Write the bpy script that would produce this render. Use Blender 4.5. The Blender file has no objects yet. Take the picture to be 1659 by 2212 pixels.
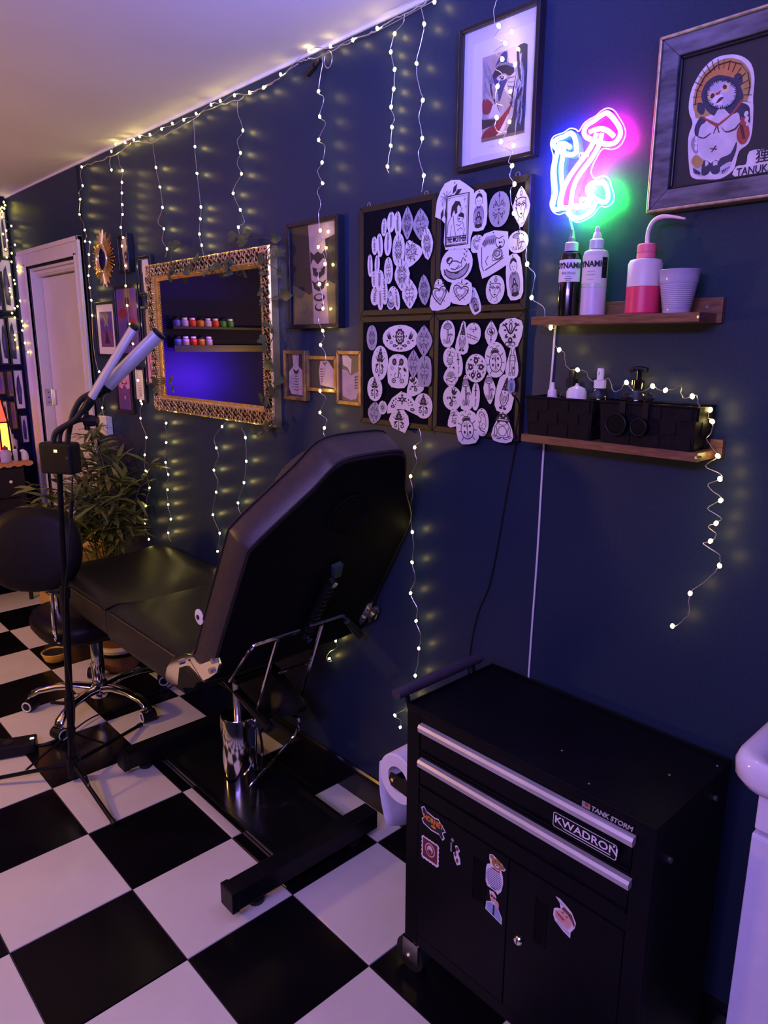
import bpy, bmesh, math, random
from mathutils import Vector, Matrix
R = random.Random(7)
pi = math.pi
C = bpy.context.scene.collection
SC = bpy.context.scene
# ---------------- camera, world, lights, exposure ----------------
cam = bpy.data.objects.new('camera', bpy.data.cameras.new('camera'))
C.objects.link(cam)
cam.data.sensor_fit = 'HORIZONTAL'; cam.data.sensor_width = 36.0; cam.data.lens = 33.650
cam.data.clip_start = 0.02
r_, u_, f_ = Vector((0.733029, -0.680186, 0.003900)), Vector((0.151879, 0.169263, 0.973798)), Vector((0.663024, 0.713230, -0.227381))
cam.matrix_world = Matrix(((r_[0], u_[0], -f_[0], -1.471457), (r_[1], u_[1], -f_[1], 0.000000), (r_[2], u_[2], -f_[2], 1.555453), (0, 0, 0, 1)))
SC.camera = cam
w = bpy.data.worlds.new('world'); SC.world = w; w.use_nodes = True
w.node_tree.nodes['Background'].inputs[0].default_value = (0.10, 0.08, 0.16, 1)
w.node_tree.nodes['Background'].inputs[1].default_value = 0.02
SC.view_settings.view_transform = 'Standard'; SC.view_settings.look = 'None'
SC.view_settings.gamma = 1.0; SC.view_settings.use_curve_mapping = False
SC.view_settings.exposure = 0.0
def lamp(name, kind, loc, col, power, size=.1, size_y=None, aim=None):
    l = bpy.data.lights.new(name, kind); l.energy = power; l.color = col
    if kind == 'AREA':
        l.size = size
        if size_y: l.shape = 'RECTANGLE'; l.size_y = size_y
    else: l.shadow_soft_size = size
    o = bpy.data.objects.new(name, l); C.objects.link(o); o.location = loc
    if aim is not None:
        o.rotation_euler = (Vector(aim) - Vector(loc)).to_track_quat('-Z', 'Y').to_euler()
    return o
# violet LED strip high on the opposite wall, soft pendant bulb, warm lamp at the far end, violet strip under the ink shelves
lamp('violet_strip_light', 'AREA', (-2.6, .0, 2.15), (.34, .21, 1.0), 50, 1.6, .12, (-.5, .8, .9))
lamp('pendant_light', 'POINT', (-2.0, .35, 2.05), (1.0, .74, .52), 13.5, .10)
lamp('warm_lamp_light', 'POINT', (-2.3, 3.4, 1.40), (1.0, .50, .12), 78, .10)
lamp('back_wall_strip_light', 'AREA', (-1.20, 4.64, 1.30), (.20, .030, 1.0), 20, .4, .04, (-1.15, 4.92, 1.30))
lamp('violet_door_fill', 'AREA', (-1.45, 4.50, 2.33), (.36, .10, 1.0), 3, .4, .04, (0, 4.6, 1.3))  # added fill, no known source: throws violet on the door and corner frames
l_ = lamp('violet_ceiling_fill', 'AREA', (-1.0, .10, 2.05), (.12, .17, 1.0), 14.0, .5, .06, (-.3, 1.75, 2.40)); l_.data.spread = math.radians(70)  # unseen fill aimed upward, added to tint the ceiling violet

# ---------------- materials ----------------
M = {}
def mat(name, col, rough=.5, metal=0., var=0., scale=30., bump=0., spec=.5, emit=None, es=0., trans=0., coat=0., alpha=1., col2=None, stretch=None, ior=1.45):
    m = bpy.data.materials.new(name); m.use_nodes = True; nt = m.node_tree
    b = nt.nodes['Principled BSDF']
    b.inputs['Base Color'].default_value = (*col, 1); b.inputs['Roughness'].default_value = rough
    b.inputs['Metallic'].default_value = metal; b.inputs['Specular IOR Level'].default_value = spec
    b.inputs['Transmission Weight'].default_value = trans; b.inputs['Coat Weight'].default_value = coat
    b.inputs['Alpha'].default_value = alpha; b.inputs['IOR'].default_value = ior
    if emit: b.inputs['Emission Color'].default_value = (*emit, 1); b.inputs['Emission Strength'].default_value = es
    if var or bump or col2:
        tc = nt.nodes.new('ShaderNodeTexCoord'); mp = nt.nodes.new('ShaderNodeMapping')
        if stretch: mp.inputs['Scale'].default_value = stretch
        nt.links.new(tc.outputs['Object'], mp.inputs['Vector'])
        n = nt.nodes.new('ShaderNodeTexNoise'); n.inputs['Scale'].default_value = scale; n.inputs['Detail'].default_value = 5
        nt.links.new(mp.outputs['Vector'], n.inputs['Vector'])
        if var or col2:
            rp = nt.nodes.new('ShaderNodeValToRGB'); e = rp.color_ramp.elements
            e[0].position = .3; e[1].position = .7
            c2 = col2 or tuple(min(1, c * (1 + var)) for c in col)
            c1 = col if col2 else tuple(c * (1 - var) for c in col)
            e[0].color = (*c1, 1); e[1].color = (*c2, 1)
            nt.links.new(n.outputs['Fac'], rp.inputs['Fac']); nt.links.new(rp.outputs['Color'], b.inputs['Base Color'])
        if bump:
            bp = nt.nodes.new('ShaderNodeBump'); bp.inputs['Strength'].default_value = bump; bp.inputs['Distance'].default_value = .002
            nt.links.new(n.outputs['Fac'], bp.inputs['Height']); nt.links.new(bp.outputs['Normal'], b.inputs['Normal'])
    M[name] = m; return m
mat('navy_paint', (.0175, .029, .058), .40, var=.12, scale=4, bump=.05, spec=.26)
M['navy_paint'].node_tree.nodes['Noise Texture'].inputs['Scale'].default_value = 160
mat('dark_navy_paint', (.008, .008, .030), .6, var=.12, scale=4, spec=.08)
mat('ceiling_paint', (.72, .70, .68), .75, var=.03, scale=3)
mat('grout', (.05, .045, .05), .8, var=.2)
mat('tile_white', (.68, .65, .57), .32, var=.06, scale=5, spec=.4)
mat('tile_black', (.0045, .004, .0055), .18, var=.3, scale=6, spec=.22)
mat('gloss_black', (.006, .006, .007), .16, var=.2, scale=9)
mat('door_white', (.62, .58, .55), .45, var=.05, scale=6)
mat('white_plastic', (.75, .73, .72), .4, var=.04)
mat('leather', (.009, .008, .009), .38, var=.25, scale=60, bump=.25, spec=.38)
mat('stool_leather', (.006, .005, .007), .45, var=.25, scale=60, bump=.2, spec=.22)
mat('leather_side', (.034, .022, .026), .45, var=.2, scale=60, bump=.25)
mat('back_cloth', (.0025, .0025, .005), .7, var=.3, scale=90, spec=.10)
mat('chrome', (.80, .78, .80), .09, 1., var=.05, scale=3)
mat('steel', (.55, .54, .56), .28, 1., var=.1, scale=12)
mat('brushed_alu', (.66, .64, .68), .42, .6, var=.1, scale=14)
mat('alu_tube', (.62, .60, .64), .40, .55, var=.05, scale=14)
mat('black_metal', (.005, .005, .007), .35, var=.2, scale=20, spec=.22)
mat('black_plastic', (.006, .006, .008), .45, var=.2, scale=25, spec=.25)
mat('black_rubber', (.010, .010, .010), .6, var=.2, scale=25)
mat('cart_black', (.0030, .0030, .0055), .42, var=.25, scale=22, spec=.13)
mat('cart_dark', (.002, .002, .003), .6, var=.2, scale=22, spec=.1)
mat('grip_foam', (.035, .028, .050), .6, var=.2, scale=40)
mat('gold', (.78, .46, .11), .30, .75, var=.35, scale=45)
mat('gold_pale', (.90, .62, .20), .26, .75, var=.2, scale=30)
mat('scroll_ground', (.014, .008, .004), .5, .4, var=.4, scale=40)
mat('bronze', (.30, .20, .09), .38, .7, var=.3, scale=40)
mat('mirror_glass', (.88, .88, .90), .015, 1., var=.01, scale=2)
mat('frame_black', (.010, .009, .011), .35, var=.2, scale=20)
mat('frame_wood_dark', (.011, .007, .008), .5, var=.45, scale=30, stretch=(1, 1, 8))
mat('weathered_wood', (.035, .035, .048), .6, col2=(.16, .15, .20), scale=60, stretch=(1, .25, 1), bump=.3)
mat('silver_gold', (.55, .42, .26), .35, .8, var=.3, scale=60)
mat('felt_black', (.004, .004, .007), .85, var=.3, scale=70, spec=.1)
mat('picture_board', (.020, .019, .024), .6, var=.15, scale=20)
mat('mat_board', (.66, .62, .64), .7, var=.03)
mat('paper', (.72, .68, .64), .7, var=.03, scale=12)
mat('paper_grey', (.36, .34, .38), .7, var=.04, scale=12)
mat('paper_blue', (.25, .30, .45), .7, var=.04, scale=12)
mat('ink', (.020, .016, .025), .7, var=.2)
mat('ink_grey', (.30, .26, .32), .7, var=.25, scale=40)
mat('walnut', (.10, .042, .022), .42, col2=(.22, .10, .05), scale=26, stretch=(8, 1, 8), bump=.15)
mat('pine', (.62, .36, .08), .5, col2=(.72, .46, .14), scale=18, stretch=(6, 1, 6))
mat('pine_yellow', (.80, .46, .05), .45, var=.1)
mat('leaf_bamboo', (.07, .095, .022), .5, col2=(.17, .18, .05), scale=9)
mat('leaf_ivy', (.030, .050, .025), .45, col2=(.06, .085, .035), scale=60)
mat('vine', (.05, .05, .025), .6, var=.3)
mat('stem_bamboo', (.08, .075, .03), .6, var=.3)
mat('wicker', (.20, .085, .03), .75, col2=(.34, .17, .07), scale=120, bump=.6)
mat('soil', (.16, .06, .025), .9, var=.4, scale=90, bump=.5)
mat('glaze_white', (.78, .74, .70), .18, var=.03)
mat('wire_silver', (.62, .58, .50), .3, .7, var=.2, scale=60)
mat('wire_green', (.010, .014, .010), .5, var=.2)
mat('bulb_light', (1, .9, .6), .4, emit=(1.0, .76, .22), es=40)
mat('bulb_warm', (1, .9, .6), .4, emit=(1.0, .82, .09), es=16)
mat('neon_magenta', (1, 1, 1), .4, emit=(1.0, .012, .45), es=130)
mat('neon_blue', (1, 1, 1), .4, emit=(.009, .05, 1.0), es=230)
mat('neon_green', (1, 1, 1), .4, emit=(.010, 1.0, .08), es=180)
def glass_mat(name, tint, k):
    m = bpy.data.materials.new(name); m.use_nodes = True; nt = m.node_tree; nt.nodes.clear()
    o = nt.nodes.new('ShaderNodeOutputMaterial'); mx = nt.nodes.new('ShaderNodeMixShader'); t = nt.nodes.new('ShaderNodeBsdfTransparent'); g = nt.nodes.new('ShaderNodeBsdfGlossy')
    lw = nt.nodes.new('ShaderNodeLayerWeight'); pw = nt.nodes.new('ShaderNodeMath'); pw.operation = 'POWER'; pw.inputs[1].default_value = 5; f = nt.nodes.new('ShaderNodeMath'); f.operation = 'MULTIPLY_ADD'; f.inputs[1].default_value = .9; f.inputs[2].default_value = k; nt.links.new(lw.outputs['Facing'], pw.inputs[0]); nt.links.new(pw.outputs[0], f.inputs[0]); t.inputs[0].default_value = (*tint, 1); g.inputs['Roughness'].default_value = .03
    nt.links.new(f.outputs[0], mx.inputs[0]); nt.links.new(t.outputs[0], mx.inputs[1]); nt.links.new(g.outputs[0], mx.inputs[2]); nt.links.new(mx.outputs[0], o.inputs[0]); M[name] = m
glass_mat('acrylic', (.97, .97, .98), .02); glass_mat('pane_glass', (.97, .97, .98), .035); glass_mat('clear_glass', (.80, .80, .84), .06)
mat('acrylic_edge', (.8, .7, .9), .2, emit=(.75, .55, 1.0), es=1.0)
mat('white_cable', (.75, .72, .76), .4, var=.03)
mat('black_cable', (.008, .008, .009), .45, var=.2)
mat('ink_bottle_black', (.004, .004, .005), .16, var=.2, coat=.5)
mat('label_white', (.74, .70, .74), .5, var=.02)
mat('bottle_clear', (.85, .83, .85), .25, trans=.35, var=.03)
mat('pigment_white', (.62, .52, .68), .35, var=.05)
mat('cap_grey', (.42, .40, .46), .45, var=.05)
mat('nozzle_clear', (.72, .74, .76), .3, trans=.3, var=.03)
mat('nozzle_dark', (.16, .15, .18), .35, var=.05)
mat('wash_white', (.66, .58, .62), .4, var=.04)
mat('wash_pink', (.74, .045, .13), .35, var=.08)
mat('cap_pink', (.80, .16, .24), .45, var=.05)
mat('tube_pink', (.72, .52, .56), .4, var=.05)
mat('cup_lilac', (.50, .46, .62), .18, trans=.15, var=.04)
mat('basket_black', (.005, .004, .006), .6, var=.4, scale=60, bump=.5, spec=.15)
mat('towel_paper', (.76, .73, .76), .85, var=.03, scale=60, bump=.3)
mat('porcelain', (.66, .62, .74), .12, var=.02, spec=.6)
mat('cabinet_white', (.60, .58, .72), .22, var=.03)
mat('crochet', (.42, .17, .05), .8, col2=(.60, .30, .10), scale=160, bump=.5)
mat('dark_wood', (.007, .005, .005), .5, var=.35, scale=30)
mat('pane_red', (.8, .05, .03), .4, emit=(1, .06, .03), es=2.2)
mat('pane_yellow', (.9, .6, .1), .4, emit=(1, .55, .06), es=2.4)
mat('led_red', (1, .2, .1), .4, emit=(1, .25, .12), es=4)
mat('led_blue', (.3, .4, 1), .4, emit=(.4, .5, 1), es=4)
for nm, c in dict(skin=(.42, .33, .32), pale=(.62, .54, .54), hair=(.03, .03, .055), blue=(.04, .045, .16), dark=(.03, .022, .03), red=(.22, .02, .035), grey=(.30, .28, .34), tan=(.20, .13, .08),
                  white=(.70, .66, .72), straw=(.42, .27, .09), orange=(.52, .22, .06), slate=(.035, .035, .075), lilac=(.50, .46, .60), belly=(.60, .56, .66), cream=(.70, .58, .34), maroon=(.09, .015, .02), brick=(.34, .06, .04),
                  photo_dark=(.035, .028, .024), photo_skin=(.50, .36, .32), photo_olive=(.20, .16, .06), violet=(.10, .05, .26), pink=(.62, .25, .52), plum=(.16, .05, .20),
                  sticker_orange=(.75, .25, .03), sticker_maroon=(.14, .02, .035), bear=(.36, .17, .05), stripe=(.10, .10, .34), shirt=(.26, .36, .62), flesh=(.66, .36, .36), brown=(.13, .05, .03), crimson=(.45, .02, .03), teal=(.012, .04, .05),
                  pot_red=(.6, .05, .03), pot_blue=(.1, .1, .6), pot_green=(.04, .25, .06), pot_orange=(.6, .22, .04), pot_lilac=(.5, .4, .8)).items():
    mat(nm, c, .55, var=.12, scale=40)

# ---------------- mesh helpers ----------------
class MB:
    def __init__(s): s.v = []; s.f = []; s.mi = []
    def add(s, vs, fs, mi=0):
        b = len(s.v); s.v += [tuple(v) for v in vs]; s.f += [tuple(i + b for i in f) for f in fs]; s.mi += [mi] * len(fs); return s
    def box(s, x0, x1, y0, y1, z0, z1, mi=0, T=None):
        vs = [(x, y, z) for x in (x0, x1) for y in (y0, y1) for z in (z0, z1)]
        if T: vs = [T @ Vector(v) for v in vs]
        return s.add(vs, [(0, 1, 3, 2), (4, 6, 7, 5), (0, 4, 5, 1), (2, 3, 7, 6), (0, 2, 6, 4), (1, 5, 7, 3)], mi)
    def tube(s, pts, r, n=8, mi=0, closed=False, cap=True):
        P = [Vector(p) for p in pts]; N = len(P)
        rr = r if isinstance(r, (list, tuple)) else [r] * N
        rings = []; prev = None
        for i, p in enumerate(P):
            a = P[(i - 1) % N] if (closed or i > 0) else p
            c = P[(i + 1) % N] if (closed or i < N - 1) else p
            t = (c - a)
            if t.length < 1e-9: t = Vector((0, 0, 1))
            t.normalize()
            if prev is None:
                h = Vector((1, 0, 0)) if abs(t.x) < .9 else Vector((0, 1, 0))
                u = (h - t * h.dot(t)).normalized()
            else:
                u = prev - t * prev.dot(t)
                if u.length < 1e-6: u = t.orthogonal()
                u.normalize()
            prev = u; vv = t.cross(u)
            rings.append([p + (u * math.cos(2 * pi * k / n) + vv * math.sin(2 * pi * k / n)) * rr[i] for k in range(n)])
        vs = [q for g in rings for q in g]; fs = []
        for i in range(N if closed else N - 1):
            j = (i + 1) % N
            for k in range(n): fs.append((i * n + k, i * n + (k + 1) % n, j * n + (k + 1) % n, j * n + k))
        if cap and not closed: fs += [tuple(range(n - 1, -1, -1)), tuple((N - 1) * n + k for k in range(n))]
        return s.add(vs, fs, mi)
    def lathe(s, prof, n=20, T=None, mi=0, c=(0, 0, 0)):
        vs = []; fs = []
        for r, z in prof:
            for k in range(n):
                a = 2 * pi * k / n; vs.append(Vector((c[0] + r * math.cos(a), c[1] + r * math.sin(a), c[2] + z)))
        if T: vs = [T @ v for v in vs]
        for i in range(len(prof) - 1):
            for k in range(n): fs.append((i * n + k, i * n + (k + 1) % n, (i + 1) * n + (k + 1) % n, (i + 1) * n + k))
        fs += [tuple(range(n - 1, -1, -1)), tuple((len(prof) - 1) * n + k for k in range(n))]
        return s.add(vs, fs, mi)
    def prism(s, poly, fn, d0, d1, mi=0):
        # poly: 2D points, fn(u, v, d) -> 3D point; extruded from depth d0 (back) to d1 (front)
        n = len(poly)
        vs = [fn(u, v, d0) for u, v in poly] + [fn(u, v, d1) for u, v in poly]
        return s.add(vs, [tuple(range(n)), tuple(range(2 * n - 1, n - 1, -1))] + [(i, i + n, (i + 1) % n + n, (i + 1) % n) for i in range(n)], mi)
    def layers(s, rings, mi=0):
        n = len(rings[0]); vs = [p for g in rings for p in g]; fs = []
        for i in range(len(rings) - 1):
            for k in range(n): fs.append((i * n + k, i * n + (k + 1) % n, (i + 1) * n + (k + 1) % n, (i + 1) * n + k))
        fs += [tuple(range(n - 1, -1, -1)), tuple((len(rings) - 1) * n + k for k in range(n))]
        return s.add(vs, fs, mi)
    def ball(s, c, r, n=8, m=6, mi=0, sc=(1, 1, 1)):
        prof = [(math.sin(pi * (i + .02) / (m + .04)), -math.cos(pi * (i + .02) / (m + .04))) for i in range(m + 1)]
        T = Matrix.Translation(Vector(c)) @ Matrix.Diagonal((r * sc[0], r * sc[1], r * sc[2], 1))
        return s.lathe(prof, n, T, mi)
    def mesh(s, name, mats, smooth=35):
        me = bpy.data.meshes.new(name); me.from_pydata(s.v, [], s.f)
        bm = bmesh.new(); bm.from_mesh(me); bmesh.ops.recalc_face_normals(bm, faces=bm.faces); bm.to_mesh(me); bm.free()
        mats = mats if isinstance(mats, (list, tuple)) else [mats]
        for m in mats: me.materials.append(M[m])
        for p, i in zip(me.polygons, s.mi): p.material_index = i
        if smooth:
            me.polygons.foreach_set('use_smooth', [True] * len(me.polygons)); me.set_sharp_from_angle(angle=math.radians(smooth))
        return me
    def obj(s, name, mats, parent=None, smooth=35, bevel=0., loc=None):
        o = bpy.data.objects.new(name, s.mesh(name, mats, smooth)); C.objects.link(o)
        if parent: o.parent = parent; o.matrix_parent_inverse = PI.get(parent.name, Matrix())
        if bevel:
            b = o.modifiers.new('bevel', 'BEVEL'); b.width = bevel; b.segments = 2; b.limit_method = 'ANGLE'
        return o
PI = {}
def thing(name, label, cat, loc, group=None):
    o = bpy.data.objects.new(name, None); C.objects.link(o); o.location = loc; o.empty_display_size = .05
    PI[o.name] = Matrix.Translation(-Vector(loc))
    o['label'] = label; o['category'] = cat
    if group: o['group'] = group
    assert 4 <= len(label.split()) <= 16, label
    return o
def tag(o, label, cat, group=None):
    o['label'] = label; o['category'] = cat
    if group: o['group'] = group
    assert 4 <= len(label.split()) <= 16, label
    return o
def struct(o): o['kind'] = 'structure'; return o
def stuff(o): o['kind'] = 'stuff'; return o
def place(me, name, parent, Mw):
    o = bpy.data.objects.new(name, me); C.objects.link(o); o.parent = parent; o.matrix_parent_inverse = PI.get(parent.name, Matrix()); o.matrix_basis = Mw; return o
def mm(p): return tuple(c / 1000. for c in p)
def cr(P, n=4, closed=False):
    # Catmull-Rom smoothing
    P = [Vector(p) for p in P]; N = len(P); out = []
    for i in range(N if closed else N - 1):
        g = lambda k: P[k % N] if closed else P[max(0, min(N - 1, k))]
        a, b, c, d = g(i - 1), g(i), g(i + 1), g(i + 2)
        for j in range(n):
            t = j / n
            out.append(.5 * ((2 * b) + (c - a) * t + (2 * a - 5 * b + 4 * c - d) * t * t + (3 * b - a - 3 * c + d) * t ** 3))
    if not closed: out.append(P[-1])
    return out
def text_mesh(body, size, fn, mats, name, parent, bold=0., ext=.0004, shear=0., sx=1.):
    cu = bpy.data.curves.new(name, 'FONT'); cu.body = body; cu.size = size; cu.offset = bold; cu.extrude = ext; cu.shear = shear
    cu.align_x = 'CENTER'; cu.align_y = 'CENTER'; cu.resolution_u = 3
    o = bpy.data.objects.new(name, cu); C.objects.link(o)
    me = bpy.data.meshes.new_from_object(o.evaluated_get(bpy.context.evaluated_depsgraph_get()))
    bpy.data.objects.remove(o)
    for v in me.vertices: v.co = fn(v.co.x * sx, v.co.y, v.co.z)
    me.materials.clear(); me.materials.append(M[mats])
    o = bpy.data.objects.new(name, me); C.objects.link(o)
    if parent: o.parent = parent; o.matrix_parent_inverse = PI.get(parent.name, Matrix())
    return o

# ---------------- measured positions (world millimetres) ----------------
STRANDS=[(-20,[(2930,2339,0),(2915,2244,1),(2892,2168,1),(2881,2090,1),(2929,2039,0),(2880,2009,1),(2902,1969,0),(2864,1930,1),(2883,1901,0)]),(-20,[(2592,2357,0),(2595,2264,1),(2590,2172,1),(2574,2053,1),(2583,2013,1),(2595,1960,1),(2583,1919,1),(2571,1881,0)]),(-20,[(2291,2355,0),(2297,2321,0),(2268,2256,1),(2307,2230,0),(2288,2190,1),(2312,2162,0),(2287,2124,1),(2320,2100,0),(2345,2069,1),(2303,2010,1),(2280,1967,0),(2320,1955,1),(2305,1912,0)]),(-40,[(1804,2359,0),(1806,2336,0),(1827,2272,1),(1802,2248,0),(1823,2204,1),(1795,2181,0),(1830,2143,1),(1800,2120,0),(1815,2079,1),(1837,2056,0),(1814,2022,1),(1839,2005,0),(1824,1966,0),(1836,1938,0),(1829,1891,1),(1818,1867,0),(1840,1845,1),(1812,1820,0),(1808,1793,1),(1841,1769,0),(1837,1736,1),(1822,1699,0),(1821,1663,1),(1845,1631,0),(1824,1596,1),(1818,1574,0),(1836,1553,1),(1812,1525,0),(1816,1475,0),(1843,1410,1),(1813,1389,0),(1845,1341,1),(1810,1321,0),(1823,1293,1),(1825,1270,0),(1795,1246,0)]),(-20,[(1490,2380,0),(1498,2359,0),(1528,2345,1),(1542,2306,1),(1527,2261,1),(1530,2215,1),(1540,2174,1),(1527,2144,0),(1536,2124,1),(1540,2079,1),(1553,2029,1),(1547,2011,0)]),(-26,[(1426,2377,0),(1415,2334,1),(1421,2307,0),(1440,2252,1),(1432,2205,0),(1416,2162,1),(1429,2129,0),(1416,2073,1),(1429,2035,0),(1408,1983,1),(1416,1944,0)]),(-30,[(1408,1327,0),(1398,1295,0),(1424,1271,1),(1415,1228,0),(1439,1186,1),(1429,1145,0),(1437,1089,0),(1429,1022,1),(1422,981,0),(1428,930,1),(1414,883,0),(1433,833,1),(1403,792,0),(1408,752,1),(1387,709,0),(1395,668,1),(1397,623,0),(1408,575,1),(1402,546,0),(1443,482,1),(1450,449,0),(1496,406,1),(1468,399,0),(1471,375,1)]),(-45,[(1165,2310,0),(1169,2308,0),(1178,2288,0),(1171,2260,0),(1162,2255,1),(1155,2249,0),(1173,2237,0),(1162,2226,0),(1141,2214,1),(1168,2207,0),(1166,2199,0),(1148,2184,1),(1167,2169,0),(1147,2154,0),(1159,2131,1),(1163,2099,0),(1140,2084,0),(1158,2066,1),(1161,2045,0),(1146,2032,0),(1127,2030,0),(1143,2012,1),(1136,2000,0),(1109,1985,0),(1119,1967,0),(1108,1955,1),(1114,1934,0),(1099,1915,1),(1110,1901,0),(1097,1852,1),(1080,1823,0),(1073,1799,1),(1059,1778,0),(1053,1737,1),(1029,1710,0),(1036,1662,1),(1003,1641,0),(995,1612,0),(997,1599,0),(979,1594,1),(966,1590,0)]),(-50,[(962,1581,0),(962,1556,0),(950,1545,1),(936,1539,0),(931,1515,0),(918,1502,0),(899,1502,1),(878,1499,0),(866,1482,0),(842,1477,0),(821,1486,0),(808,1460,0),(792,1463,0),(779,1479,1),(762,1462,0),(739,1463,0),(720,1474,1),(705,1467,0),(692,1467,1),(671,1471,0),(661,1479,0),(658,1460,0),(650,1453,0),(636,1458,1),(626,1460,0),(623,1444,0),(611,1434,0),(598,1434,1),(601,1420,0),(592,1412,1),(591,1393,0),(598,1374,0),(574,1346,1),(596,1324,0),(564,1311,0),(565,1302,1),(587,1285,0),(558,1266,0),(559,1260,1),(583,1240,0),(555,1226,0),(563,1213,1),(577,1204,0),(560,1190,0),(570,1175,1),(583,1166,0),(551,1152,0),(547,1137,0),(547,1129,1),(566,1097,0),(599,1057,1),(597,1023,0),(600,1006,0),(622,978,0),(629,976,1)]),(-30,[(3648,2367,0),(3647,2362,1),(3669,2326,0),(3654,2281,1),(3703,2260,0),(3699,2227,1),(3722,2162,1),(3689,2123,0),(3675,2086,1),(3658,2057,0),(3683,2035,1),(3625,2026,1),(3649,1972,1),(3656,1919,1),(3677,1877,1),(3673,1820,1),(3667,1761,1),(3673,1689,1),(3687,1603,0),(3683,1491,0),(3646,1417,1),(3562,1381,1),(3644,1238,1),(3624,1195,0)]),(-45,[(3196,2343,0),(3198,2303,0),(3173,2270,1),(3187,2225,1),(3195,2184,1),(3200,2138,1),(3205,2099,1),(3232,2049,1),(3217,2006,1),(3234,1972,1),(3212,1888,1),(3227,1804,1),(3226,1720,1),(3213,1639,1),(3196,1554,1),(3189,1472,1),(3171,1393,1),(3159,1301,1),(3150,1289,1),(3173,1222,1),(3127,1138,1),(3157,1055,1),(3158,980,1),(3132,903,1),(3185,809,1),(3209,721,1),(3179,647,1)]),(-20,[(2982,1232,0),(2972,1214,1),(2984,1127,1),(3002,1036,1),(2984,983,1),(3001,911,1),(3004,842,1),(2987,776,1),(3023,705,1),(2998,668,0)]),(-20,[(2465,1259,0),(2496,1239,1),(2560,1190,0),(2548,1149,1),(2534,1118,0),(2576,1056,1),(2548,1013,0),(2567,966,1),(2603,865,1),(2555,795,1),(2580,712,1)]),(-20,[(2353,1245,0),(2329,1212,1),(2330,1122,1),(2352,1036,1),(2402,948,1),(2379,899,0)]),(-20,[(1829,581,0),(1804,560,1),(1797,538,0),(1838,507,0),(1854,481,0),(1840,481,1),(1828,476,0),(1849,468,0),(1854,484,0)]),(-20,[(3339,2357,0),(3354,2333,0),(3341,2302,1)])]
HEADER=[(3672,2367),(3602,2366),(3410,2357),(3252,2357),(3178,2367),(3141,2369),(3084,2372),(2944,2341),(2792,2345),(2591,2357),(2519,2367),(2398,2363),(2291,2354),(2206,2360),(2133,2355),(2056,2365),(1978,2376),(1943,2382),(1908,2382),(1885,2377),(1829,2370),(1740,2372),(1649,2372),(1594,2373),(1556,2379),(1490,2380),(1434,2382),(1407,2388)]
HEADBULB=[(3311,2371),(3263,2392),(3168,2382),(3081,2376),(3084,2376),(3028,2378),(2936,2367),(2834,2368),(2745,2370),(2656,2365),(2562,2367),(2455,2373),(2393,2372),(2301,2369),(2209,2357),(2128,2353),(2032,2368),(1886,2396),(1786,2382),(1687,2371),(1588,2372),(1380,2372)]
CORNER=[(-30,4856,2364),(-30,4839,2345),(-30,4860,2330),(-35,4885,2338),(-45,4885,2328),(-37,4885,2315),(-39,4885,2284),(-30,4765,2222),(-30,4870,2207),(-45,4885,2188),(-30,4872,2153),(-30,4736,2115),(-40,4885,2102),(-30,4811,2075),(-38,4885,2057),(-30,4833,2028),(-30,4734,1992),(-30,4732,1970),(-31,4885,1957),(-30,4821,1922),(-30,4810,1901),(-40,4885,1878),(-41,4885,1859),(-35,4885,1827),(-30,4751,1800),(-30,4809,1771),(-30,4867,1761),(-43,4885,1733),(-30,4885,1707),(-30,4757,1683),(-30,4737,1656),(-30,4769,1630),(-41,4885,1602),(-41,4885,1574),(-33,4885,1527),(-30,4744,1555),(-30,4701,1502)]
BACKFRAMES=[(-55,-6,2065,2314),(-84,0,1750,2040),(-129,-72,1754,1964),(-83,3,1429,1705),(-125,-67,1435,1695),(-72,4,1154,1385),(-110,-71,1234,1381),(-173,-121,1251,1377),(-57,-7,939,1103),(-110,-72,1032,1190),(-151,-120,1050,1198),(-115,-69,2042,2304)]
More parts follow.
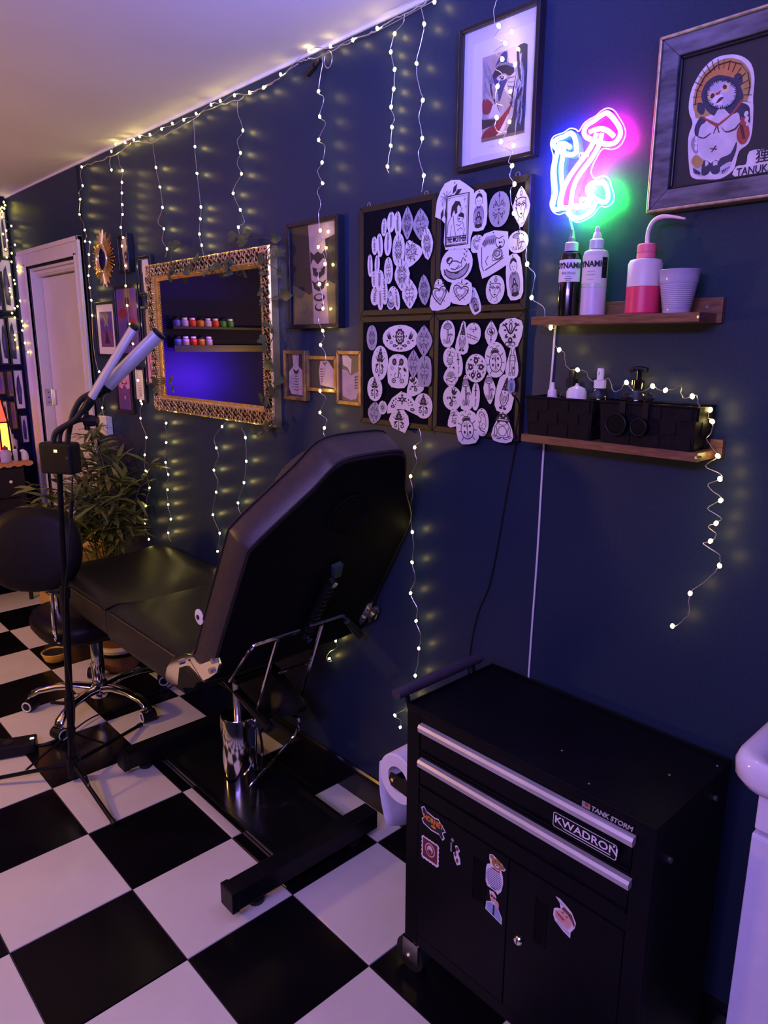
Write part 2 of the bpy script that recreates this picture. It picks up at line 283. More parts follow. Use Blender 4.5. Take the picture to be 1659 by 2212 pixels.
PAPERS=[(1565, 1874, 11, 24, 'o', 'zig', -4, 'upper left board cutout, narrow strip with a curl, start of the upper row', 0), (1536, 1884, 16, 27, 'o', 'zig', -3, 'upper left board cutout, small flower head over a ladder pattern, top row', 0), (1508, 1877, 14, 32, 'o', 'zig', 4, 'upper left board cutout, dense zigzag lattice, between flower head and grey diamond', 0), (1470, 1875, 23, 42, 'd', 'folk', 0, 'upper left board cutout, tall grey diamond with a thin cross ornament', 1), (1419, 1866, 30, 40, 'd', 'folk', 3, 'upper left board cutout, large grey snowflake bouquet, top row right end', 1), (1394, 1815, 22, 42, 'l', 'folk', 8, 'upper left board cutout, leaf shaped with dark spear tips, far right side', 0), (1600, 1828, 12, 25, 'o', 'zig', 3, 'upper left board cutout, narrow with a spiral loop, upper part of the left edge', 0), (1577, 1827, 13, 32, 'o', 'zig', 5, 'upper left board cutout, faint ladder, between the spiral loop and fir twig', 0), (1543, 1828, 15, 32, 'o', 'zig', -2, 'upper left board cutout, with fir twig strokes, left of the cross flower', 0), (1506, 1809, 25, 44, 'o', 'folk', 0, 'upper left board cutout, pale egg shape with a tall frost flower', 0), (1455, 1800, 37, 33, 't', 'folk', 30, 'upper left board cutout, wide tilted one with four heart petals, in the middle', 0), (1622, 1776, 11, 31, 'o', 'zig', 2, 'upper left board cutout, lone thin strip lowest along the left edge', 0), (1591, 1777, 11, 26, 'o', 'zig', -3, 'upper left board cutout, slim strip of stacked chevrons, left middle', 0), (1543, 1757, 18, 36, 'o', 'folk', 2, 'upper left board cutout, slim oval with an hourglass of curls', 0), (1488, 1743, 31, 43, 'd', 'folk', 2, 'upper left board cutout, large diamond filled with crossed lattice lines', 0), (1602, 1737, 11, 24, 'o', 'zig', 2, 'upper left board cutout, small strip of slanted dashes, left lower cluster', 0), (1578, 1732, 19, 29, 'o', 'zig', -2, 'upper left board cutout, broad strip with a rose over ladder rungs', 0), (1556, 1701, 13, 36, 'o', 'zig', 4, 'upper left board cutout, long narrow leaf with vine strokes, lower row', 0), (1602, 1691, 19, 26, 'o', 'zig', -6, 'upper left board cutout, lowest left one with spread rungs', 0), (1579, 1679, 13, 28, 'o', 'zig', 3, 'upper left board cutout, hanging lowest, thin and pointed', 0), (1530, 1683, 21, 32, 'o', 'moon', -14, 'upper left board cutout, with a crescent moon and a rose', 0), (1509, 1678, 12, 30, 'o', 'zig', 10, 'upper left board cutout, thin zigzag strip left of the big lattice diamond', 0), (1458, 1692, 31, 40, 'd', 'folk', 3, 'upper left board cutout, pointed diamond with looping lattice, bottom row', 0), (1402, 1698, 23, 40, 'l', 'folk', 8, 'upper left board cutout, grey lens shape with an eye flower, bottom right', 1), (1300, 1874, 66, 84, [(-0.18, 1.0), (0.22, 0.96), (0.53, 0.82), (0.95, 0.6), (1.0, 0.11), (0.95, -0.54), (0.85, -0.72), (0.86, -1.0), (-0.41, -0.96), (-0.51, -0.74), (-0.47, -0.2), (-0.65, -0.07), (-1.0, 0.04), (-0.92, 0.49), (-0.73, 0.76), (-0.52, 0.94)], 'mother', 0, 'largest paper cutout, tarot style card of a mother and child lettered THE MOTHER with flowers', 0), (1219, 1875, 27, 48, 'r', 'doll', 0, 'upper right board cutout, nesting doll in soft grey right of the mother card', 0), (1156, 1870, 32, 40, 'o', 'folk', 0, 'upper right board cutout, grey round one with a curled snowflake flower', 1), (1095, 1869, 25, 45, 'd', 'face', 3, 'upper right board cutout, face of a woman below a rose, top right corner', 0), (1225, 1799, 20, 21, 'r', 'heart', 0, 'upper right board cutout, small plain shaded heart', 0), (1099, 1792, 30, 25, 'o', 'mush', 0, 'upper right board cutout, three mushrooms among grass', 0), (1173, 1770, 49, 55, [(-0.57, 0.91), (0.06, 1.0), (0.89, 0.87), (1.0, -0.05), (0.98, -0.46), (0.5, -0.66), (-0.19, -0.9), (-0.62, -1.0), (-0.82, -0.53), (-1.0, 0.1), (-0.91, 0.57)], 'hug', 0, 'upper right board cutout, large drop shape with an animal hugging a child', 0), (1290, 1755, 55, 44, 'o', 'moon', 8, 'upper right board cutout, round one with a sleeping figure on a crescent moon', 0), (1104, 1713, 25, 54, 'r', 'doll', 8, 'upper right board cutout, dark haired nesting doll along the right edge', 0), (1160, 1687, 29, 34, 'o', 'face', -4, 'upper right board cutout, half face with closed lips and branch strokes', 0), (1344, 1684, 39, 40, 't', 'heart', 8, 'upper right board cutout, rounded triangle with two hands making a heart', 0), (1270, 1687, 39, 32, 'r', 'heart', -8, 'upper right board cutout, heart outline under a flowering twig', 0), (1230, 1664, 18, 35, 'r', 'doll', 24, 'upper right board cutout, small tilted one with a bunch of tulips, bottom', 0), (1615, 1574, 23, 36, 'o', 'folk', 0, 'lower left board cutout, grey upright oval at its top left corner', 1), (1496, 1572, 72, 37, 'o', 'wide', 0, 'lower left board cutout, widest, a medallion between two tulips', 0), (1401, 1566, 32, 41, 'd', 'folk', 0, 'lower left board cutout, grey with crossed arrows, top right', 1), (1578, 1502, 35, 50, 'o', 'bold', -6, 'lower left board cutout, tall oval with a crowned flower and two black rosettes', 0), (1501, 1481, 44, 48, 'r', 'owl', 0, 'lower left board cutout, large rounded one with two wheel flowers like eyes', 0), (1438, 1504, 26, 38, 'd', 'folk', 0, 'lower left board cutout, grey lattice diamond in the middle', 1), (1394, 1484, 27, 42, 'r', 'folk', 0, 'lower left board cutout, grey with tulips above and below a looped lattice', 1), (1597, 1427, 33, 36, 'o', 'bold', 0, 'lower left board cutout, small one with a heart flower and anchor curls', 0), (1439, 1444, 36, 28, 't', 'tulip', 20, 'lower left board cutout, black tulip on a curved twig', 0), (1485, 1391, 63, 34, [(-1.0, -0.37), (-0.67, 0.37), (-0.08, 1.0), (0.49, 0.76), (0.85, 0.17), (1.0, -0.9), (0.65, -0.72), (0.22, -0.5), (-0.29, -0.52), (-0.66, -0.89), (-1.0, -1.0)], 'arc', 0, 'lower left board cutout, arch shaped garland of black flowers', 0), (1400, 1389, 35, 35, 'o', 'bold', 0, 'lower left board cutout, black daisy over two curls, lower right', 0), (1602, 1356, 31, 34, 'l', 'folk', -6, 'lower left board cutout, grey leaf of tangled twigs at the bottom left', 1), (1565, 1374, 18, 20, 'o', 'wheel', -10, 'lower left board cutout, half hidden wheel ornament beside the grey leaf', 0), (1495, 1340, 42, 33, [(-0.87, 0.39), (-0.53, 0.86), (0.46, 1.0), (0.9, 0.5), (1.0, -0.17), (0.6, -1.0), (0.04, -0.82), (-0.63, -0.64), (-1.0, 0.02)], 'bold', 0, 'lower left board cutout, hanging below its frame with hearts and stars', 0), (1313, 1583, 26, 35, 'o', 'mush', 0, 'lower right board cutout, single faint tall mushroom, top left', 0), (1260, 1573, 23, 42, 't', 'gnome', -4, 'lower right board cutout, bearded gnome with a dark starry pointed hat', 0), (1225, 1583, 26, 27, 'o', 'band', -8, 'lower right board cutout, round with a plaster and a sprig', 0), (1171, 1582, 21, 32, 'd', 'eye', 0, 'lower right board cutout, diamond with an eye over a key', 0), (1305, 1522, 25, 27, 'o', 'bee', 0, 'lower right board cutout, bumblebee sketch', 0), (1153, 1519, 34, 44, 'o', 'bug', 8, 'lower right board cutout, large ladybird with heart spots', 0), (1109, 1583, 37, 36, 't2', 'tulip2', 0, 'lower right board cutout, black tulip bouquet at its top right corner', 0), (1299, 1472, 28, 29, 'd', 'env', 8, 'lower right board cutout, open envelope with a shell', 0), (1273, 1504, 15, 31, 'o', 'dagger', 6, 'lower right board cutout, slim hat pin with a row of beads', 0), (1213, 1497, 35, 36, 'o', 'wreath', 0, 'lower right board cutout, round wreath of five black blooms', 0), (1098, 1516, 20, 41, 't', 'person', 0, 'lower right board cutout, child in patched dungarees', 0), (1097, 1457, 12, 19, 'o', 'zig', 0, 'lower right board cutout, blue tinted one peeking out behind the second gnome', 2), (1295, 1416, 33, 32, 'o', 'tulip', -20, 'lower right board cutout, black tulip with small blooms, left middle', 0), (1247, 1433, 22, 46, 't', 'mush', 4, 'lower right board cutout, tall dark mushrooms on long stems', 0), (1213, 1425, 14, 36, 'o', 'dagger', 0, 'lower right board cutout, slim burning match', 0), (1168, 1447, 20, 38, 'd', 'mush', 6, 'lower right board cutout, spotted toadstool with a bent stem', 0), (1118, 1437, 29, 48, 'r', 'gnome', -8, 'lower right board cutout, gnome girl with plaits under a dark starry hat', 0), (1280, 1367, 32, 24, 't', 'bee', 20, 'lower right board cutout, winged fairy, mostly covered', 0), (1236, 1344, 39, 45, 'r', 'bug', 10, 'lower right board cutout, beetle with long feelers, lowest of all', 0), (1186, 1361, 22, 36, 'o', 'rat', 4, 'lower right board cutout, sitting rat with a curled tail', 0), (1119, 1355, 35, 40, 't', 'frog', 0, 'lower right board cutout, frog wearing a mushroom cap', 0)]
PORTRAIT=[('skin',[(1232,2215),(1103,2211),(1101,2029),(1226,2035)]),('pale',[(1158,2213),(1133,2211),(1128,2158),(1134,2118),(1161,2046),(1186,2036),(1154,2073),(1140,2098),(1166,2139),(1147,2155)]),('hair',[(1131,2212),(1103,2210),(1102,2033),(1152,2037),(1137,2069),(1131,2110),(1122,2138),(1128,2165)]),('blue',[(1171,2211),(1162,2211),(1158,2201),(1159,2190),(1148,2172),(1167,2166),(1193,2180),(1182,2203)]),('dark',[(1191,2180),(1164,2189),(1142,2176),(1137,2163),(1151,2158),(1171,2168),(1206,2155),(1202,2167)]),('blue',[(1198,2163),(1158,2154),(1165,2135),(1178,2109),(1184,2136)]),('pale',[(1158,2157),(1159,2155),(1161,2154),(1165,2153),(1171,2153),(1176,2154),(1181,2155),(1185,2157),(1187,2160),(1187,2162),(1184,2164),(1180,2165),(1174,2165),(1169,2164),(1164,2162),(1160,2160)]),('dark',[(1165,2157),(1166,2156),(1167,2155),(1169,2154),(1172,2155),(1175,2156),(1177,2157),(1178,2159),(1179,2160),(1179,2162),(1177,2163),(1175,2163),(1172,2163),(1170,2162),(1167,2161),(1166,2159)]),('dark',[(1207,2154),(1202,2160),(1198,2122),(1188,2116),(1175,2086),(1183,2096),(1196,2119),(1203,2133)]),('red',[(1228,2121),(1214,2123),(1196,2107),(1207,2090),(1225,2093)]),('pale',[(1197,2105),(1186,2108),(1172,2080),(1208,2080)]),('dark',[(1228,2082),(1182,2073),(1197,2062),(1227,2059)]),('red',[(1221,2052),(1197,2062),(1170,2076),(1140,2097),(1154,2073),(1186,2036),(1226,2035)]),('grey',[(1226,2091),(1214,2090),(1213,2078),(1227,2081)]),('tan',[(1227,2039),(1102,2034),(1101,2029),(1227,2031)]),('pale',[(1125,2205),(1123,2204),(1120,2176),(1122,2178)]),('pale',[(1122,2196),(1120,2195),(1118,2163),(1120,2165)]),('pale',[(1119,2187),(1118,2186),(1116,2151),(1118,2153)]),('pale',[(1116,2178),(1115,2177),(1113,2138),(1116,2140)]),('pale',[(1113,2169),(1112,2168),(1111,2125),(1114,2127)]),('pale',[(1110,2160),(1109,2159),(1109,2112),(1111,2114)]),('grey',[(1118,2071),(1116,2071),(1124,2053)]),('grey',[(1121,2064),(1119,2063),(1128,2047)]),('grey',[(1125,2056),(1123,2055),(1131,2040)]),('dark',[(1155,2154),(1136,2153),(1135,2152),(1155,2153)]),('dark',[(1154,2146),(1136,2142),(1135,2141),(1154,2145)]),('dark',[(1152,2137),(1136,2132),(1136,2131),(1152,2136)]),('dark',[(1151,2129),(1136,2122),(1136,2121),(1151,2127)]),('dark',[(1150,2120),(1136,2111),(1136,2110),(1150,2119)]),('dark',[(1149,2111),(1137,2101),(1136,2100),(1149,2110)]),('dark',[(1147,2103),(1137,2091),(1136,2089),(1147,2101)]),('grey',[(1112,2101),(1110,2100),(1111,2089),(1113,2078),(1114,2078),(1113,2089)]),('pale',[(1112,2072),(1110,2072),(1111,2062),(1115,2053),(1116,2053),(1113,2062)]),('blue',[(1128,2145),(1127,2144),(1128,2136),(1131,2128),(1131,2128),(1129,2136)]),('grey',[(1113,2165),(1111,2165),(1111,2150),(1114,2135),(1114,2135),(1113,2150)]),('pale',[(1128,2127),(1127,2127),(1127,2116),(1130,2105),(1131,2105),(1129,2116)]),('blue',[(1119,2105),(1118,2104),(1119,2091),(1123,2079),(1123,2079),(1121,2092)]),('grey',[(1122,2092),(1121,2092),(1122,2080),(1126,2069),(1126,2069),(1124,2080)]),('pale',[(1126,2069),(1124,2068),(1124,2049),(1126,2030),(1127,2030),(1126,2049)]),('blue',[(1112,2080),(1110,2079),(1112,2067),(1115,2055),(1116,2055),(1113,2067)]),('grey',[(1110,2123),(1109,2123),(1110,2111),(1113,2099),(1114,2099),(1111,2111)]),('pale',[(1118,2138),(1116,2138),(1117,2127),(1121,2116),(1121,2117),(1119,2127)]),('blue',[(1124,2080),(1123,2080),(1124,2065),(1127,2051),(1128,2051),(1126,2065)]),('grey',[(1122,2141),(1120,2141),(1121,2131),(1125,2121),(1126,2121),(1123,2131)]),('pale',[(1118,2195),(1117,2195),(1118,2182),(1120,2169),(1121,2169),(1119,2182)]),('blue',[(1107,2094),(1105,2093),(1105,2077),(1107,2062),(1108,2062),(1107,2078)]),('grey',[(1117,2108),(1116,2107),(1116,2096),(1119,2084),(1119,2084),(1118,2096)]),('pale',[(1120,2142),(1119,2142),(1120,2133),(1124,2125),(1124,2125),(1122,2134)]),('blue',[(1104,2170),(1103,2170),(1103,2155),(1105,2139),(1105,2139),(1104,2155)]),('grey',[(1109,2135),(1107,2135),(1109,2120),(1112,2106),(1113,2106),(1110,2121)]),('pale',[(1130,2181),(1128,2181),(1130,2172),(1134,2163),(1134,2163),(1131,2172)]),('blue',[(1125,2127),(1124,2127),(1123,2116),(1125,2106),(1125,2106),(1125,2117)]),('grey',[(1109,2125),(1108,2125),(1109,2109),(1112,2094),(1112,2094),(1111,2110)]),('pale',[(1111,2080),(1110,2080),(1110,2064),(1113,2048),(1113,2048),(1112,2064)]),('blue',[(1103,2093),(1102,2093),(1101,2077),(1102,2062),(1103,2062),(1103,2078)]),('grey',[(1112,2152),(1111,2152),(1112,2138),(1115,2124),(1116,2125),(1114,2138)]),('pale',[(1122,2100),(1120,2100),(1120,2083),(1121,2066),(1121,2066),(1121,2083)]),('grey',[(1204,2164),(1203,2164),(1198,2146),(1199,2146)]),('grey',[(1225,2173),(1224,2173),(1218,2155),(1219,2155)]),('grey',[(1201,2147),(1200,2146),(1195,2128),(1196,2128)]),('grey',[(1214,2173),(1213,2173),(1208,2155),(1209,2155)]),('grey',[(1222,2195),(1221,2194),(1216,2176),(1217,2176)]),('grey',[(1224,2144),(1223,2144),(1217,2125),(1218,2125)]),('grey',[(1211,2194),(1210,2194),(1205,2176),(1206,2176)]),('grey',[(1217,2203),(1216,2202),(1211,2184),(1212,2184)]),('grey',[(1221,2155),(1220,2155),(1214,2136),(1215,2136)]),('grey',[(1210,2170),(1209,2170),(1203,2152),(1204,2152)]),('grey',[(1219,2160),(1218,2160),(1213,2142),(1214,2142)]),('grey',[(1202,2172),(1201,2171),(1195,2153),(1197,2153)]),('grey',[(1226,2204),(1225,2204),(1220,2186),(1221,2186)]),('grey',[(1223,2139),(1222,2139),(1217,2120),(1218,2120)]),('grey',[(1211,2145),(1210,2145),(1205,2127),(1206,2127)]),('grey',[(1223,2189),(1222,2189),(1217,2170),(1218,2170)]),('grey',[(1156,2141),(1146,2134),(1138,2131),(1146,2133)]),('grey',[(1154,2137),(1145,2130),(1138,2127),(1145,2129)]),('grey',[(1152,2132),(1144,2126),(1138,2122),(1144,2124)]),('grey',[(1150,2128),(1143,2121),(1138,2118),(1143,2120)]),('grey',[(1147,2124),(1142,2117),(1137,2114),(1142,2116)]),('grey',[(1145,2120),(1141,2112),(1137,2109),(1141,2111)]),('grey',[(1143,2115),(1140,2108),(1137,2105),(1140,2107)]),('grey',[(1141,2111),(1139,2104),(1137,2100),(1139,2102)]),('grey',[(1139,2107),(1138,2099),(1136,2096),(1138,2098)]),('grey',[(1187,2183),(1186,2183),(1183,2187),(1184,2188)]),('grey',[(1184,2184),(1182,2184),(1180,2188),(1181,2188)]),('grey',[(1180,2184),(1179,2184),(1176,2188),(1177,2188)]),('grey',[(1177,2184),(1175,2184),(1173,2188),(1174,2189)]),('grey',[(1173,2184),(1172,2184),(1169,2188),(1170,2189)]),('grey',[(1170,2184),(1168,2184),(1166,2188),(1167,2188)]),('grey',[(1166,2183),(1165,2184),(1162,2188),(1163,2188)]),('grey',[(1163,2183),(1161,2183),(1159,2187),(1160,2187)]),('grey',[(1159,2182),(1158,2182),(1155,2186),(1156,2186)]),('grey',[(1156,2180),(1154,2181),(1152,2185),(1153,2185)]),('grey',[(1152,2179),(1151,2179),(1148,2183),(1149,2183)]),('grey',[(1149,2177),(1147,2177),(1145,2182),(1146,2182)]),('grey',[(1145,2175),(1144,2176),(1141,2180),(1142,2180)]),('grey',[(1142,2173),(1140,2174),(1138,2178),(1139,2178)]),('pale',[(1168,2159),(1168,2158),(1169,2158),(1169,2158),(1170,2158),(1171,2158),(1171,2159),(1172,2159),(1172,2160),(1172,2160),(1172,2160),(1171,2160),(1170,2160),(1169,2160),(1169,2160),(1168,2159)])]
TANUKI=[('white',[(715,2007),(711,2033),(695,2059),(673,2073),(648,2073),(625,2065),(606,2048),(597,2022),(596,1992),(593,1970),(591,1937),(595,1915),(610,1905),(614,1887),(618,1873),(639,1862),(668,1865),(693,1871),(702,1889),(710,1943),(704,1969),(712,1988)]),('straw',[(707,2005),(704,2032),(691,2054),(669,2066),(646,2067),(624,2057),(608,2038),(602,2017),(603,1998),(607,1984),(616,1987),(690,1975),(702,1989)]),('orange',[(700,2006),(696,2028),(685,2047),(666,2058),(645,2060),(627,2051),(618,2036),(624,2024),(658,2021),(689,1995)]),('slate',[(683,1992),(682,1988),(683,1984),(684,1982),(687,1981),(690,1982),(693,1985),(696,1988),(698,1993),(698,1997),(698,2000),(696,2003),(693,2003),(690,2002),(687,2000),(685,1996)]),('slate',[(617,2021),(618,2017),(621,2014),(624,2012),(627,2012),(630,2015),(633,2018),(635,2023),(635,2028),(634,2033),(632,2036),(629,2037),(625,2037),(622,2035),(619,2031),(618,2026)]),('slate',[(621,2015),(616,2006),(613,1996),(614,1987),(616,1979),(621,1973),(628,1969),(637,1967),(647,1968),(658,1972),(668,1977),(677,1985),(684,1994),(689,2004),(692,2014),(691,2023),(688,2031),(683,2037),(675,2041),(666,2043),(656,2041),(646,2037),(636,2032),(628,2024)]),('lilac',[(632,2019),(627,2012),(626,2004),(627,1997),(631,1991),(636,1987),(644,1985),(653,1985),(661,1988),(669,1993),(676,1999),(680,2007),(682,2015),(681,2022),(677,2028),(671,2033),(663,2034),(654,2034),(646,2031),(638,2026)]),('slate',[(686,1978),(693,1974),(699,1960),(696,1946),(688,1945),(684,1961),(677,1971)]),('slate',[(621,1983),(612,1985),(601,1977),(598,1963),(597,1949),(612,1954),(623,1973)]),('belly',[(655,1987),(647,1984),(633,1970),(620,1971),(615,1958),(616,1937),(618,1915),(626,1903),(645,1897),(665,1898),(680,1908),(688,1925),(690,1951),(685,1964),(668,1968)]),('slate',[(645,1897),(626,1903),(617,1922),(616,1906),(622,1888),(631,1879),(643,1879)]),('lilac',[(696,1891),(678,1903),(673,1899),(675,1873),(688,1876)]),('lilac',[(643,1881),(627,1889),(622,1885),(628,1872),(642,1870)]),('slate',[(676,1899),(662,1893),(661,1878),(669,1872),(677,1876)]),('slate',[(661,1892),(647,1895),(642,1875),(652,1871),(660,1878)]),('belly',[(672,1899),(665,1895),(666,1890),(671,1888)]),('belly',[(657,1894),(648,1895),(648,1887),(656,1887)]),('cream',[(666,2005),(667,2002),(669,2000),(671,1999),(674,2000),(677,2001),(678,2004),(679,2008),(679,2011),(678,2014),(676,2017),(673,2017),(671,2017),(668,2015),(666,2012),(666,2009)]),('cream',[(640,2014),(641,2011),(643,2010),(645,2009),(648,2010),(651,2012),(653,2014),(654,2017),(654,2020),(652,2023),(650,2025),(648,2025),(645,2025),(643,2023),(641,2020),(640,2017)]),('maroon',[(666,2008),(667,2006),(668,2005),(669,2005),(671,2005),(672,2006),(674,2007),(674,2009),(674,2011),(673,2013),(672,2014),(671,2014),(669,2014),(668,2013),(667,2011),(666,2010)]),('maroon',[(645,2019),(645,2017),(646,2016),(647,2016),(648,2016),(650,2016),(651,2017),(652,2019),(653,2021),(652,2022),(652,2023),(651,2024),(649,2024),(648,2023),(646,2022),(645,2021)]),('brick',[(666,2012),(655,2016),(657,2010),(661,2006)]),('white',[(651,2005),(650,2002),(650,2000),(652,1997),(655,1996),(659,1995),(663,1995),(666,1997),(669,1999),(670,2002),(669,2005),(667,2007),(664,2009),(660,2009),(656,2009),(653,2007)]),('white',[(650,1997),(650,1995),(650,1993),(651,1991),(653,1991),(655,1991),(658,1992),(660,1993),(661,1995),(662,1997),(661,1999),(660,2000),(658,2001),(656,2001),(653,2000),(651,1998)]),('maroon',[(657,2003),(649,2003),(653,1998),(660,1995),(662,1996)]),('brick',[(685,1977),(660,1962),(656,1956),(660,1956),(684,1974)]),('brick',[(617,1991),(614,1987),(629,1970),(655,1954),(656,1958),(632,1972)]),('brick',[(653,1956),(653,1955),(654,1954),(655,1953),(657,1953),(658,1954),(659,1955),(660,1956),(661,1958),(661,1959),(660,1961),(659,1961),(657,1961),(656,1961),(655,1959),(654,1958)]),('maroon',[(658,1955),(656,1954),(661,1943),(662,1944)]),('maroon',[(656,1954),(654,1954),(650,1943),(652,1943)]),('brick',[(595,1929),(597,1923),(599,1918),(603,1915),(607,1915),(611,1918),(615,1923),(617,1929),(618,1936),(617,1943),(614,1948),(610,1950),(606,1950),(602,1948),(598,1943),(596,1936)]),('maroon',[(616,1953),(610,1954),(601,1923),(606,1924)]),('brick',[(613,1962),(605,1959),(600,1947),(614,1949)]),('white',[(601,1964),(602,1963),(603,1961),(605,1961),(606,1961),(607,1962),(608,1964),(608,1966),(608,1967),(607,1969),(606,1970),(605,1970),(603,1970),(602,1969),(601,1968),(601,1966)]),('white',[(599,1955),(600,1954),(601,1952),(602,1952),(604,1952),(605,1953),(606,1955),(606,1957),(606,1958),(605,1960),(604,1961),(602,1961),(601,1961),(600,1960),(599,1959),(599,1957)]),('white',[(598,1947),(598,1946),(599,1945),(600,1945),(601,1945),(602,1946),(603,1947),(603,1949),(603,1950),(602,1951),(601,1952),(600,1952),(599,1952),(599,1951),(598,1950),(598,1949)]),('grey',[(700,1944),(693,1943),(688,1916),(697,1918),(703,1933)]),('white',[(691,1941),(691,1939),(691,1938),(692,1937),(693,1937),(694,1938),(695,1939),(696,1940),(696,1942),(696,1943),(696,1944),(695,1945),(694,1945),(693,1945),(692,1944),(691,1942)]),('white',[(690,1933),(690,1931),(691,1930),(691,1929),(693,1929),(694,1930),(695,1931),(696,1932),(696,1934),(696,1935),(695,1936),(695,1937),(693,1937),(692,1937),(691,1936),(690,1934)]),('white',[(689,1923),(689,1922),(690,1920),(690,1919),(692,1919),(693,1920),(694,1921),(695,1923),(695,1924),(695,1926),(695,1928),(694,1928),(693,1929),(691,1928),(690,1927),(689,1925)]),('straw',[(692,1912),(681,1905),(675,1896),(685,1887),(699,1900)]),('maroon',[(665,1919),(652,1916),(652,1914),(665,1918)]),('maroon',[(662,1912),(655,1922),(653,1921),(661,1911)]),('maroon',[(689,1944),(679,1940),(668,1945),(667,1944),(678,1938),(689,1942)]),('maroon',[(646,1951),(638,1943),(623,1945),(617,1951),(616,1949),(622,1942),(638,1941),(646,1950)]),('maroon',[(690,2003),(690,2003),(705,2002),(705,2001)]),('maroon',[(692,2013),(692,2013),(708,2016),(708,2015)]),('maroon',[(693,2022),(693,2023),(709,2029),(709,2029)]),('maroon',[(692,2031),(691,2032),(707,2042),(707,2041)]),('maroon',[(688,2039),(688,2039),(702,2052),(703,2052)]),('maroon',[(684,2045),(683,2045),(696,2061),(696,2060)]),('maroon',[(678,2050),(677,2050),(687,2067),(688,2066)]),('maroon',[(671,2052),(670,2052),(677,2070),(678,2070)]),('maroon',[(663,2052),(662,2052),(666,2070),(667,2070)]),('maroon',[(654,2051),(654,2051),(655,2068),(655,2068)]),('maroon',[(646,2047),(645,2047),(643,2062),(644,2063)]),('maroon',[(638,2042),(637,2042),(632,2055),(633,2055)]),('maroon',[(630,2035),(630,2035),(622,2045),(623,2046)]),('maroon',[(624,2027),(624,2026),(613,2034),(614,2035)]),('maroon',[(619,2018),(619,2017),(606,2022),(607,2022)]),('maroon',[(615,2008),(615,2008),(601,2009),(602,2009)]),('maroon',[(613,1999),(613,1998),(598,1995),(599,1996)]),('maroon',[(612,1989),(612,1989),(598,1983),(598,1983)]),('maroon',[(614,1981),(614,1980),(600,1971),(600,1971)]),('slate',[(630,2018),(635,2017),(632,2020)]),('slate',[(628,2015),(633,2015),(629,2017)]),('slate',[(626,2011),(630,2012),(627,2014)]),('slate',[(625,2008),(631,2009),(626,2010)]),('slate',[(625,2004),(630,2006),(625,2007)]),('slate',[(625,2001),(628,2003),(625,2003)]),('slate',[(625,1998),(631,2001),(625,2000)]),('slate',[(626,1995),(630,1998),(626,1997)]),('slate',[(628,1992),(630,1995),(627,1994)]),('slate',[(630,1989),(634,1994),(628,1991)]),('slate',[(632,1987),(635,1991),(631,1989)]),('slate',[(635,1985),(636,1989),(633,1987)]),('slate',[(638,1984),(641,1990),(636,1985)]),('slate',[(642,1983),(643,1988),(639,1984)]),('slate',[(646,1983),(645,1986),(643,1983)]),('slate',[(650,1983),(649,1989),(647,1983)]),('slate',[(654,1984),(652,1988),(651,1983)]),('slate',[(658,1985),(656,1987),(655,1984)]),('slate',[(661,1986),(659,1991),(659,1985)]),('slate',[(665,1988),(662,1991),(663,1987)]),('slate',[(669,1991),(666,1992),(666,1989)]),('slate',[(672,1993),(667,1996),(670,1991)]),('slate',[(675,1996),(671,1998),(673,1994)]),('slate',[(678,2000),(674,2000),(676,1997)]),('slate',[(680,2003),(673,2003),(678,2001)]),('slate',[(681,2007),(676,2006),(680,2004)]),('slate',[(682,2010),(679,2009),(682,2008)]),('slate',[(683,2014),(676,2012),(683,2011)]),('slate',[(683,2017),(678,2015),(683,2015)]),('slate',[(682,2021),(679,2018),(683,2018)]),('slate',[(681,2024),(675,2020),(682,2022)]),('slate',[(679,2027),(676,2023),(681,2025)]),('slate',[(677,2029),(675,2026),(679,2027)]),('slate',[(675,2031),(671,2026),(677,2030)]),('slate',[(672,2033),(670,2028),(674,2032)]),('slate',[(668,2034),(668,2031),(671,2033)]),('slate',[(665,2035),(663,2029),(667,2034)]),('slate',[(661,2035),(661,2031),(664,2035)]),('slate',[(657,2035),(658,2032),(660,2035)]),('slate',[(653,2034),(654,2029),(656,2035)]),('slate',[(649,2033),(651,2029),(652,2034)]),('slate',[(645,2031),(648,2029),(648,2033)]),('slate',[(642,2029),(645,2026),(644,2031)]),('slate',[(638,2027),(642,2025),(641,2029)]),('slate',[(635,2024),(638,2023),(637,2026)]),('slate',[(632,2021),(638,2020),(634,2023)]),('maroon',[(702,2002),(700,2027),(700,2026),(702,2001)]),('maroon',[(699,2027),(687,2048),(687,2047),(699,2026)]),('maroon',[(686,2048),(667,2060),(667,2059),(686,2047)]),('maroon',[(666,2060),(645,2061),(645,2060),(665,2059)]),('maroon',[(643,2061),(624,2052),(624,2051),(643,2060)]),('maroon',[(623,2052),(610,2034),(610,2034),(623,2051)]),('maroon',[(609,2035),(604,2015),(604,2014),(609,2034)]),('maroon',[(603,2015),(604,1996),(604,1995),(603,2015)]),('slate',[(693,1888),(692,1888),(691,1879),(691,1879)]),('slate',[(638,1876),(637,1876),(636,1870),(636,1870)]),('slate',[(690,1886),(689,1886),(688,1878),(689,1878)]),('slate',[(635,1877),(634,1877),(633,1872),(634,1873)]),('slate',[(687,1884),(686,1884),(685,1877),(686,1877)]),('slate',[(632,1878),(631,1878),(630,1874),(631,1875)]),('slate',[(684,1882),(683,1882),(682,1876),(683,1876)]),('slate',[(629,1879),(628,1879),(628,1877),(628,1877)]),('slate',[(681,1880),(680,1880),(679,1875),(680,1875)]),('slate',[(626,1880),(625,1880),(625,1879),(626,1879)]),('white',[(611,1878),(594,1879),(590,1900),(559,1899),(543,1899),(538,1874),(530,1850),(610,1859)])]
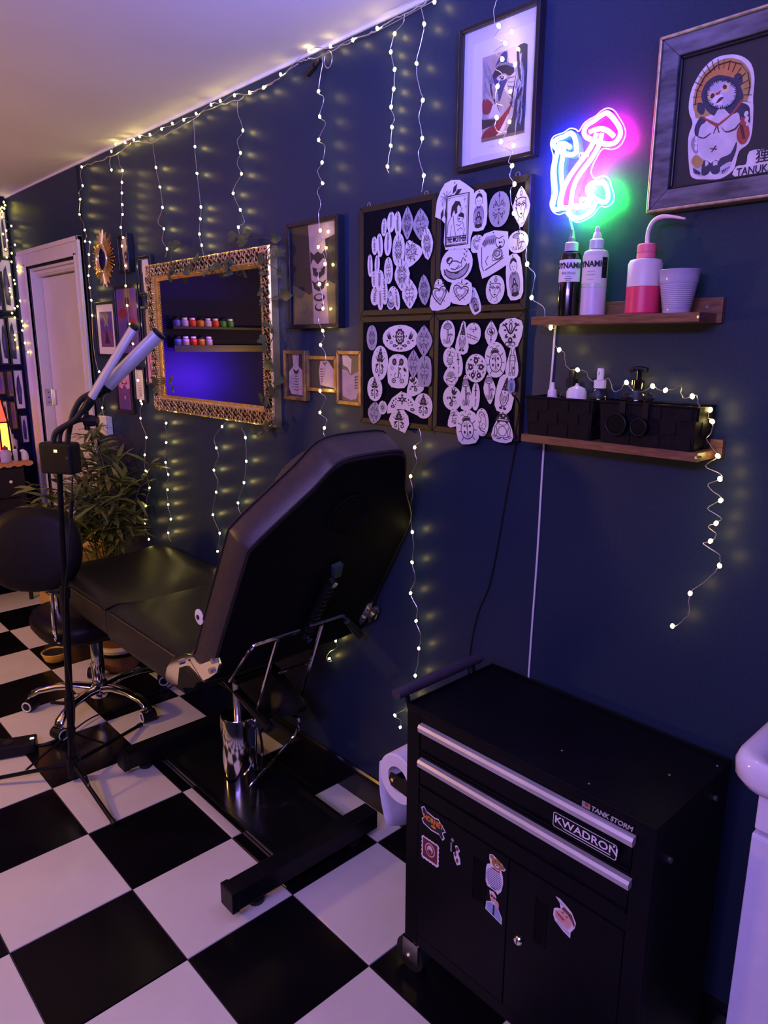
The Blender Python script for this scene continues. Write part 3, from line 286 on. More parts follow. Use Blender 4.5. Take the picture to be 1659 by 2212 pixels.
NEON=[('a',1,[(879,2020),(863,2006),(848,1986),(846,1971),(858,1960),(879,1962),(905,1973),(925,1984),(931,1995),(925,2006),(910,2011),(893,2018)]),('a',0,[(917,1992),(902,1994),(887,1992),(872,1984),(860,1973)]),('a',0,[(900,1987),(910,1965),(925,1947),(944,1929),(961,1910),(973,1890),(978,1870),(978,1853)]),('a',0,[(888,1984),(893,1962),(908,1940),(929,1919),(944,1900),(951,1878),(953,1854),(956,1845)]),('b',1,[(963,1998),(954,1989),(948,1970),(947,1959),(957,1955),(971,1958),(991,1969),(1004,1980),(1006,1988),(997,1993),(979,1995),(970,1998)]),('b',0,[(994,1982),(978,1980),(963,1970)]),('b',0,[(991,1980),(997,1959),(1001,1933),(997,1902),(994,1883),(998,1866),(999,1854),(991,1848),(978,1850),(961,1848)]),('b',0,[(978,1977),(981,1953),(983,1930),(980,1908),(977,1887),(982,1864),(981,1852)]),('c',1,[(879,1888),(870,1880),(864,1865),(865,1851),(875,1849),(891,1857),(908,1868),(913,1881),(904,1889),(890,1888)]),('c',0,[(901,1861),(912,1851),(926,1846),(946,1850)]),('c',0,[(892,1854),(897,1839),(910,1829),(930,1824),(946,1828),(959,1841)])]
NEONRIM=[(1018,1990),(1010,2002),(985,2005),(971,2010),(956,2006),(947,2000),(936,2013),(921,2019),(908,2022),(896,2029),(881,2031),(866,2023),(854,2008),(840,1987),(837,1970),(847,1954),(865,1950),(887,1955),(902,1937),(911,1919),(908,1906),(898,1899),(882,1902),(867,1893),(859,1874),(853,1861),(855,1846),(870,1839),(884,1842),(899,1827),(919,1819),(939,1817),(957,1827),(970,1840),(985,1838),(1001,1845),(1011,1862),(1007,1885),(1013,1929),(1009,1959),(1014,1975)]
IVY=[(2778,1915),(2740,1912),(2319,1904),(2256,1895),(2225,1902),(2253,1884),(2063,1880),(2773,1820),(2735,1839),(2776,1799),(2658,1821),(2592,1826),(2557,1847),(2500,1793),(2469,1801),(2428,1813),(2369,1814),(2337,1805),(2362,1790),(2128,1824),(2042,1828),(2134,1780),(2022,1764),(2130,1712),(2029,1706),(2009,1703),(2141,1679),(2124,1612),(2079,1588),(2152,1561),(2112,1524),(2118,1484),(2071,1424),(2118,1413),(2086,1391),(2147,1366),(2153,1336),(2087,1290),(2217,1252),(2114,1256),(2200,1223),(2999,1389),(2985,1348)]
CH={'rodA': [(-533,1638,640),(-507,1595,718),(-493,1575,753),(-463,1573,757),(-338,1573,757)],'rodB': [(-309,1568,766),(-253,1568,765),(-198,1569,764),(-176,1572,759),(-150,1587,732)],'gripB': [(-150,1587,732),(-58,1635,646)],'rod1': [(-411,1579,747),(-270,1945,291)],'rod2': [(-254,1577,750),(-120,1881,344)],'cross': [(-200,1961,410),(-200,1943,427),(-200,1853,488),(-200,1710,572)],'pedal': [(-120,1943,265),(-120,1896,265),(-120,1889,249),(-120,1898,223),(-120,1929,179),(-332,1893,85)],'thin': [(-230,2021,238),(-230,2010,180),(-230,2031,7)],'armL': [(-300,2040,407),(-300,1828,343)],'pole': [(-713,2477,26),(-667,2434,1154)],'bar1': [(-585,2330,1378),(-468,2222,1606)],'bar2': [(-530,2347,1414),(-391,2219,1587)],'goose1': [(-683,2421,1230),(-680,2419,1256),(-674,2413,1274),(-662,2402,1287),(-643,2385,1301),(-624,2367,1318),(-610,2354,1340),(-601,2345,1355),(-594,2339,1371)],'goose2': [(-632,2442,1225),(-628,2439,1256),(-619,2430,1299),(-608,2420,1337),(-591,2404,1373),(-571,2386,1391),(-534,2351,1412)],'holder': [(-660,2428,1229),(-658,2426,1260),(-650,2419,1283),(-636,2406,1296),(-613,2384,1311),(-597,2369,1314)],'clip': [(-596,2368,1311),(-564,2338,1311)],'box': [(-669,2408,1194)],'plug': [(-645,2386,1130),(-652,2392,1052),(-659,2400,990),(-673,2412,862),(-693,2430,714)]}
# ---------------- room shell ----------------
XW, YB, ZC, YF = -3.2, 4.92, 2.406, -1.6
TS = 1 / 3.; TX, TY = -.7857, 2.8124
floor = struct(MB().box(XW, .0, YF, YB, -.06, -.004).obj('floor', 'grout', smooth=0))
tile_mesh = {}
for c in ('tile_white', 'tile_black'):
    g = .0016; h = TS
    a, b = g, h - g
    mb = MB(); e = .0012
    mb.add([(a, a, -.004), (b, a, -.004), (b, b, -.004), (a, b, -.004), (a, a, -e), (b, a, -e), (b, b, -e), (a, b, -e), (a + e, a + e, 0), (b - e, a + e, 0), (b - e, b - e, 0), (a + e, b - e, 0)],
           [(0, 1, 5, 4), (1, 2, 6, 5), (2, 3, 7, 6), (3, 0, 4, 7), (4, 5, 9, 8), (5, 6, 10, 9), (6, 7, 11, 10), (7, 4, 8, 11), (8, 9, 10, 11)])
    tile_mesh[c] = mb.mesh('tile', c, 0)
for j in range(-8, 3):
    for k in range(-7, 12):
        x = TX + j * TS; y = TY - (k + 1) * TS
        c = 'tile_black' if (k + j) % 2 == 0 else 'tile_white'
        x1 = min(x + TS, -.001); y1 = min(y + TS, YB - .001); x0 = max(x, XW + .001)
        if x1 - x0 < .02 or y1 - y < .02: continue
        o = place(tile_mesh[c], 'tile', floor, Matrix.Translation((x0, y, R.uniform(-.0004, .0004))) @ Matrix.Diagonal(((x1 - x0) / TS, (y1 - y) / TS, 1, 1)))
struct(MB().box(XW - .1, .15, YF - .1, YB + .1, ZC, ZC + .1).obj('ceiling', 'ceiling_paint', smooth=0))
DY0, DY1, DZ = 3.88, 4.62, 1.975
mb = MB()
mb.box(0, .15, YF, DY0, -.06, ZC); mb.box(0, .15, DY1, YB + .1, -.06, ZC); mb.box(0, .15, DY0, DY1, DZ, ZC); mb.box(.10, .15, DY0, DY1, -.06, DZ)
struct(mb.obj('wall_right', 'navy_paint', smooth=0))
struct(MB().box(XW - .1, 0, YB, YB + .1, -.06, ZC).obj('wall_back', 'dark_navy_paint', smooth=0))
struct(MB().box(XW - .1, XW, YF, YB, -.06, ZC).obj('wall_left', 'navy_paint', smooth=0))
struct(MB().box(XW - .1, .15, YF - .1, YF, -.06, ZC).obj('wall_front', 'navy_paint', smooth=0))
# slim painted coving strip where the wall meets the ceiling, gloss skirting board
struct(MB().box(-.006, 0, YF, YB, ZC - .010, ZC - .0005).obj('trim_1', 'ceiling_paint'))
mb = MB()
prof = [(0, 0), (-.014, 0), (-.014, .088), (-.011, .096), (-.011, .100), (-.006, .107), (0, .107)]
mb.layers([[(x, y, z) for x, z in prof] for y in (YF, 3.775)])
struct(mb.obj('baseboard_right', 'gloss_black', smooth=0))
mb = MB(); mb.layers([[(x, y + YB, z) for y, z in prof] for x in (XW, 0)])
struct(mb.obj('baseboard_back', 'gloss_black', smooth=0))
# door with architrave
d = struct(bpy.data.objects.new('door_1', None)); C.objects.link(d)
mb = MB()
def arch(y0, y1, z0, z1): mb.box(-.018, -.0005, y0, y1, z0, z1)
arch(3.787, 3.87, .0, 2.075); arch(4.63, 4.767, .0, 2.075); arch(3.87, 4.63, 1.985, 2.075)
mb.box(-.028, -.0005, 3.787, 3.807, 0, 2.075); mb.box(-.028, -.0005, 4.742, 4.767, 0, 2.075); mb.box(-.028, -.0005, 3.787, 4.767, 2.052, 2.075)
mb.box(-.024, -.0005, 3.852, 3.87, 0, 2.0); mb.box(-.024, -.0005, 4.63, 4.650, 0, 2.0); mb.box(-.024, -.0005, 3.852, 4.650, 1.985, 2.003)
mb.box(-.0005, .0985, DY0 + .0005, DY0 + .014, 0, DZ - .0005) ; mb.box(-.0005, .0985, DY1 - .014, DY1 - .0005, 0, DZ - .0005); mb.box(-.0005, .0985, DY0 + .0145, DY1 - .0145, DZ - .014, DZ - .0005)
mb.obj('door_frame', 'door_white', d, bevel=.003, smooth=0)
mb = MB(); mb.box(.058, .095, 3.900, 4.598, .008, 1.925)
mb.obj('door_panel', 'door_white', d, bevel=.003, smooth=0)
mb = MB(); mb.box(.02, .095, DY0 + .015, DY1 - .015, 1.94, 1.9605); mb.box(.03, .095, DY0 + .015, DY1 - .015, 1.932, 1.942)
mb.obj('door_lintel', 'door_white', d, bevel=.003, smooth=0)
for z in (1.235, .30):
    h = MB().box(.012, .058, 4.6025, 4.6055, z - .05, z + .05).box(.0555, .0575, 4.545, 4.596, z - .045, z + .045).tube([(.052, 4.600, z - .05), (.052, 4.600, z + .05)], .006, 8).obj('hinge', 'steel', d)
    for dz in (-.03, 0, .03): MB().ball((.03, 4.602, z + dz), .004, 6, 4).obj('screw', 'black_metal', h)
sw = thing('light_switch', 'white plastic light switch box on the navy wall beside the white door frame', 'switch', (-.001, 3.645, 1.10))
MB().box(-.030, -.001, 3.60, 3.695, 1.103, 1.195).obj('back_box', 'white_plastic', sw, bevel=.004)
MB().box(-.036, -.0305, 3.597, 3.698, 1.100, 1.198).obj('face_plate', 'white_plastic', sw, bevel=.003)
MB().box(-.042, -.0365, 3.635, 3.662, 1.13, 1.168).obj('rocker', 'white_plastic', sw, bevel=.002)
# cable running down the wall corner above the door
tag(MB().tube(cr([(-.006, 3.775, 2.39), (-.006, 3.775, 2.2), (-.006, 3.77, 1.8), (-.006, 3.765, 1.4), (-.008, 3.66, 1.2)], 4), .0045, 6).obj('wall_cable', 'black_cable'), 'thin dark cable running down the wall along the right edge of the door frame', 'cable')

# ---------------- fairy lights ----------------
def drop_mesh(r, m, name): return MB().ball((0, 0, 0), r, 6, 5, 0, (1, 1, 1.25)).mesh(name, m)
bulb_me = drop_mesh(.0043, 'bulb_light', 'bulb')
fl = thing('fairy_light_curtain', 'silver wire fairy light curtain with warm bulbs hanging along the navy wall', 'fairy lights', (0, 2.4, ZC - .03))
hp = [(-.02, y / 1000., z / 1000.) for y, z in HEADER]
pts = cr(hp, 4)
MB().tube([p + Vector((R.uniform(-.003, .003), 0, R.uniform(-.003, .003))) for p in pts], .0020, 5).obj('header_wire', 'wire_silver', fl)
hw = MB().tube(cr([(-.026, y / 1000., z / 1000. + (.004 if i % 2 else -.006)) for i, (y, z) in enumerate(HEADBULB)], 4), .0009, 4).obj('bulb_wire', 'wire_silver', fl)
for y, z in HEADBULB: place(bulb_me, 'bulb', hw, Matrix.Translation((-.027, y / 1000., z / 1000.)))
cy, cz = HEADER[HEADER.index(min(HEADER, key=lambda p: abs(p[0] - 1880)))]
MB().tube([(-.022, 1.90, 2.338), (-.022, 1.865, 2.352)], .009, 8).tube([(-.022, 1.863, 2.352), (-.022, 1.84, 2.360)], .006, 8).obj('connector', 'black_plastic', fl)
for i in range(3): pass
MB().tube(cr([(-.024, 1.80 + .018 * math.cos(a) , 2.352 + .022 * math.sin(a)) for a in [k * .7 for k in range(18)]], 2), .0012, 4).obj('wire_tangle', 'wire_silver', fl)
for X, L in STRANDS:
    P = [(X / 1000., y / 1000., z / 1000.) for y, z, b in L]
    pts = cr(P, 4)
    zig = len([1 for l in L if l[2]]) * 2 > len(L) * 1.5       # strands given only by their bulbs get the kinks of the wire
    q = []
    for i, p in enumerate(pts):
        f = i % 4
        k = math.sin(i * 1.9 + X) * (.005 if zig and f else .0012 if f else 0)
        q.append(p + Vector((abs(k) * -.5, k, 0)))
    s = MB().tube(q, .00095, 4).obj('strand', 'wire_silver', fl)
    for p, l in zip(P, L):
        if l[2]: place(bulb_me, 'bulb', s, Matrix.Translation(p) @ Matrix.Rotation(R.uniform(-.8, .8), 4, 'X'))
cs = thing('corner_string_lights', 'dark green wired string of round white lights bunched in the far wall corner', 'string lights', (-.03, 4.88, 2.38))
CP = [mm(p) for p in CORNER]
wire = MB().tube(cr(sorted(CP, key=lambda p: -p[2]), 3), .0016, 5).obj('wire', 'wire_green', cs)
bulb2 = drop_mesh(.0052, 'bulb_warm', 'bulb')
for p in CP: place(bulb2, 'bulb', cs, Matrix.Translation(p))

# ---------------- pictures and mirrors ----------------
def wallfn(u, v, d): return (-d, u, v)           # u = world y, v = world z, d = distance out from the right wall
def backfn(u, v, d): return (u, YB - d, v)       # u = world x on the back wall
def frame_rect(root, a0, a1, z0, z1, w, depth, m, fn=wallfn, name='frame', bevel=.002, lip=None):
    mb = MB(); I = [(a0 + w, z0 + w), (a1 - w, z0 + w), (a1 - w, z1 - w), (a0 + w, z1 - w)]; O = [(a0, z0), (a1, z0), (a1, z1), (a0, z1)]
    for i in range(4):
        j = (i + 1) % 4
        mb.prism([O[i], O[j], I[j], I[i]], fn, .0006, depth)
    return mb.obj(name, m, root, smooth=0, bevel=bevel)
def rect(mb, a0, a1, z0, z1, d0, d1, fn=wallfn, mi=0): return mb.prism([(a0, z0), (a1, z0), (a1, z1), (a0, z1)], fn, d0, d1, mi)
def wpoly(mb, poly, d0, d1, mi=0): return mb.prism(poly, wallfn, d0, d1, mi)
def picture(name, label, y0, y1, z0, z1, w, fm, mat_w, art, group=None, depth=.018, fn=wallfn, cat='picture', glass=False):
    """art: list of (material, polygon in 0..1 u (left to right as seen) / v (bottom to top))"""
    ctr = fn((y0 + y1) / 2, z0, .001)
    t = thing(name, label, cat, ctr, group)
    frame_rect(t, y0, y1, z0, z1, w, depth, fm, fn)
    d = depth * .55
    if mat_w: rect(MB(), y0 + w, y1 - w, z0 + w, z1 - w, .001, d, fn).obj('mount', 'mat_board', t, smooth=0)
    k = w + mat_w
    a0, a1, b0, b1 = y0 + k, y1 - k, z0 + k, z1 - k
    mats = []; mb = MB(); flip = fn is wallfn
    for i, (m, poly) in enumerate(art):
        if m not in mats: mats.append(m)
        pl = [(((a1 - (a1 - a0) * u) if flip else (a0 + (a1 - a0) * u)), b0 + (b1 - b0) * v) for u, v in poly]
        mb.prism(pl, fn, d + .0001 + i * .00008, d + .0006 + i * .00012, mats.index(m))
    mb.obj('print', mats, t, smooth=0)
    if glass: rect(MB(), y0 + w, y1 - w, z0 + w, z1 - w, depth - .004, depth - .003, fn).obj('glass', 'pane_glass', t, smooth=0)
    return t
FULL = [(0, 0), (1, 0), (1, 1), (0, 1)]
def el(cx, cy, rx, ry, n=14, a0=0, a1=360): return [(cx + rx * math.cos(math.radians(a0 + (a1 - a0) * i / n)), cy + ry * math.sin(math.radians(a0 + (a1 - a0) * i / n))) for i in range(n if a1 - a0 >= 360 else n + 1)]
ribs = lambda cx, y0, n, w, dy, m='dark': [(m, [(cx, y0 + i * dy), (cx - w * (1 - .12 * i), y0 + .03 + i * dy), (cx, y0 + .022 + i * dy), (cx + w * (1 - .12 * i), y0 + .03 + i * dy)]) for i in range(n)]
arm = [('photo_dark', FULL), ('photo_skin', [(.30, 1), (.22, .6), (.25, .2), (.32, 0), (.72, 0), (.80, .3), (.84, .7), (.88, 1)])]
mush = [('dark', [(.4, .25), (.55, .2), (.7, .3), (.68, .52), (.5, .6), (.38, .5)]), ('photo_skin', el(.54, .40, .07, .05))]
picture('small_picture_frame', 'small black frame with a tattooed leg photo, highest of the group near the door', 3.215, 3.325, 1.865, 2.026, .012, 'frame_black', 0, arm + mush, 'framed photos near the door', .03)
picture('small_picture_frame', 'black frame with a tattooed forearm photo, directly left of the gold mirror top', 3.03, 3.162, 1.757, 1.922, .014, 'frame_black', 0, [('photo_dark', FULL), ('mat_board', [(.25, 1), (.22, .6), (.30, .1), (.36, 0), (.72, 0), (.80, .3), (.84, .8), (.8, 1)])] + [('dark', [(.42, .42), (.52, .12), (.62, .42), (.68, .5), (.56, .46), (.46, .5)])], 'framed photos near the door')
picture('poster_frame', 'largest black framed poster near the door, dark violet figure on red', 3.175, 3.435, 1.495, 1.816, .016, 'frame_black', 0, [('violet', FULL), ('plum', [(0, .45), (.5, .6), (1, .4), (1, .8), (.6, .9), (0, .8)]), ('tan', [(.4, 1), (.35, .75), (.5, .65), (.68, .75), (.64, 1)]), ('red', el(.7, .45, .18, .1)), ('red', el(.25, .62, .2, .08)), ('dark', [(.25, .1), (.45, .5), (.7, .15)]), ('dark', el(.5, .8, .1, .07))])
picture('white_mount_picture', 'black framed picture with wide white mount, leftmost beside the door', 3.44, 3.678, 1.492, 1.75, .012, 'frame_black', .034, [('violet', FULL), ('plum', [(0, 0), (1, 0), (1, .4), (.6, .55), (.3, .4), (0, .5)]), ('tan', [(.25, .95), (.5, 1), (.75, .92), (.6, .6), (.5, .75), (.38, .58)]), ('grey', [(.35, .6), (.65, .9), (.67, .86), (.38, .57)]), ('grey', [(.65, .6), (.35, .9), (.33, .86), (.62, .57)]), ('dark', [(.3, .1), (.5, .5), (.7, .1)])])
picture('small_picture_frame', 'black frame with a feather tattoo photo, left of the gold mirror middle', 3.03, 3.16, 1.536, 1.715, .012, 'frame_black', 0, arm + ribs(.54, .2, 8, .16, .07), 'framed photos near the door')
picture('small_picture_frame', 'black frame with a pink lit leaf photo, left of the gold mirror lower edge', 3.025, 3.148, 1.372, 1.528, .012, 'frame_black', 0, [('pink', FULL), ('plum', [(.4, .05), (.62, .05), (.7, .5), (.55, .95), (.38, .5)])], 'framed photos near the door')
picture('tall_picture_frame', 'tall black frame with a pink arch over a violet scene, lowest beside the lamp', 3.31, 3.493, 1.228, 1.455, .016, 'frame_black', 0, [('plum', FULL), ('pink', [(.1, .55), (.1, .85), (.3, .98), (.7, .98), (.9, .85), (.9, .55), (.7, .5), (.5, .62), (.3, .5)]), ('violet', [(.2, 0), (.3, .35), (.5, .45), (.7, .35), (.8, 0)]), ('pink', el(.5, .3, .06, .05)), ('dark', [(.3, .62), (.34, .72), (.38, .64), (.62, .64), (.66, .72), (.7, .62)])])
picture('small_picture_frame', 'small black frame with a pale thistle photo, behind the fairy light cluster', 3.168, 3.286, 1.29, 1.449, .012, 'frame_black', 0, [('mat_board', FULL), ('ink_grey', [(.4, .1), (.55, .4), (.6, .1)])] + ribs(.5, .3, 6, .3, .08, 'ink_grey'), 'framed photos near the door')
# tall photo frame and the three bronze frames
sp = [('photo_dark', FULL), ('photo_olive', [(0, 0), (1, 0), (1, .38), (.7, .45), (.4, .3), (0, .42)]), ('photo_skin', [(.38, 1), (.40, .8), (.42, .55), (.46, .3), (.47, 0), (.80, 0), (.76, .35), (.78, .6), (.74, .84), (1, .88), (1, 1)]),
      ('dark', [(.42, .74), (.5, .70), (.58, .73), (.66, .70), (.74, .74), (.78, .62), (.70, .66), (.58, .60), (.48, .66), (.42, .60)]), ('dark', [(.46, .58), (.60, .55), (.74, .58), (.72, .50), (.6, .46), (.48, .50)]), ('photo_skin', el(.60, .54, .05, .02)),
      ('dark', [(.44, .45), (.52, .42), (.60, .44), (.68, .42), (.76, .45), (.70, .36), (.60, .33), (.50, .36)]), ('photo_skin', el(.6, .40, .06, .025)), ('dark', el(.6, .27, .12, .04)), ('photo_skin', el(.6, .275, .08, .025)), ('dark', el(.6, .17, .10, .04)), ('photo_skin', el(.6, .18, .07, .028)),
      ('tan', el(.22, .17, .11, .055)), ('photo_olive', el(.22, .17, .095, .047))]
picture('tall_photo_frame', 'tall black and gold frame with a tattooed forearm photo, right of the gold mirror', 1.762, 2.024, 1.604, 1.932, .014, 'frame_black', 0, sp, depth=.028, glass=True)
neck = lambda k: [('photo_dark', FULL), ('photo_skin', [(.30, 1), (.34, .72), (.08, .58), (.04, .2), (.2, .05), (.85, .03), (.96, .2), (.94, .6), (.66, .72), (.68, 1)]), ('dark', [(.32, .66), (.5, .60), (.68, .66), (.62, .56), (.5, .52), (.38, .56)])] + ribs(.5, .14, 6, .26, .065)
picture('bronze_photo_frame', 'bronze frame with a neck and spine tattoo photo, leftmost of the three small frames', 1.945, 2.066, 1.370, 1.535, .013, 'bronze', 0, neck(0), depth=.024)
picture('bronze_photo_frame', 'landscape bronze frame with a shoulder photo, between two upright bronze frames', 1.788, 1.9445, 1.404, 1.519, .013, 'bronze', 0, [('photo_dark', FULL), ('photo_skin', [(.42, .96), (.36, .6), (.40, .1), (.98, .02), (1, .6), (.72, .98)])] + [('dark', [(.42, .2 + .09 * i), (.56, .24 + .09 * i), (.43, .24 + .09 * i)]) for i in range(6)] + [('dark', [(.5, .95), (.6, .8), (.7, .95), (.6, .88)])], depth=.018)
picture('bronze_photo_frame', 'upright bronze frame with two backs in a photo, rightmost of the three small frames', 1.662, 1.780, 1.371, 1.537, .013, 'bronze', 0, [('photo_olive', FULL), ('photo_skin', [(.05, .68), (.05, .1), (.5, .02), (.75, .05), (.95, .3), (.96, .66), (.7, .6), (.5, .55), (.3, .66)]), ('cream', [(.06, 1), (.1, .78), (.35, .72), (.5, .58), (.55, .9), (.3, 1)])] + [('dark', [(.70, .26 + .06 * i), (.9, .30 + .06 * i), (.72, .30 + .06 * i)]) for i in range(5)], depth=.024)
# back wall gallery
nm = ['slim framed drawing highest on the far back wall with violet light', 'framed drawing with white mount second from the top by the corner', 'framed dark drawing left of the second row drawing on the back wall', 'framed pale drawing of the third row by the corner, under the lights', 'framed violet drawing left of the pale third row drawing', 'framed drawing of an oval shape on the back wall by the door frame', 'thin framed brown strip picture left of the oval drawing', 'small framed drawing left of the thin brown strip picture', 'lowest small framed drawing on the back wall nearest the corner', 'narrow framed brown picture low on the back wall', 'pale narrow framed drawing beside the coloured lamp', 'framed drawing at the very left of the top row']
for (x0, x1, z0, z1), l in zip(BACKFRAMES, nm):
    x0, x1, z0, z1 = x0 / 1000., x1 / 1000., z0 / 1000., z1 / 1000.
    x1 = min(x1, -.012)
    br = 'brown' in l
    picture('gallery_frame', l, x0 - .006, x1 + .004, z0 - .012, z1 + .012, .010, 'frame_black', 0, [('tan' if br else 'mat_board', FULL), ('plum' if br else 'slate', [(.3, .12), (.7, .1), (.8, .5), (.6, .9), (.35, .8), (.2, .5)]), ('violet', [(.4, .3), (.6, .3), (.65, .6), (.45, .7)])], 'gallery on the far back wall', .014, backfn)

# sunburst mirror
sb = thing('sunburst_mirror', 'round gold sunburst mirror with pointed rays on the navy wall by the door', 'mirror', (-.001, 3.535, 1.83))
cy, cz = 3.535, 1.945
mb = MB()
for i in range(44):
    a = 2 * pi * i / 44; L = .098 + .022 * abs(math.cos(a * 2)) + (.012 if i % 2 else -.004)
    da = .072
    p = lambda r, b, d: (-d, cy + r * math.sin(a + b), cz + r * math.cos(a + b))
    mb.add([p(.056, -da, .006), p(.056, da, .006), p(L, .02, .008), p(L, -.02, .008), p(.056, 0, .016), p(L - .006, 0, .013)], [(0, 3, 2, 1), (0, 4, 5, 3), (4, 1, 2, 5), (3, 5, 2), (0, 1, 4)])
stuff(mb.obj('rays', 'gold', sb, smooth=0))
MB().tube([(-.018, cy + .060 * math.cos(a), cz + .060 * math.sin(a)) for a in [2 * pi * k / 28 for k in range(28)]], .0055, 8, closed=True).obj('inner_ring', 'gold_pale', sb)
MB().lathe([(.058, 0), (.058, .004), (.050, .007), (.02, .0095), (.001, .010)], 28, Matrix.Translation((-.010, cy, cz)) @ Matrix.Rotation(-pi / 2, 4, 'Y')).obj('mirror_glass', 'mirror_glass', sb)

# ornate gold mirror
gm = thing('ornate_gold_mirror', 'large ornate gold framed wall mirror with scrollwork, ivy draped over it', 'mirror', (-.001, 2.6, 1.27))
Y0, Y1, Z0, Z1 = 2.115, 3.045, 1.270, 1.878
I0, I1, J0, J1 = 2.185, 2.945, 1.338, 1.812
def bandrect(d_out, d_in, o, i, name, m):
    mb = MB(); ca = lambda t: [(Y0 + t, Z0 + t), (Y1 - t, Z0 + t), (Y1 - t, Z1 - t), (Y0 + t, Z1 - t)]
    A, B_ = ca(o), ca(i)
    for k in range(4):
        j = (k + 1) % 4
        mb.add([(-.001, *A[k]), (-.001, *A[j]), (-d_out, *A[j]), (-d_out, *A[k]), (-d_in, *B_[j]), (-d_in, *B_[k]), (-.001, *B_[j]), (-.001, *B_[k])], [(0, 1, 2, 3), (3, 2, 4, 5), (5, 4, 6, 7)])
    return mb.obj(name, m, gm, smooth=0)
bandrect(.030, .036, 0, .006, 'outer_edge', 'gold_pale')
bandrect(.030, .030, .006, .050, 'scroll_bed', 'scroll_ground')
bandrect(.034, .026, .050, .058, 'bead_rail', 'gold_pale')
bandrect(.026, .016, .058, .0705, 'inner_slope', 'gold')
mb = MB()
def scroll(cu, cv, ax, s, fl):
    pts = []
    for k in range(12):
        a = k * .62; r = .0165 * (1 - k / 14.)
        u, v = r * math.cos(a) * s, r * math.sin(a) * fl
        pts.append((-.034, cu + (u if ax else v), cv + (v if ax else u)))
    mb.tube(pts, [.0036 - .00014 * k for k in range(12)], 5)
for side in range(4):
    ax = side % 2 == 0
    L0, L1 = (Y0 + .02, Y1 - .02) if ax else (Z0 + .02, Z1 - .02)
    n = int((L1 - L0) / .031)
    c = {0: Z0 + .028, 2: Z1 - .028, 1: Y1 - .028, 3: Y0 + .028}[side]
    for k in range(n + 1):
        t = L0 + (L1 - L0) * k / n
        for q, o in ((1, .010), (-1, -.010)):
            if ax: scroll(t + .005 * q, c + o, True, 1 if k % 2 else -1, q)
            else: scroll(c + o, t + .005 * q, False, 1 if k % 2 else -1, q)
        if k % 2 == 0: mb.ball((-.034, t, c) if ax else (-.034, c, t), .005, 6, 4)
stuff(mb.obj('scrollwork', 'gold_pale', gm))
mb = MB()
for a0, a1, fixed, ax in ((I0 - .016, I1 + .016, J0 - .014, 1), (I0 - .016, I1 + .016, J1 + .014, 1), (J0 - .014, J1 + .014, I0 - .016, 0), (J0 - .014, J1 + .014, I1 + .042, 0)):
    n = int((a1 - a0) / .009)
    for k in range(n):
        t = a0 + (a1 - a0) * (k + .5) / n
        mb.ball((-.033, t, fixed) if ax else (-.033, fixed, t), .0038, 5, 4)
stuff(mb.obj('beads', 'gold_pale', gm))
MB().box(-.0185, -.012, Y0 + .055, Y1 - .055, Z0 + .055, Z1 - .055).obj('mirror_glass', 'mirror_glass', gm, smooth=0)

# ivy garland
iv = thing('ivy_garland', 'artificial ivy garland with dark heart leaves over the gold mirror', 'garland', (-.05, 2.6, 1.92))
def leaf_me(L, W_, m, fold=.25, curl=.2, name='leaf', heart=False):
    vs = []; fs = []
    n = 5
    for i in range(n + 1):
        t = i / n
        wd = W_ * ((math.sin(pi * min(1, t * .8 + .2)) ** .8) if heart else math.sin(pi * (t * .94 + .03)) ** .8)
        if i == n: wd = W_ * .03
        z = -curl * L * t * t
        vs += [(-wd, L * t - (.15 * L if heart and i == 0 else 0), z + fold * wd), (0, L * t, z), (wd, L * t - (.15 * L if heart and i == 0 else 0), z + fold * wd)]
    for i in range(n):
        for k in (0, 1): fs.append((i * 3 + k, i * 3 + k + 1, i * 3 + k + 4, i * 3 + k + 3))
    return MB().add(vs, fs).mesh(name, m, 60)
ivl = [leaf_me(.036, .017, 'leaf_ivy', .3, .3, heart=True), leaf_me(.044, .020, 'leaf_ivy', .2, .2, heart=True), leaf_me(.030, .011, 'leaf_ivy', .5, .35, heart=True)]
for y, z in IVY:
    a = R.uniform(-2.6, -.6)
    Mx = Matrix.Translation((-.050 - R.uniform(0, .012), y / 1000., z / 1000. + .012)) @ Matrix.Rotation(-pi / 2 + R.uniform(-.5, .5), 4, 'Y') @ Matrix.Rotation(R.choice((1, -1)) * R.uniform(1.0, 2.4) + pi / 2, 4, 'Z')
    place(R.choice(ivl), 'leaf', iv, Mx)
top = sorted([p for p in IVY if p[1] > 1760], key=lambda p: -p[0]); right = sorted([p for p in IVY if p[0] < 2330], key=lambda p: -p[1])
def hang(L): return [(-.046 - .004 * (i % 2), y / 1000., z / 1000. + .01) for i, (y, z) in enumerate(L)]
MB().tube(cr(hang(top[::2]), 3), .0014, 5).obj('stem', 'vine', iv)
MB().tube(cr(hang(right[::2]), 3), .0014, 5).obj('stem', 'vine', iv)
MB().tube(cr([(-.04, 3.06, 1.85), (-.045, 3.05, 1.6), (-.04, 3.04, 1.42), (-.03, 3.03, 1.33)], 4), .0014, 5).obj('stem', 'vine', iv)
MB().tube(cr([(-.04, 2.13, 1.30), (-.03, 2.06, 1.27), (-.03, 1.99, 1.36), (-.02, 1.985, 1.50), (-.02, 2.05, 1.62)], 4), .0007, 4).obj('stem', 'vine', iv)
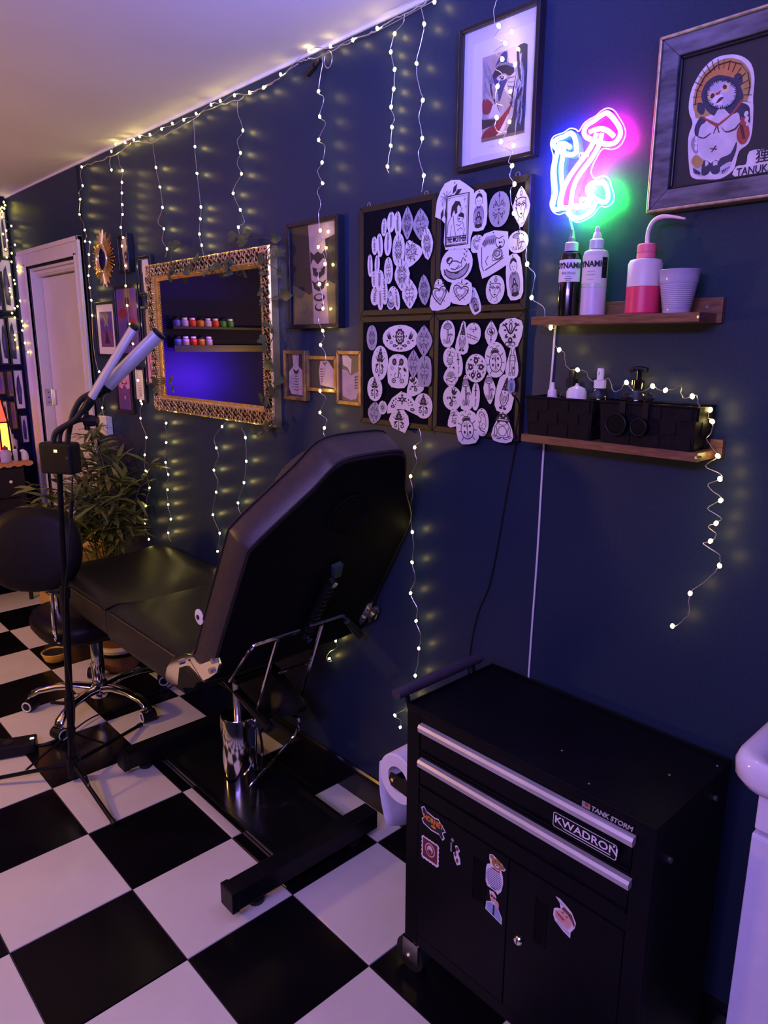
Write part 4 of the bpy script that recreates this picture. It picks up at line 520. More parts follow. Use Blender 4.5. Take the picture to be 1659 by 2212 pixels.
# ---------------- pin boards with paper cutouts ----------------
for nm, y0, y1, z0, z1 in (('upper left', 1.368, 1.670, 1.637, 1.938), ('upper right', 1.072, 1.366, 1.637, 1.938), ('lower left', 1.368, 1.672, 1.322, 1.634), ('lower right', 1.073, 1.366, 1.322, 1.634)):
    t = thing('pin_board', 'dark framed black pin board, %s of the four, covered in paper cutouts' % nm, 'pin board', (-.001, (y0 + y1) / 2, z0), 'block of four pin boards')
    rect(MB(), y0 + .008, y1 - .008, z0 + .008, z1 - .008, .001, .0165).obj('panel', 'felt_black', t, smooth=0)
    w_ = .016
    for a in (((y0, z0), (y1, z0), (y1 - w_, z0 + w_), (y0 + w_, z0 + w_)), ((y1, z0), (y1, z1), (y1 - w_, z1 - w_), (y1 - w_, z0 + w_)), ((y1, z1), (y0, z1), (y0 + w_, z1 - w_), (y1 - w_, z1 - w_)), ((y0, z1), (y0, z0), (y0 + w_, z0 + w_), (y0 + w_, z1 - w_))):
        MB().prism(list(a), wallfn, .0006, .0200).obj('frame_rail', 'frame_wood_dark', t, smooth=0, bevel=.0015)
    if nm[0] == 'u':
        for yy in (y0 + .045, y1 - .03): MB().tube([(-.010 + .0, yy + .006 * math.cos(a), z1 + .005 + .006 * math.sin(a)) for a in [k * .7 for k in range(9)]], .0012, 5, closed=True).obj('hanging_loop', 'steel', t)
# --- tiny drawing language in the unit square of a paper: ('L', points, width) strokes and ('F', points, shade) fills ---
def arc(cx, cy, rx, ry, a0, a1, n=9): return [(cx + rx * math.cos(math.radians(a0 + (a1 - a0) * i / n)), cy + ry * math.sin(math.radians(a0 + (a1 - a0) * i / n))) for i in range(n + 1)]
def mir(S): return S + [(k, [(-x, y) for x, y in p], w) for k, p, w in S]
def flip(S): return S + [(k, [(x, -y) for x, y in p], w) for k, p, w in S]
def leafp(x, y, a, l, w, s=1): 
    c, d = math.cos(math.radians(a)), math.sin(math.radians(a))
    return ('F', [(x, y), (x + l * .5 * c - w * d, y + l * .5 * d + w * c), (x + l * c, y + l * d), (x + l * .5 * c + w * d, y + l * .5 * d - w * c)], s)
def spiral(cx, cy, r, a0, turns, s=1, n=14): return [(cx + r * (1 - .75 * i / n) * math.cos(math.radians(a0) + s * turns * 2 * pi * i / n), cy + r * (1 - .75 * i / n) * math.sin(math.radians(a0) + s * turns * 2 * pi * i / n)) for i in range(n + 1)]
def flower(cx, cy, r, n=6, s=1, hole=True):
    o = [('F', el(cx + r * .62 * math.cos(2 * pi * i / n), cy + r * .62 * math.sin(2 * pi * i / n), r * .40, r * .40, 8), s) for i in range(n)]
    o.append(('F', el(cx, cy, r * .55, r * .55, 10), s))
    if hole: o.append(('F', el(cx, cy, r * .32, r * .32, 9), 2))
    return o
W1 = .035
def motif(k, g):
    S = []
    if k == 'zig':
        S.append(('L', [(0, -.8), (0, .55)], W1 * 1.6))
        n = g.choice((5, 6, 7))
        st = g.choice((0, 1, 2))
        for i in range(n):
            y = -.65 + 1.1 * i / n
            if st == 0: S += mir([('L', [(0, y), (.45, y + .09)], W1 * 2)])
            elif st == 1: S.append(('L', [(-.4, y), (.4, y + .06), (-.35, y + .12)], W1 * 2))
            else: S += mir([leafp(0, y, 50, .5, .10)])
        S.append(('L', spiral(0, .68, .30, -90, 1.2), W1 * 2)) if g.random() < .5 else S.extend([leafp(0, .5, 90, .4, .2), leafp(0, .5, 40, .5, .12), leafp(0, .5, 140, .5, .12)])
    elif k in ('folk',):
        q = [leafp(0, .12, 90, .30, .10), ('L', [(0, .4), (0, .82)], W1), leafp(0, .62, 60, .22, .05), ('L', spiral(.30, .42, .17, 200, 1.1), W1), ('L', [(0, .15), (.18, .28), (.42, .62)], W1), leafp(.42, .58, 60, .22, .06), ('L', spiral(.52, .22, .15, 180, 1.1, -1), W1)]
        if g.random() < .5: q += [('L', [(0, .55), (.5, 0)], W1), ('L', [(0, .34), (.32, 0)], W1), ('L', [(.12, .62), (.62, .06)], W1)]
        S = flip(mir(q)) + [leafp(.1, 0, 0, .5, .07), leafp(-.1, 0, 180, .5, .07), ('F', el(0, 0, .09, .07, 8), 0), ('F', [(0, .98), (.09, .84), (0, .74), (-.09, .84)], 0), ('F', [(0, -.98), (.09, -.84), (0, -.74), (-.09, -.84)], 0)]
    elif k == 'bold':
        S = flower(0, .42, .36, 6, 0) + [('F', el(0, .42, .08, .08), 0)] + mir([leafp(.1, .05, 30, .5, .11, 0), leafp(.1, -.05, -20, .55, .11, 0), ('L', spiral(.32, -.48, .22, 90, 1.1, -1), W1 * 2)]) + [('L', [(0, .1), (0, -.7)], W1 * 1.6), leafp(0, -.62, -90, .3, .1, 0)] + mir([('F', el(.55, .35, .06, .05, 7), 0), ('F', el(.5, .7, .05, .04, 7), 0), leafp(0, .72, 60, .26, .08, 0)]) + [leafp(0, .75, 90, .22, .09, 0)]
    elif k == 'wide':
        S = [('F', el(.36 * math.cos(i * pi / 5) * .62, .02 + .62 * math.sin(i * pi / 5) * .85 + .12, .09, .17, 8), 0) for i in range(10)] + [('F', el(0, .14, .24, .58, 16), 0), ('F', el(0, .14, .19, .46, 16), 2)] + [('F', el(.13 * math.cos(i * pi / 4), .14 + .32 * math.sin(i * pi / 4), .045, .11, 8), 0) for i in range(8)] + flower(0, .14, .10, 6, 0)
        S += mir([('F', [(.52, .0), (.66, .55), (.60, .2), (.72, .62), (.72, .2), (.84, .5), (.76, -.02), (.64, -.12)], 0), ('F', el(.40, .18, .035, .09, 8), 0), leafp(.72, -.2, 10, .16, .08, 0), ('L', spiral(.56, -.34, .13, 90, 1.2), W1), leafp(.1, -.62, 20, .16, .08, 0)]) + flower(.32, -.60, .13, 6, 0) + flower(-.32, -.60, .13, 6, 0) + mir([('L', spiral(.1, -.86, .08, 0, 1.1), W1)])
    elif k == 'owl':
        S = [q for s in (-1, 1) for q in flower(.36 * s, .60, .24, 8, 0)] + [('F', el(.36 * s, .60, .07, .05), 0) for s in (-1, 1)] + [('L', arc(.0, .1, .12, .5, 250, 380), W1 * 2), leafp(.05, .35, 40, .3, .07, 0), leafp(.1, .1, 20, .3, .07, 0)] + mir([('F', el(.42, -.62, .22, .16), 0), ('F', el(.42, -.62, .14, .10), 2), ('F', el(.42, -.62, .06, .06), 0), ('L', spiral(.15, -.35, .25, 90, .6, -1), W1), ('F', el(.7, -.25, .06, .04, 6), 0)]) + [('L', [(-.75, .2), (-.6, .35), (-.45, .2), (-.55, .05), (-.75, .2)], W1), leafp(.7, .0, 100, .3, .14, 0), leafp(.7, .0, 30, .25, .1, 0)]
    elif k in ('tulip', 'tulip2'):
        S = [('F', [(-.25, .45), (-.38, .92), (-.12, .72), (0, .95), (.12, .72), (.36, .90), (.26, .45), (0, .32)], 0), ('L', [(0, .4), (.05, -.1), (-.1, -.6)], W1 * 2)] + [leafp(0, .1, 20 + 0, .5, .12, 0), leafp(.02, -.15, 160, .5, .12, 0), leafp(-.05, -.3, 20, .4, .1, 0)] + flower(.1, -.55, .22, 5, 0) + flower(-.5, -.2, .13, 5, 0) + [('L', spiral(.55, -.2, .2, 90, 1.2), W1)]
        if k == 'tulip2': S = mir([('F', [(.12, .15), (.45, .62), (.34, .72), (.5, .78), (.56, .6), (.2, .0), (0, -.1), (0, .05)], 0), ('F', el(.42, .68, .11, .09), 0), leafp(.3, .0, -60, .4, .09, 0), leafp(.35, .2, 10, .3, .09, 0), leafp(.5, .5, 40, .35, .08, 0), leafp(.15, -.25, -10, .4, .1, 0), ('L', arc(.25, -.8, .2, .16, 0, 360), W1 * 2), ('F', el(.75, .55, .05, .04, 6), 0)]) + [('L', arc(0, .45, .12, .3, 0, 360, 14), W1 * 2), ('F', el(0, .92, .06, .06), 0), ('F', el(.15, .82, .05, .04), 0), ('F', el(-.15, .82, .05, .04), 0)] + flower(0, -.5, .22, 8, 0)
    elif k == 'arc':
        for i in range(9):
            a = pi * (i + .5) / 9; S.append(('F', el(.72 * math.cos(a), -.25 + .75 * math.sin(a) ** .8, .055, .09, 7), 0)); S.append(('F', el(.50 * math.cos(a), -.30 + .62 * math.sin(a) ** .8, .04, .06, 7), 0))
        S += flower(-.68, -.35, .17, 5, 0) + flower(.74, -.50, .17, 5, 0) + [q for i in range(6) for q in [leafp(0, .35, i * 60 + 30, .34, .09, 0)]] + [('F', el(0, .35, .06, .09), 2), leafp(0, .62, 90, .25, .1, 0), leafp(0, -.15, 90, .3, .06, 0)]
    elif k == 'wreath':
        S = flower(0, .6, .26, 8, 0) + flower(-.55, .08, .26, 8, 0) + flower(.55, .1, .26, 8, 0) + flower(-.28, -.55, .24, 8, 0) + flower(.34, -.55, .24, 8, 0) + [leafp(.8 * math.cos(a), .8 * math.sin(a), math.degrees(a) + 80, .28, .07, 0) for a in [i * pi / 6 for i in range(12)]] + [leafp(.2 * math.cos(a), .2 * math.sin(a), math.degrees(a), .25, .06, 0) for a in [i * pi / 4 for i in range(8)]]
    elif k == 'wheel':
        S = [('L', [(.3 * math.cos(a), .3 * math.sin(a)), (.8 * math.cos(a), .8 * math.sin(a))], .06) for a in [i * pi / 9 for i in range(18)]] + [('F', el(0, 0, .3, .25), 0), ('F', el(0, 0, .12, .1), 2)]
    elif k == 'doll':
        S = [('F', arc(0, -.28, .62, .62, 20, 160) + arc(0, -.35, .55, .6, 190, 350), 1), ('L', arc(0, .55, .46, .36, -40, 220, 14), W1), ('L', arc(0, -.30, .66, .62, 130, 410, 16), W1), ('F', arc(0, .55, .44, .34, 20, 160), 0), ('F', arc(0, .5, .34, .26, 0, 360, 12), 2), ('F', el(-.14, .5, .05, .03), 0), ('F', el(.14, .5, .05, .03), 0), ('F', el(0, .36, .06, .025), 0), ('F', [(0, .16), (.2, .24), (.2, .08)], 0), ('F', [(0, .16), (-.2, .24), (-.2, .08)], 0)] + flower(0, -.22, .2, 6, 0) + mir([leafp(.1, -.3, -30, .4, .08, 0), ('F', el(.35, .02, .05, .03, 6), 0), ('L', spiral(.3, -.62, .14, 90, 1), W1)]) + [('F', arc(0, -.72, .5, .16, 180, 360), 0), ('L', arc(0, -.8, .45, .1, 180, 360), W1 * 2)]
    elif k == 'gnome':
        S = [('F', [(-.46, .12), (-.12, .86), (.02, .97), (.10, .9), (.48, .12), (.2, .2), (0, .16), (-.2, .2)], 0), ('F', el(-.05, .5, .05, .03, 6), 2), ('F', el(.12, .35, .05, .03, 6), 2), ('F', el(-.18, .28, .05, .03, 6), 2), ('L', [(-.42, .1), (-.5, -.3), (-.3, -.62), (0, -.72), (.3, -.62), (.5, -.3), (.42, .1)], W1 * 1.6), ('F', el(0, .06, .12, .07), 1), ('L', [(-.3, .0), (-.25, -.4), (0, -.6), (.25, -.4), (.3, 0)], W1 * 1.4), ('L', [(0, -.1), (0, -.5)], W1)] + mir([('F', el(.24, -.84, .2, .08), 0), ('L', [(.14, -.7), (.16, -.8)], W1 * 2), ('L', [(.12, -.1), (.14, -.4)], W1)])
    elif k == 'mush':
        S = [('F', arc(0, .48, .58, .36, 0, 180), 1), ('L', arc(0, .48, .6, .38, 0, 180, 12) + [(-.3, .40), (0, .37), (.3, .40), (.6, .48)], W1 * 1.6), ('L', [(-.08, .38), (-.05, -.2), (-.14, -.8)], W1 * 1.6), ('L', [(.10, .38), (.10, -.2), (.06, -.8)], W1 * 1.6), ('F', arc(.45, -.15, .3, .16, 0, 180), 1), ('L', arc(.45, -.15, .3, .16, 0, 180) + [(.15, -.15)], W1 * 1.5), ('L', [(.42, -.16), (.3, -.55), (.1, -.75)], W1 * 1.6)] + [('L', [(x, -.82), (x * 1.3, -.45)], W1) for x in (-.5, -.35, -.22, .3, .45)] + [leafp(-.4, -.6, 120, .25, .05, 0), ('L', [(-.1, .42), (-.02, .1)], W1)]
    elif k == 'face':
        S = [('L', [(-.6, .35), (-.62, -.05), (-.4, -.42), (-.05, -.62), (.32, -.42), (.55, 0), (.55, .35)], W1 * 1.3), ('L', arc(-.26, .10, .2, .09, 0, 180), W1 * 2), ('L', arc(.26, .10, .2, .09, 0, 180), W1 * 2), ('F', el(-.26, .08, .08, .05), 0), ('F', el(.26, .08, .08, .05), 0), ('L', [(.02, .1), (-.06, -.18), (.06, -.2)], W1), ('F', [(-.18, -.36), (0, -.31), (.18, -.36), (0, -.45)], 0), ('L', arc(0, .36, .62, .14, 0, 180), W1 * 1.6), ('L', [(-.3, -.52), (-.45, -.9)], W1), ('L', [(.25, -.5), (.4, -.85), (.0, -.95)], W1)] + flower(.0, .74, .2, 7, 1) + mir([('L', arc(.3, .22, .2, .06, 20, 150), W1), ('F', [(.55, .3), (.72, .0), (.66, -.3), (.58, 0)], 1)]) + [leafp(-.5, .5 - .2 * i, 150, .3, .06, 0) for i in range(4)]
    elif k == 'heart':
        h = lambda s, dx=0, dy=0: [(dx + s * .9 * math.sin(t) ** 3, dy + s * (.75 * math.cos(t) - .3 * math.cos(2 * t) - .12 * math.cos(3 * t))) for t in [i * 2 * pi / 24 for i in range(25)]]
        S = [('L', h(.8), W1 * 2), ('F', h(.62)[:-1], 1), ('F', h(.42)[:-1], 2), ('L', [(-.7, .4), (-.3, .75), (.2, .6), (.6, .8)], W1), leafp(.3, .65, 30, .4, .08, 0), leafp(.0, .7, 100, .25, .07, 0), leafp(.55, .3, -60, .4, .07, 0), ('L', [(-.5, -.5), (0, -.2), (.5, -.6)], W1)]
    elif k == 'moon':
        S = [('F', arc(0, -.15, .85, .75, 185, 355, 14) + arc(0, .05, .75, .55, 340, 200, 12), 1), ('L', arc(0, -.15, .85, .75, 180, 360, 14), W1 * 1.6), ('L', arc(0, .08, .75, .55, 200, 340, 12), W1 * 1.6), ('L', [(-.5, .05), (-.3, .3), (.05, .2), (.3, .0), (.5, .3), (.65, .05)], W1 * 1.5), ('L', arc(-.42, .35, .2, .18, 0, 360, 12), W1 * 1.4), ('F', arc(-.46, .40, .2, .18, 40, 230), 0), ('L', [(.2, -.1), (-.1, -.3), (-.4, -.15)], W1 * 1.3), ('F', el(.0, -.52, .16, .07), 0), ('L', [(.4, .2), (.35, -.2), (.0, -.3)], W1)] + [leafp(.62 + .03 * i, .25 + .14 * i, 40 + 80 * (i % 2), .22, .04, 0) for i in range(4)] + [leafp(-.75, -.5 + .15 * i, 140, .2, .04, 0) for i in range(3)]
    elif k == 'mother':
        B = lambda x0, y0, x1, y1, w: ('L', [(x0, y0), (x1, y0), (x1, y1), (x0, y1), (x0, y0)], w)
        S = [B(-.46, -.96, .80, .62, .05), B(-.40, -.68, .72, .56, .02), B(-.40, -.92, .72, -.74, .02)]
        S += [('F', [(-.20, .02), (-.14, .28), (.06, .44), (.30, .40), (.40, .24), (.30, .26), (.22, .30), (.16, .22), (.18, .06), (.06, .02), (0, .16), (-.10, .04), (-.16, -.06)], 0), ('L', [(.30, .36), (.36, .22), (.44, .14), (.38, .10), (.36, .02), (.24, -.02)], .018), ('L', arc(.36, -.12, .16, .12, -40, 300, 12), .018), ('F', arc(.40, -.08, .17, .13, -20, 170), 0), ('F', el(.29, -.14, .04, .03), 0), ('L', [(-.1, 0), (-.32, -.2), (-.38, -.6)], .02), ('L', [(-.05, -.02), (.0, -.3), (.12, -.66)], .02), ('L', [(.14, -.3), (.3, -.36), (.5, -.26), (.6, -.5), (.55, -.66)], .02), ('L', [(.2, -.5), (.4, -.42), (.5, -.5)], .018), ('L', [(-.2, -.66), (-.12, -.3)], .014)]
        S += [('L', [(.5, .44), (.66, .44)], .012), ('L', [(.58, .36), (.58, .52)], .012), ('L', [(.6, .2), (.7, .2)], .01), ('L', [(.65, .14), (.65, .26)], .01)]
        S += [('L', [(-.48 + .10 * math.cos(a) * .3, .60 + .08 * math.sin(a) * .3), (-.48 + .30 * math.cos(a) - .04, .60 + .20 * math.sin(a)), (-.48 + .30 * math.cos(a) + .04, .60 + .20 * math.sin(a + .3)), (-.48, .60)], .012) for a in [i * 2 * pi / 9 for i in range(9)]] + [('F', el(-.48, .60, .07, .05), 1), leafp(-.12, .66, 50, .40, .10, 0), leafp(-.02, .62, 20, .46, .09, 0), leafp(-.62, .28, -110, .42, .09, 0), leafp(-.50, .26, -80, .40, .09, 0), leafp(-.64, .30, 110, .2, .06, 1)]
    elif k == 'hug':
        S = [('L', [(-.75, .5), (-.5, .75), (-.2, .6), (.1, .8), (.4, .7), (.7, .8)], W1), ('F', [(-.8, .55), (-.5, .85), (.1, .9), (.25, .7), (.0, .5), (-.35, .55), (-.6, .35)], 1), ('L', [(-.8, .4), (-.75, -.5), (-.6, -.75)], W1), ('L', [(-.5, -.72), (.2, -.45), (.75, -.2)], W1 * 1.3), ('F', [(-.62, -.76), (-.4, -.7), (.2, -.42), (.1, -.52)], 0), ('L', arc(.5, .5, .28, .24, 180, 400, 12), W1), ('F', el(.46, .52, .07, .05), 0), ('F', el(.6, .52, .05, .04), 0), ('F', el(.5, .32, .11, .06), 0), ('L', arc(.35, .0, .32, .24, 0, 360, 16), W1), ('L', arc(.3, .02, .18, .14, 0, 360), W1), ('L', [(0, .0), (.0, -.3), (.5, -.25), (.75, -.1)], W1), ('L', [(-.3, -.05), (-.5, -.3), (-.35, -.5)], W1)] + [('L', [(-.6 + .13 * i, .72), (-.72 + .14 * i, .45)], W1) for i in range(7)] + [('L', [(.15 + .1 * i, .18), (.2 + .1 * i, -.1)], W1 * .7) for i in range(5)]
    elif k == 'eye':
        S = [('L', arc(0, .2, .62, .3, 10, 170) + arc(0, .2, .62, .3, 190, 350) + [(.6, .25)], W1 * 1.8), ('F', el(-.05, .22, .26, .2), 0), ('F', el(-.1, .28, .1, .08), 2), ('F', el(.22, .1, .2, .12), 0), ('L', [(.05, -.1), (.05, -.75)], W1 * 2), ('L', [(-.12, -.5), (.2, -.5)], W1 * 2), ('L', [(0, .5), (0, .85)], W1), ('L', [(.3, .5), (.2, .75)], W1), ('L', [(-.3, .5), (-.2, .7)], W1)]
    elif k == 'bug':
        S = [('L', arc(0, -.15, .62, .62, 0, 360, 20), W1 * 1.4), ('L', [(0, .35), (0, -.75)], W1), ('F', arc(0, .42, .36, .22, 0, 180), 0), ('L', arc(0, .42, .4, .28, 0, 180), W1 * 1.5), ('F', el(-.25, .1, .10, .07), 0), ('F', el(.28, .05, .11, .08), 0), ('F', el(.25, -.35, .1, .1), 0), ('F', el(-.28, -.3, .1, .1), 0), ('F', el(0, -.05, .06, .05), 0)] + mir([('L', [(.1, .68), (.3, .85), (.5, .8)], W1), ('L', [(.55, .2), (.85, .35)], W1 * 1.3), ('L', [(.6, -.2), (.9, -.25)], W1 * 1.3), ('L', [(.4, -.6), (.65, -.85)], W1 * 1.3), ('L', arc(.3, -.2, .3, .5, 90, 270), W1 * .7)])
    elif k == 'bee':
        S = [('L', arc(0, -.2, .4, .5, 0, 360, 16), W1 * 1.4)] + [('L', arc(0, -.05 - .2 * i, .38, .12, 200, 340), W1 * 1.6) for i in range(4)] + [('L', arc(.3, .35, .45, .25, 0, 360, 14), W1), ('L', arc(-.2, .5, .3, .2, 0, 360, 14), W1), ('F', el(-.1, .28, .12, .1), 0), ('L', [(-.1, .4), (-.3, .7)], W1), ('L', [(0, .4), (.05, .75)], W1), leafp(-.35, -.3, 220, .3, .06, 0), leafp(.35, -.4, -40, .3, .06, 0)]
    elif k == 'env':
        S = [('L', [(-.7, -.15), (-.5, -.75), (.55, -.85), (.75, -.1), (-.7, -.15)], W1 * 1.5), ('L', [(-.7, -.15), (.1, -.55), (.75, -.1)], W1 * 1.5), ('F', el(.05, -.45, .08, .06), 0)] + [('L', arc(0, .05, .12 * i + .1, .1 * i + .08, -10, 190), W1) for i in range(5)] + [('L', [(0, -.05), (.5 * math.cos(a), .05 + .45 * math.sin(a))], W1 * .7) for a in (.3, .8, 1.3, 1.8, 2.3, 2.8)]
    elif k == 'dagger':
        S = [('L', [(0, .85), (0, .0)], .12), ('L', [(-.4, .48), (.4, .48)], .09), ('F', el(0, .85, .16, .05), 0), ('F', el(0, .6, .14, .05), 0)] + [('F', el(.1 * (i % 2) - .05, -.1 - .12 * i, .10, .03, 7), 0) for i in range(6)] + [('L', [(.2, -.2), (-.1, -.8)], .05)]
    elif k == 'band':
        S = [('L', [(-.8, -.1), (.75, -.35), (.82, -.6), (-.75, -.4), (-.8, -.1)], W1 * 1.5), ('L', [(-.3, -.18), (-.25, -.48)], W1), ('L', [(.3, -.26), (.35, -.55)], W1)] + [('F', el(-.5 + .1 * (i % 2) + .75 * (i // 3), -.28 - .06 * (i % 3) - .12 * (i // 3), .03, .03, 6), 0) for i in range(6)] + [leafp(-.1 + .15 * i, .15 + .12 * i, 20 + 100 * (i % 2), .3, .07, 0) for i in range(4)] + flower(-.4, .45, .16, 5, 1) + [('L', [(-.3, .3), (.6, .6)], W1)]
    elif k == 'person':
        S = [('L', [(-.3, .85), (-.15, .55), (-.5, .3), (-.55, -.05)], W1 * 1.4), ('L', [(.3, .85), (.15, .55), (.5, .3), (.6, -.05)], W1 * 1.4), ('L', [(-.3, .4), (.3, .4), (.35, .05), (-.35, .05), (-.3, .4)], W1 * 1.6), ('L', [(-.35, .05), (-.45, -.72), (-.08, -.72), (0, -.1), (.08, -.72), (.45, -.72), (.35, .05)], W1 * 1.6), ('F', [(.15, -.35), (.35, -.35), (.35, -.5), (.15, -.5)], 0), ('F', [(-.4, -.15), (-.2, -.15), (-.2, -.25), (-.4, -.25)], 1), ('F', [(-.08, .3), (.08, .3), (0, .2)], 1), ('L', arc(-.3, -.82, .22, .08, 0, 360), W1 * 1.4), ('L', arc(.3, -.82, .22, .08, 0, 360), W1 * 1.4)]
    elif k == 'rat':
        S = [('L', [(-.3, .85), (.3, .75), (.6, .3), (.7, -.2), (.4, -.55), (-.3, -.5), (-.4, -.1), (-.1, .2), (-.3, .45), (-.5, .5), (-.3, .85)], W1 * 1.4), ('F', el(.0, .58, .1, .05), 0), ('L', arc(.35, .55, .2, .12, 0, 360), W1), ('L', [(-.6, -.3), (-.2, -.65), (.4, -.75), (.55, -.9), (.1, -.95)], W1 * 2.2), ('L', [(-.1, .1), (-.5, .0), (-.6, .12)], W1 * 1.3), ('L', [(-.5, .6), (-.2, .8)], W1 * .8), ('L', arc(.25, -.3, .3, .2, 30, 220), W1)]
    elif k == 'frog':
        S = [('F', arc(0, .52, .66, .42, 0, 180), 0), ('F', el(-.3, .62, .08, .06), 2), ('F', el(.05, .78, .09, .06), 2), ('F', el(.32, .62, .08, .06), 2), ('L', arc(0, .5, .72, .10, 180, 360), W1 * 2.4), ('F', el(-.42, .34, .14, .1), 0), ('F', el(.42, .34, .14, .1), 0), ('L', arc(0, .24, .4, .12, 190, 350), W1), ('L', [(-.5, .25), (-.8, -.1), (-.75, -.6), (-.3, -.75), (.3, -.75), (.75, -.6), (.8, -.1), (.5, .25)], W1 * 1.5), ('L', arc(0, -.3, .42, .34, 0, 360, 16), W1 * 1.3)] + mir([('L', [(.62, .0), (.5, -.4), (.62, -.7), (.8, -.78)], W1 * 1.4), ('L', arc(.35, -.78, .2, .08, 180, 360), W1 * 1.4), ('L', [(.8, -.6), (.95, -.72)], W1 * 1.4)])
    return S
SHAPE = {'o': [(math.cos(t) * abs(math.cos(t)) ** -.08 if abs(math.cos(t)) > .02 else 0, math.sin(t)) for t in [2 * pi * i / 20 for i in range(20)]],
         'd': [(0, 1), (.35, .78), (.8, .35), (1, 0), (.85, -.35), (.42, -.78), (.12, -1), (-.12, -1), (-.5, -.7), (-.9, -.25), (-.96, .1), (-.7, .5), (-.3, .85)],
         'l': [(.1, 1), (.5, .8), (.85, .35), (1, -.05), (.75, -.5), (.3, -.85), (-.05, -1), (-.5, -.8), (-.9, -.3), (-.95, .15), (-.6, .6), (-.2, .9)],
         'r': [(0, 1), (.45, .95), (.82, .75), (.95, .3), (1, -.2), (.92, -.7), (.6, -.96), (.0, -1), (-.6, -.96), (-.92, -.7), (-1, -.2), (-.95, .3), (-.8, .75), (-.45, .95)],
         't': [(-.05, 1), (.25, .92), (.5, .45), (.85, -.1), (1, -.55), (.85, -.85), (.4, -1), (-.3, -1), (-.8, -.9), (-1, -.6), (-.85, -.1), (-.5, .45), (-.3, .85)],
         't2': [(-.4, .95), (.3, 1), (.85, .8), (1, .4), (.9, -.2), (.62, -.85), (.3, -1), (-.25, -.9), (-.7, -.4), (-1, .1), (-.9, .6)]}
for i, (cy, cz, hw, hh, shape, mo, tilt, lab, shade) in enumerate(PAPERS):
    cy, cz, hw, hh = cy / 1000., cz / 1000., hw / 1000., hh / 1000.
    g = random.Random(100 + i); g.random()
    poly = SHAPE[shape] if isinstance(shape, str) else shape
    ca, sa = math.cos(math.radians(tilt)), math.sin(math.radians(tilt))
    d0 = .0206 + (i % 9) * .0007
    def pf(u, v, d): return (-d, cy - (u * hw * ca - v * hh * sa), cz + (u * hw * sa + v * hh * ca))
    t = MB().prism(poly, pf, d0, d0 + .00035).obj('paper_cutout', {0: 'paper', 1: 'paper_grey', 2: 'paper_blue'}[shade], smooth=0)
    tag(t, lab, 'drawing')
    mb = MB(); k = .90; nn = 0
    pm = {0: 2, 1: 3, 2: 4}[shade]
    for kind, pts, wd in motif(mo, g):
        nn += 1; d = d0 + .0005 + nn * .000006
        q = [(x * k, y * k) for x, y in pts]
        if kind == 'F': mb.add([pf(x, y, d) for x, y in q], [tuple(range(len(q)))], (0, 1, 2)[wd])
        else:
            P = [Vector(pf(x, y, d)) for x, y in q]; ww = max(.00038, wd * (hw + hh) / 2 * .55); L = []; Rr = []
            for a in range(len(P)):
                tdir = P[min(a + 1, len(P) - 1)] - P[max(a - 1, 0)]
                if tdir.length < 1e-9: tdir = Vector((0, 0, 1))
                tdir.normalize(); nrm = Vector((1, 0, 0)).cross(tdir)
                L.append(P[a] + nrm * ww); Rr.append(P[a] - nrm * ww)
            n = len(P); mb.add(L + Rr, [(a, a + 1, a + 1 + n, a + n) for a in range(n - 1)], 0)
    mb.obj('ink_drawing', ['ink', 'ink_grey', {0: 'paper', 1: 'paper_grey', 2: 'paper_blue'}[shade]], t, smooth=0)
    MB().ball(pf(0, .90, d0 + .001), .0016, 6, 4).obj('pin', 'black_plastic', t)
    if mo == 'mother': text_mesh('THE MOTHER', .021, lambda x, y, z: pf(x / hw + .16 * .84, y / hh - .83 * .84, d0 + .0009 + z), 'ink', 'lettering', t, .0003, sx=.54)

# ---------------- large pictures ----------------
def painting(root, polys, d0, step, name, box=(0, 9999, 0, 9999)):
    mats = []; mb = MB()
    for i, (m, pl) in enumerate(polys):
        if m not in mats: mats.append(m)
        if len(pl) >= 5: pl = [(p.x, p.y) for p in cr([(y, z, 0) for y, z in pl], 3, True)]
        pl = [(min(max(y, box[0]), box[1]), min(max(z, box[2]), box[3])) for y, z in pl]
        mb.prism([(y / 1000., z / 1000.) for y, z in pl], wallfn, d0, d0 + .0004 + i * step, mats.index(m))
    return mb.obj(name, mats, root, smooth=0)
pp = thing('portrait_print', 'framed print of a weeping dark haired face with red collar above the pin boards', 'picture', (-.001, 1.19, 1.975))
frame_rect(pp, 1.065, 1.300, 1.974, 2.290, .011, .024, 'frame_black')
rect(MB(), 1.076, 1.289, 1.985, 2.279, .001, .013).obj('mount', 'mat_board', pp, smooth=0)
rect(MB(), 1.085, 1.262, 2.000, 2.250, .0131, .0134).obj('inner_mount', 'label_white', pp, smooth=0)
painting(pp, PORTRAIT, .0136, .00004, 'print', (1101, 1233, 2029, 2215))
rect(MB(), 1.076, 1.289, 1.985, 2.279, .0208, .0216).obj('glass', 'pane_glass', pp, smooth=0)
mb = MB()
for k in range(22): mb.tube([(-.0142, 1.205 - .0042 * k, 2.0185 + .0014 * math.sin(k * 2.3)), (-.0142, 1.2035 - .0042 * k, 2.0165 + .002 * math.sin(k * 1.3))], .0004, 4)
mb.obj('pencil_line', 'ink_grey', pp)
tk = thing('raccoon_dog_picture', 'framed cut out painting of a straw hatted raccoon dog lettered TANUKI', 'picture', (-.001, .57, 1.815))
y0, y1, z0, z1 = .36, .778, 1.815, 2.132
frame_rect(tk, y0, y1, z0, z1, .006, .030, 'silver_gold', name='outer_moulding')
frame_rect(tk, y0 + .006, y1 - .006, z0 + .006, z1 - .006, .034, .026, 'weathered_wood', name='wood_frame')
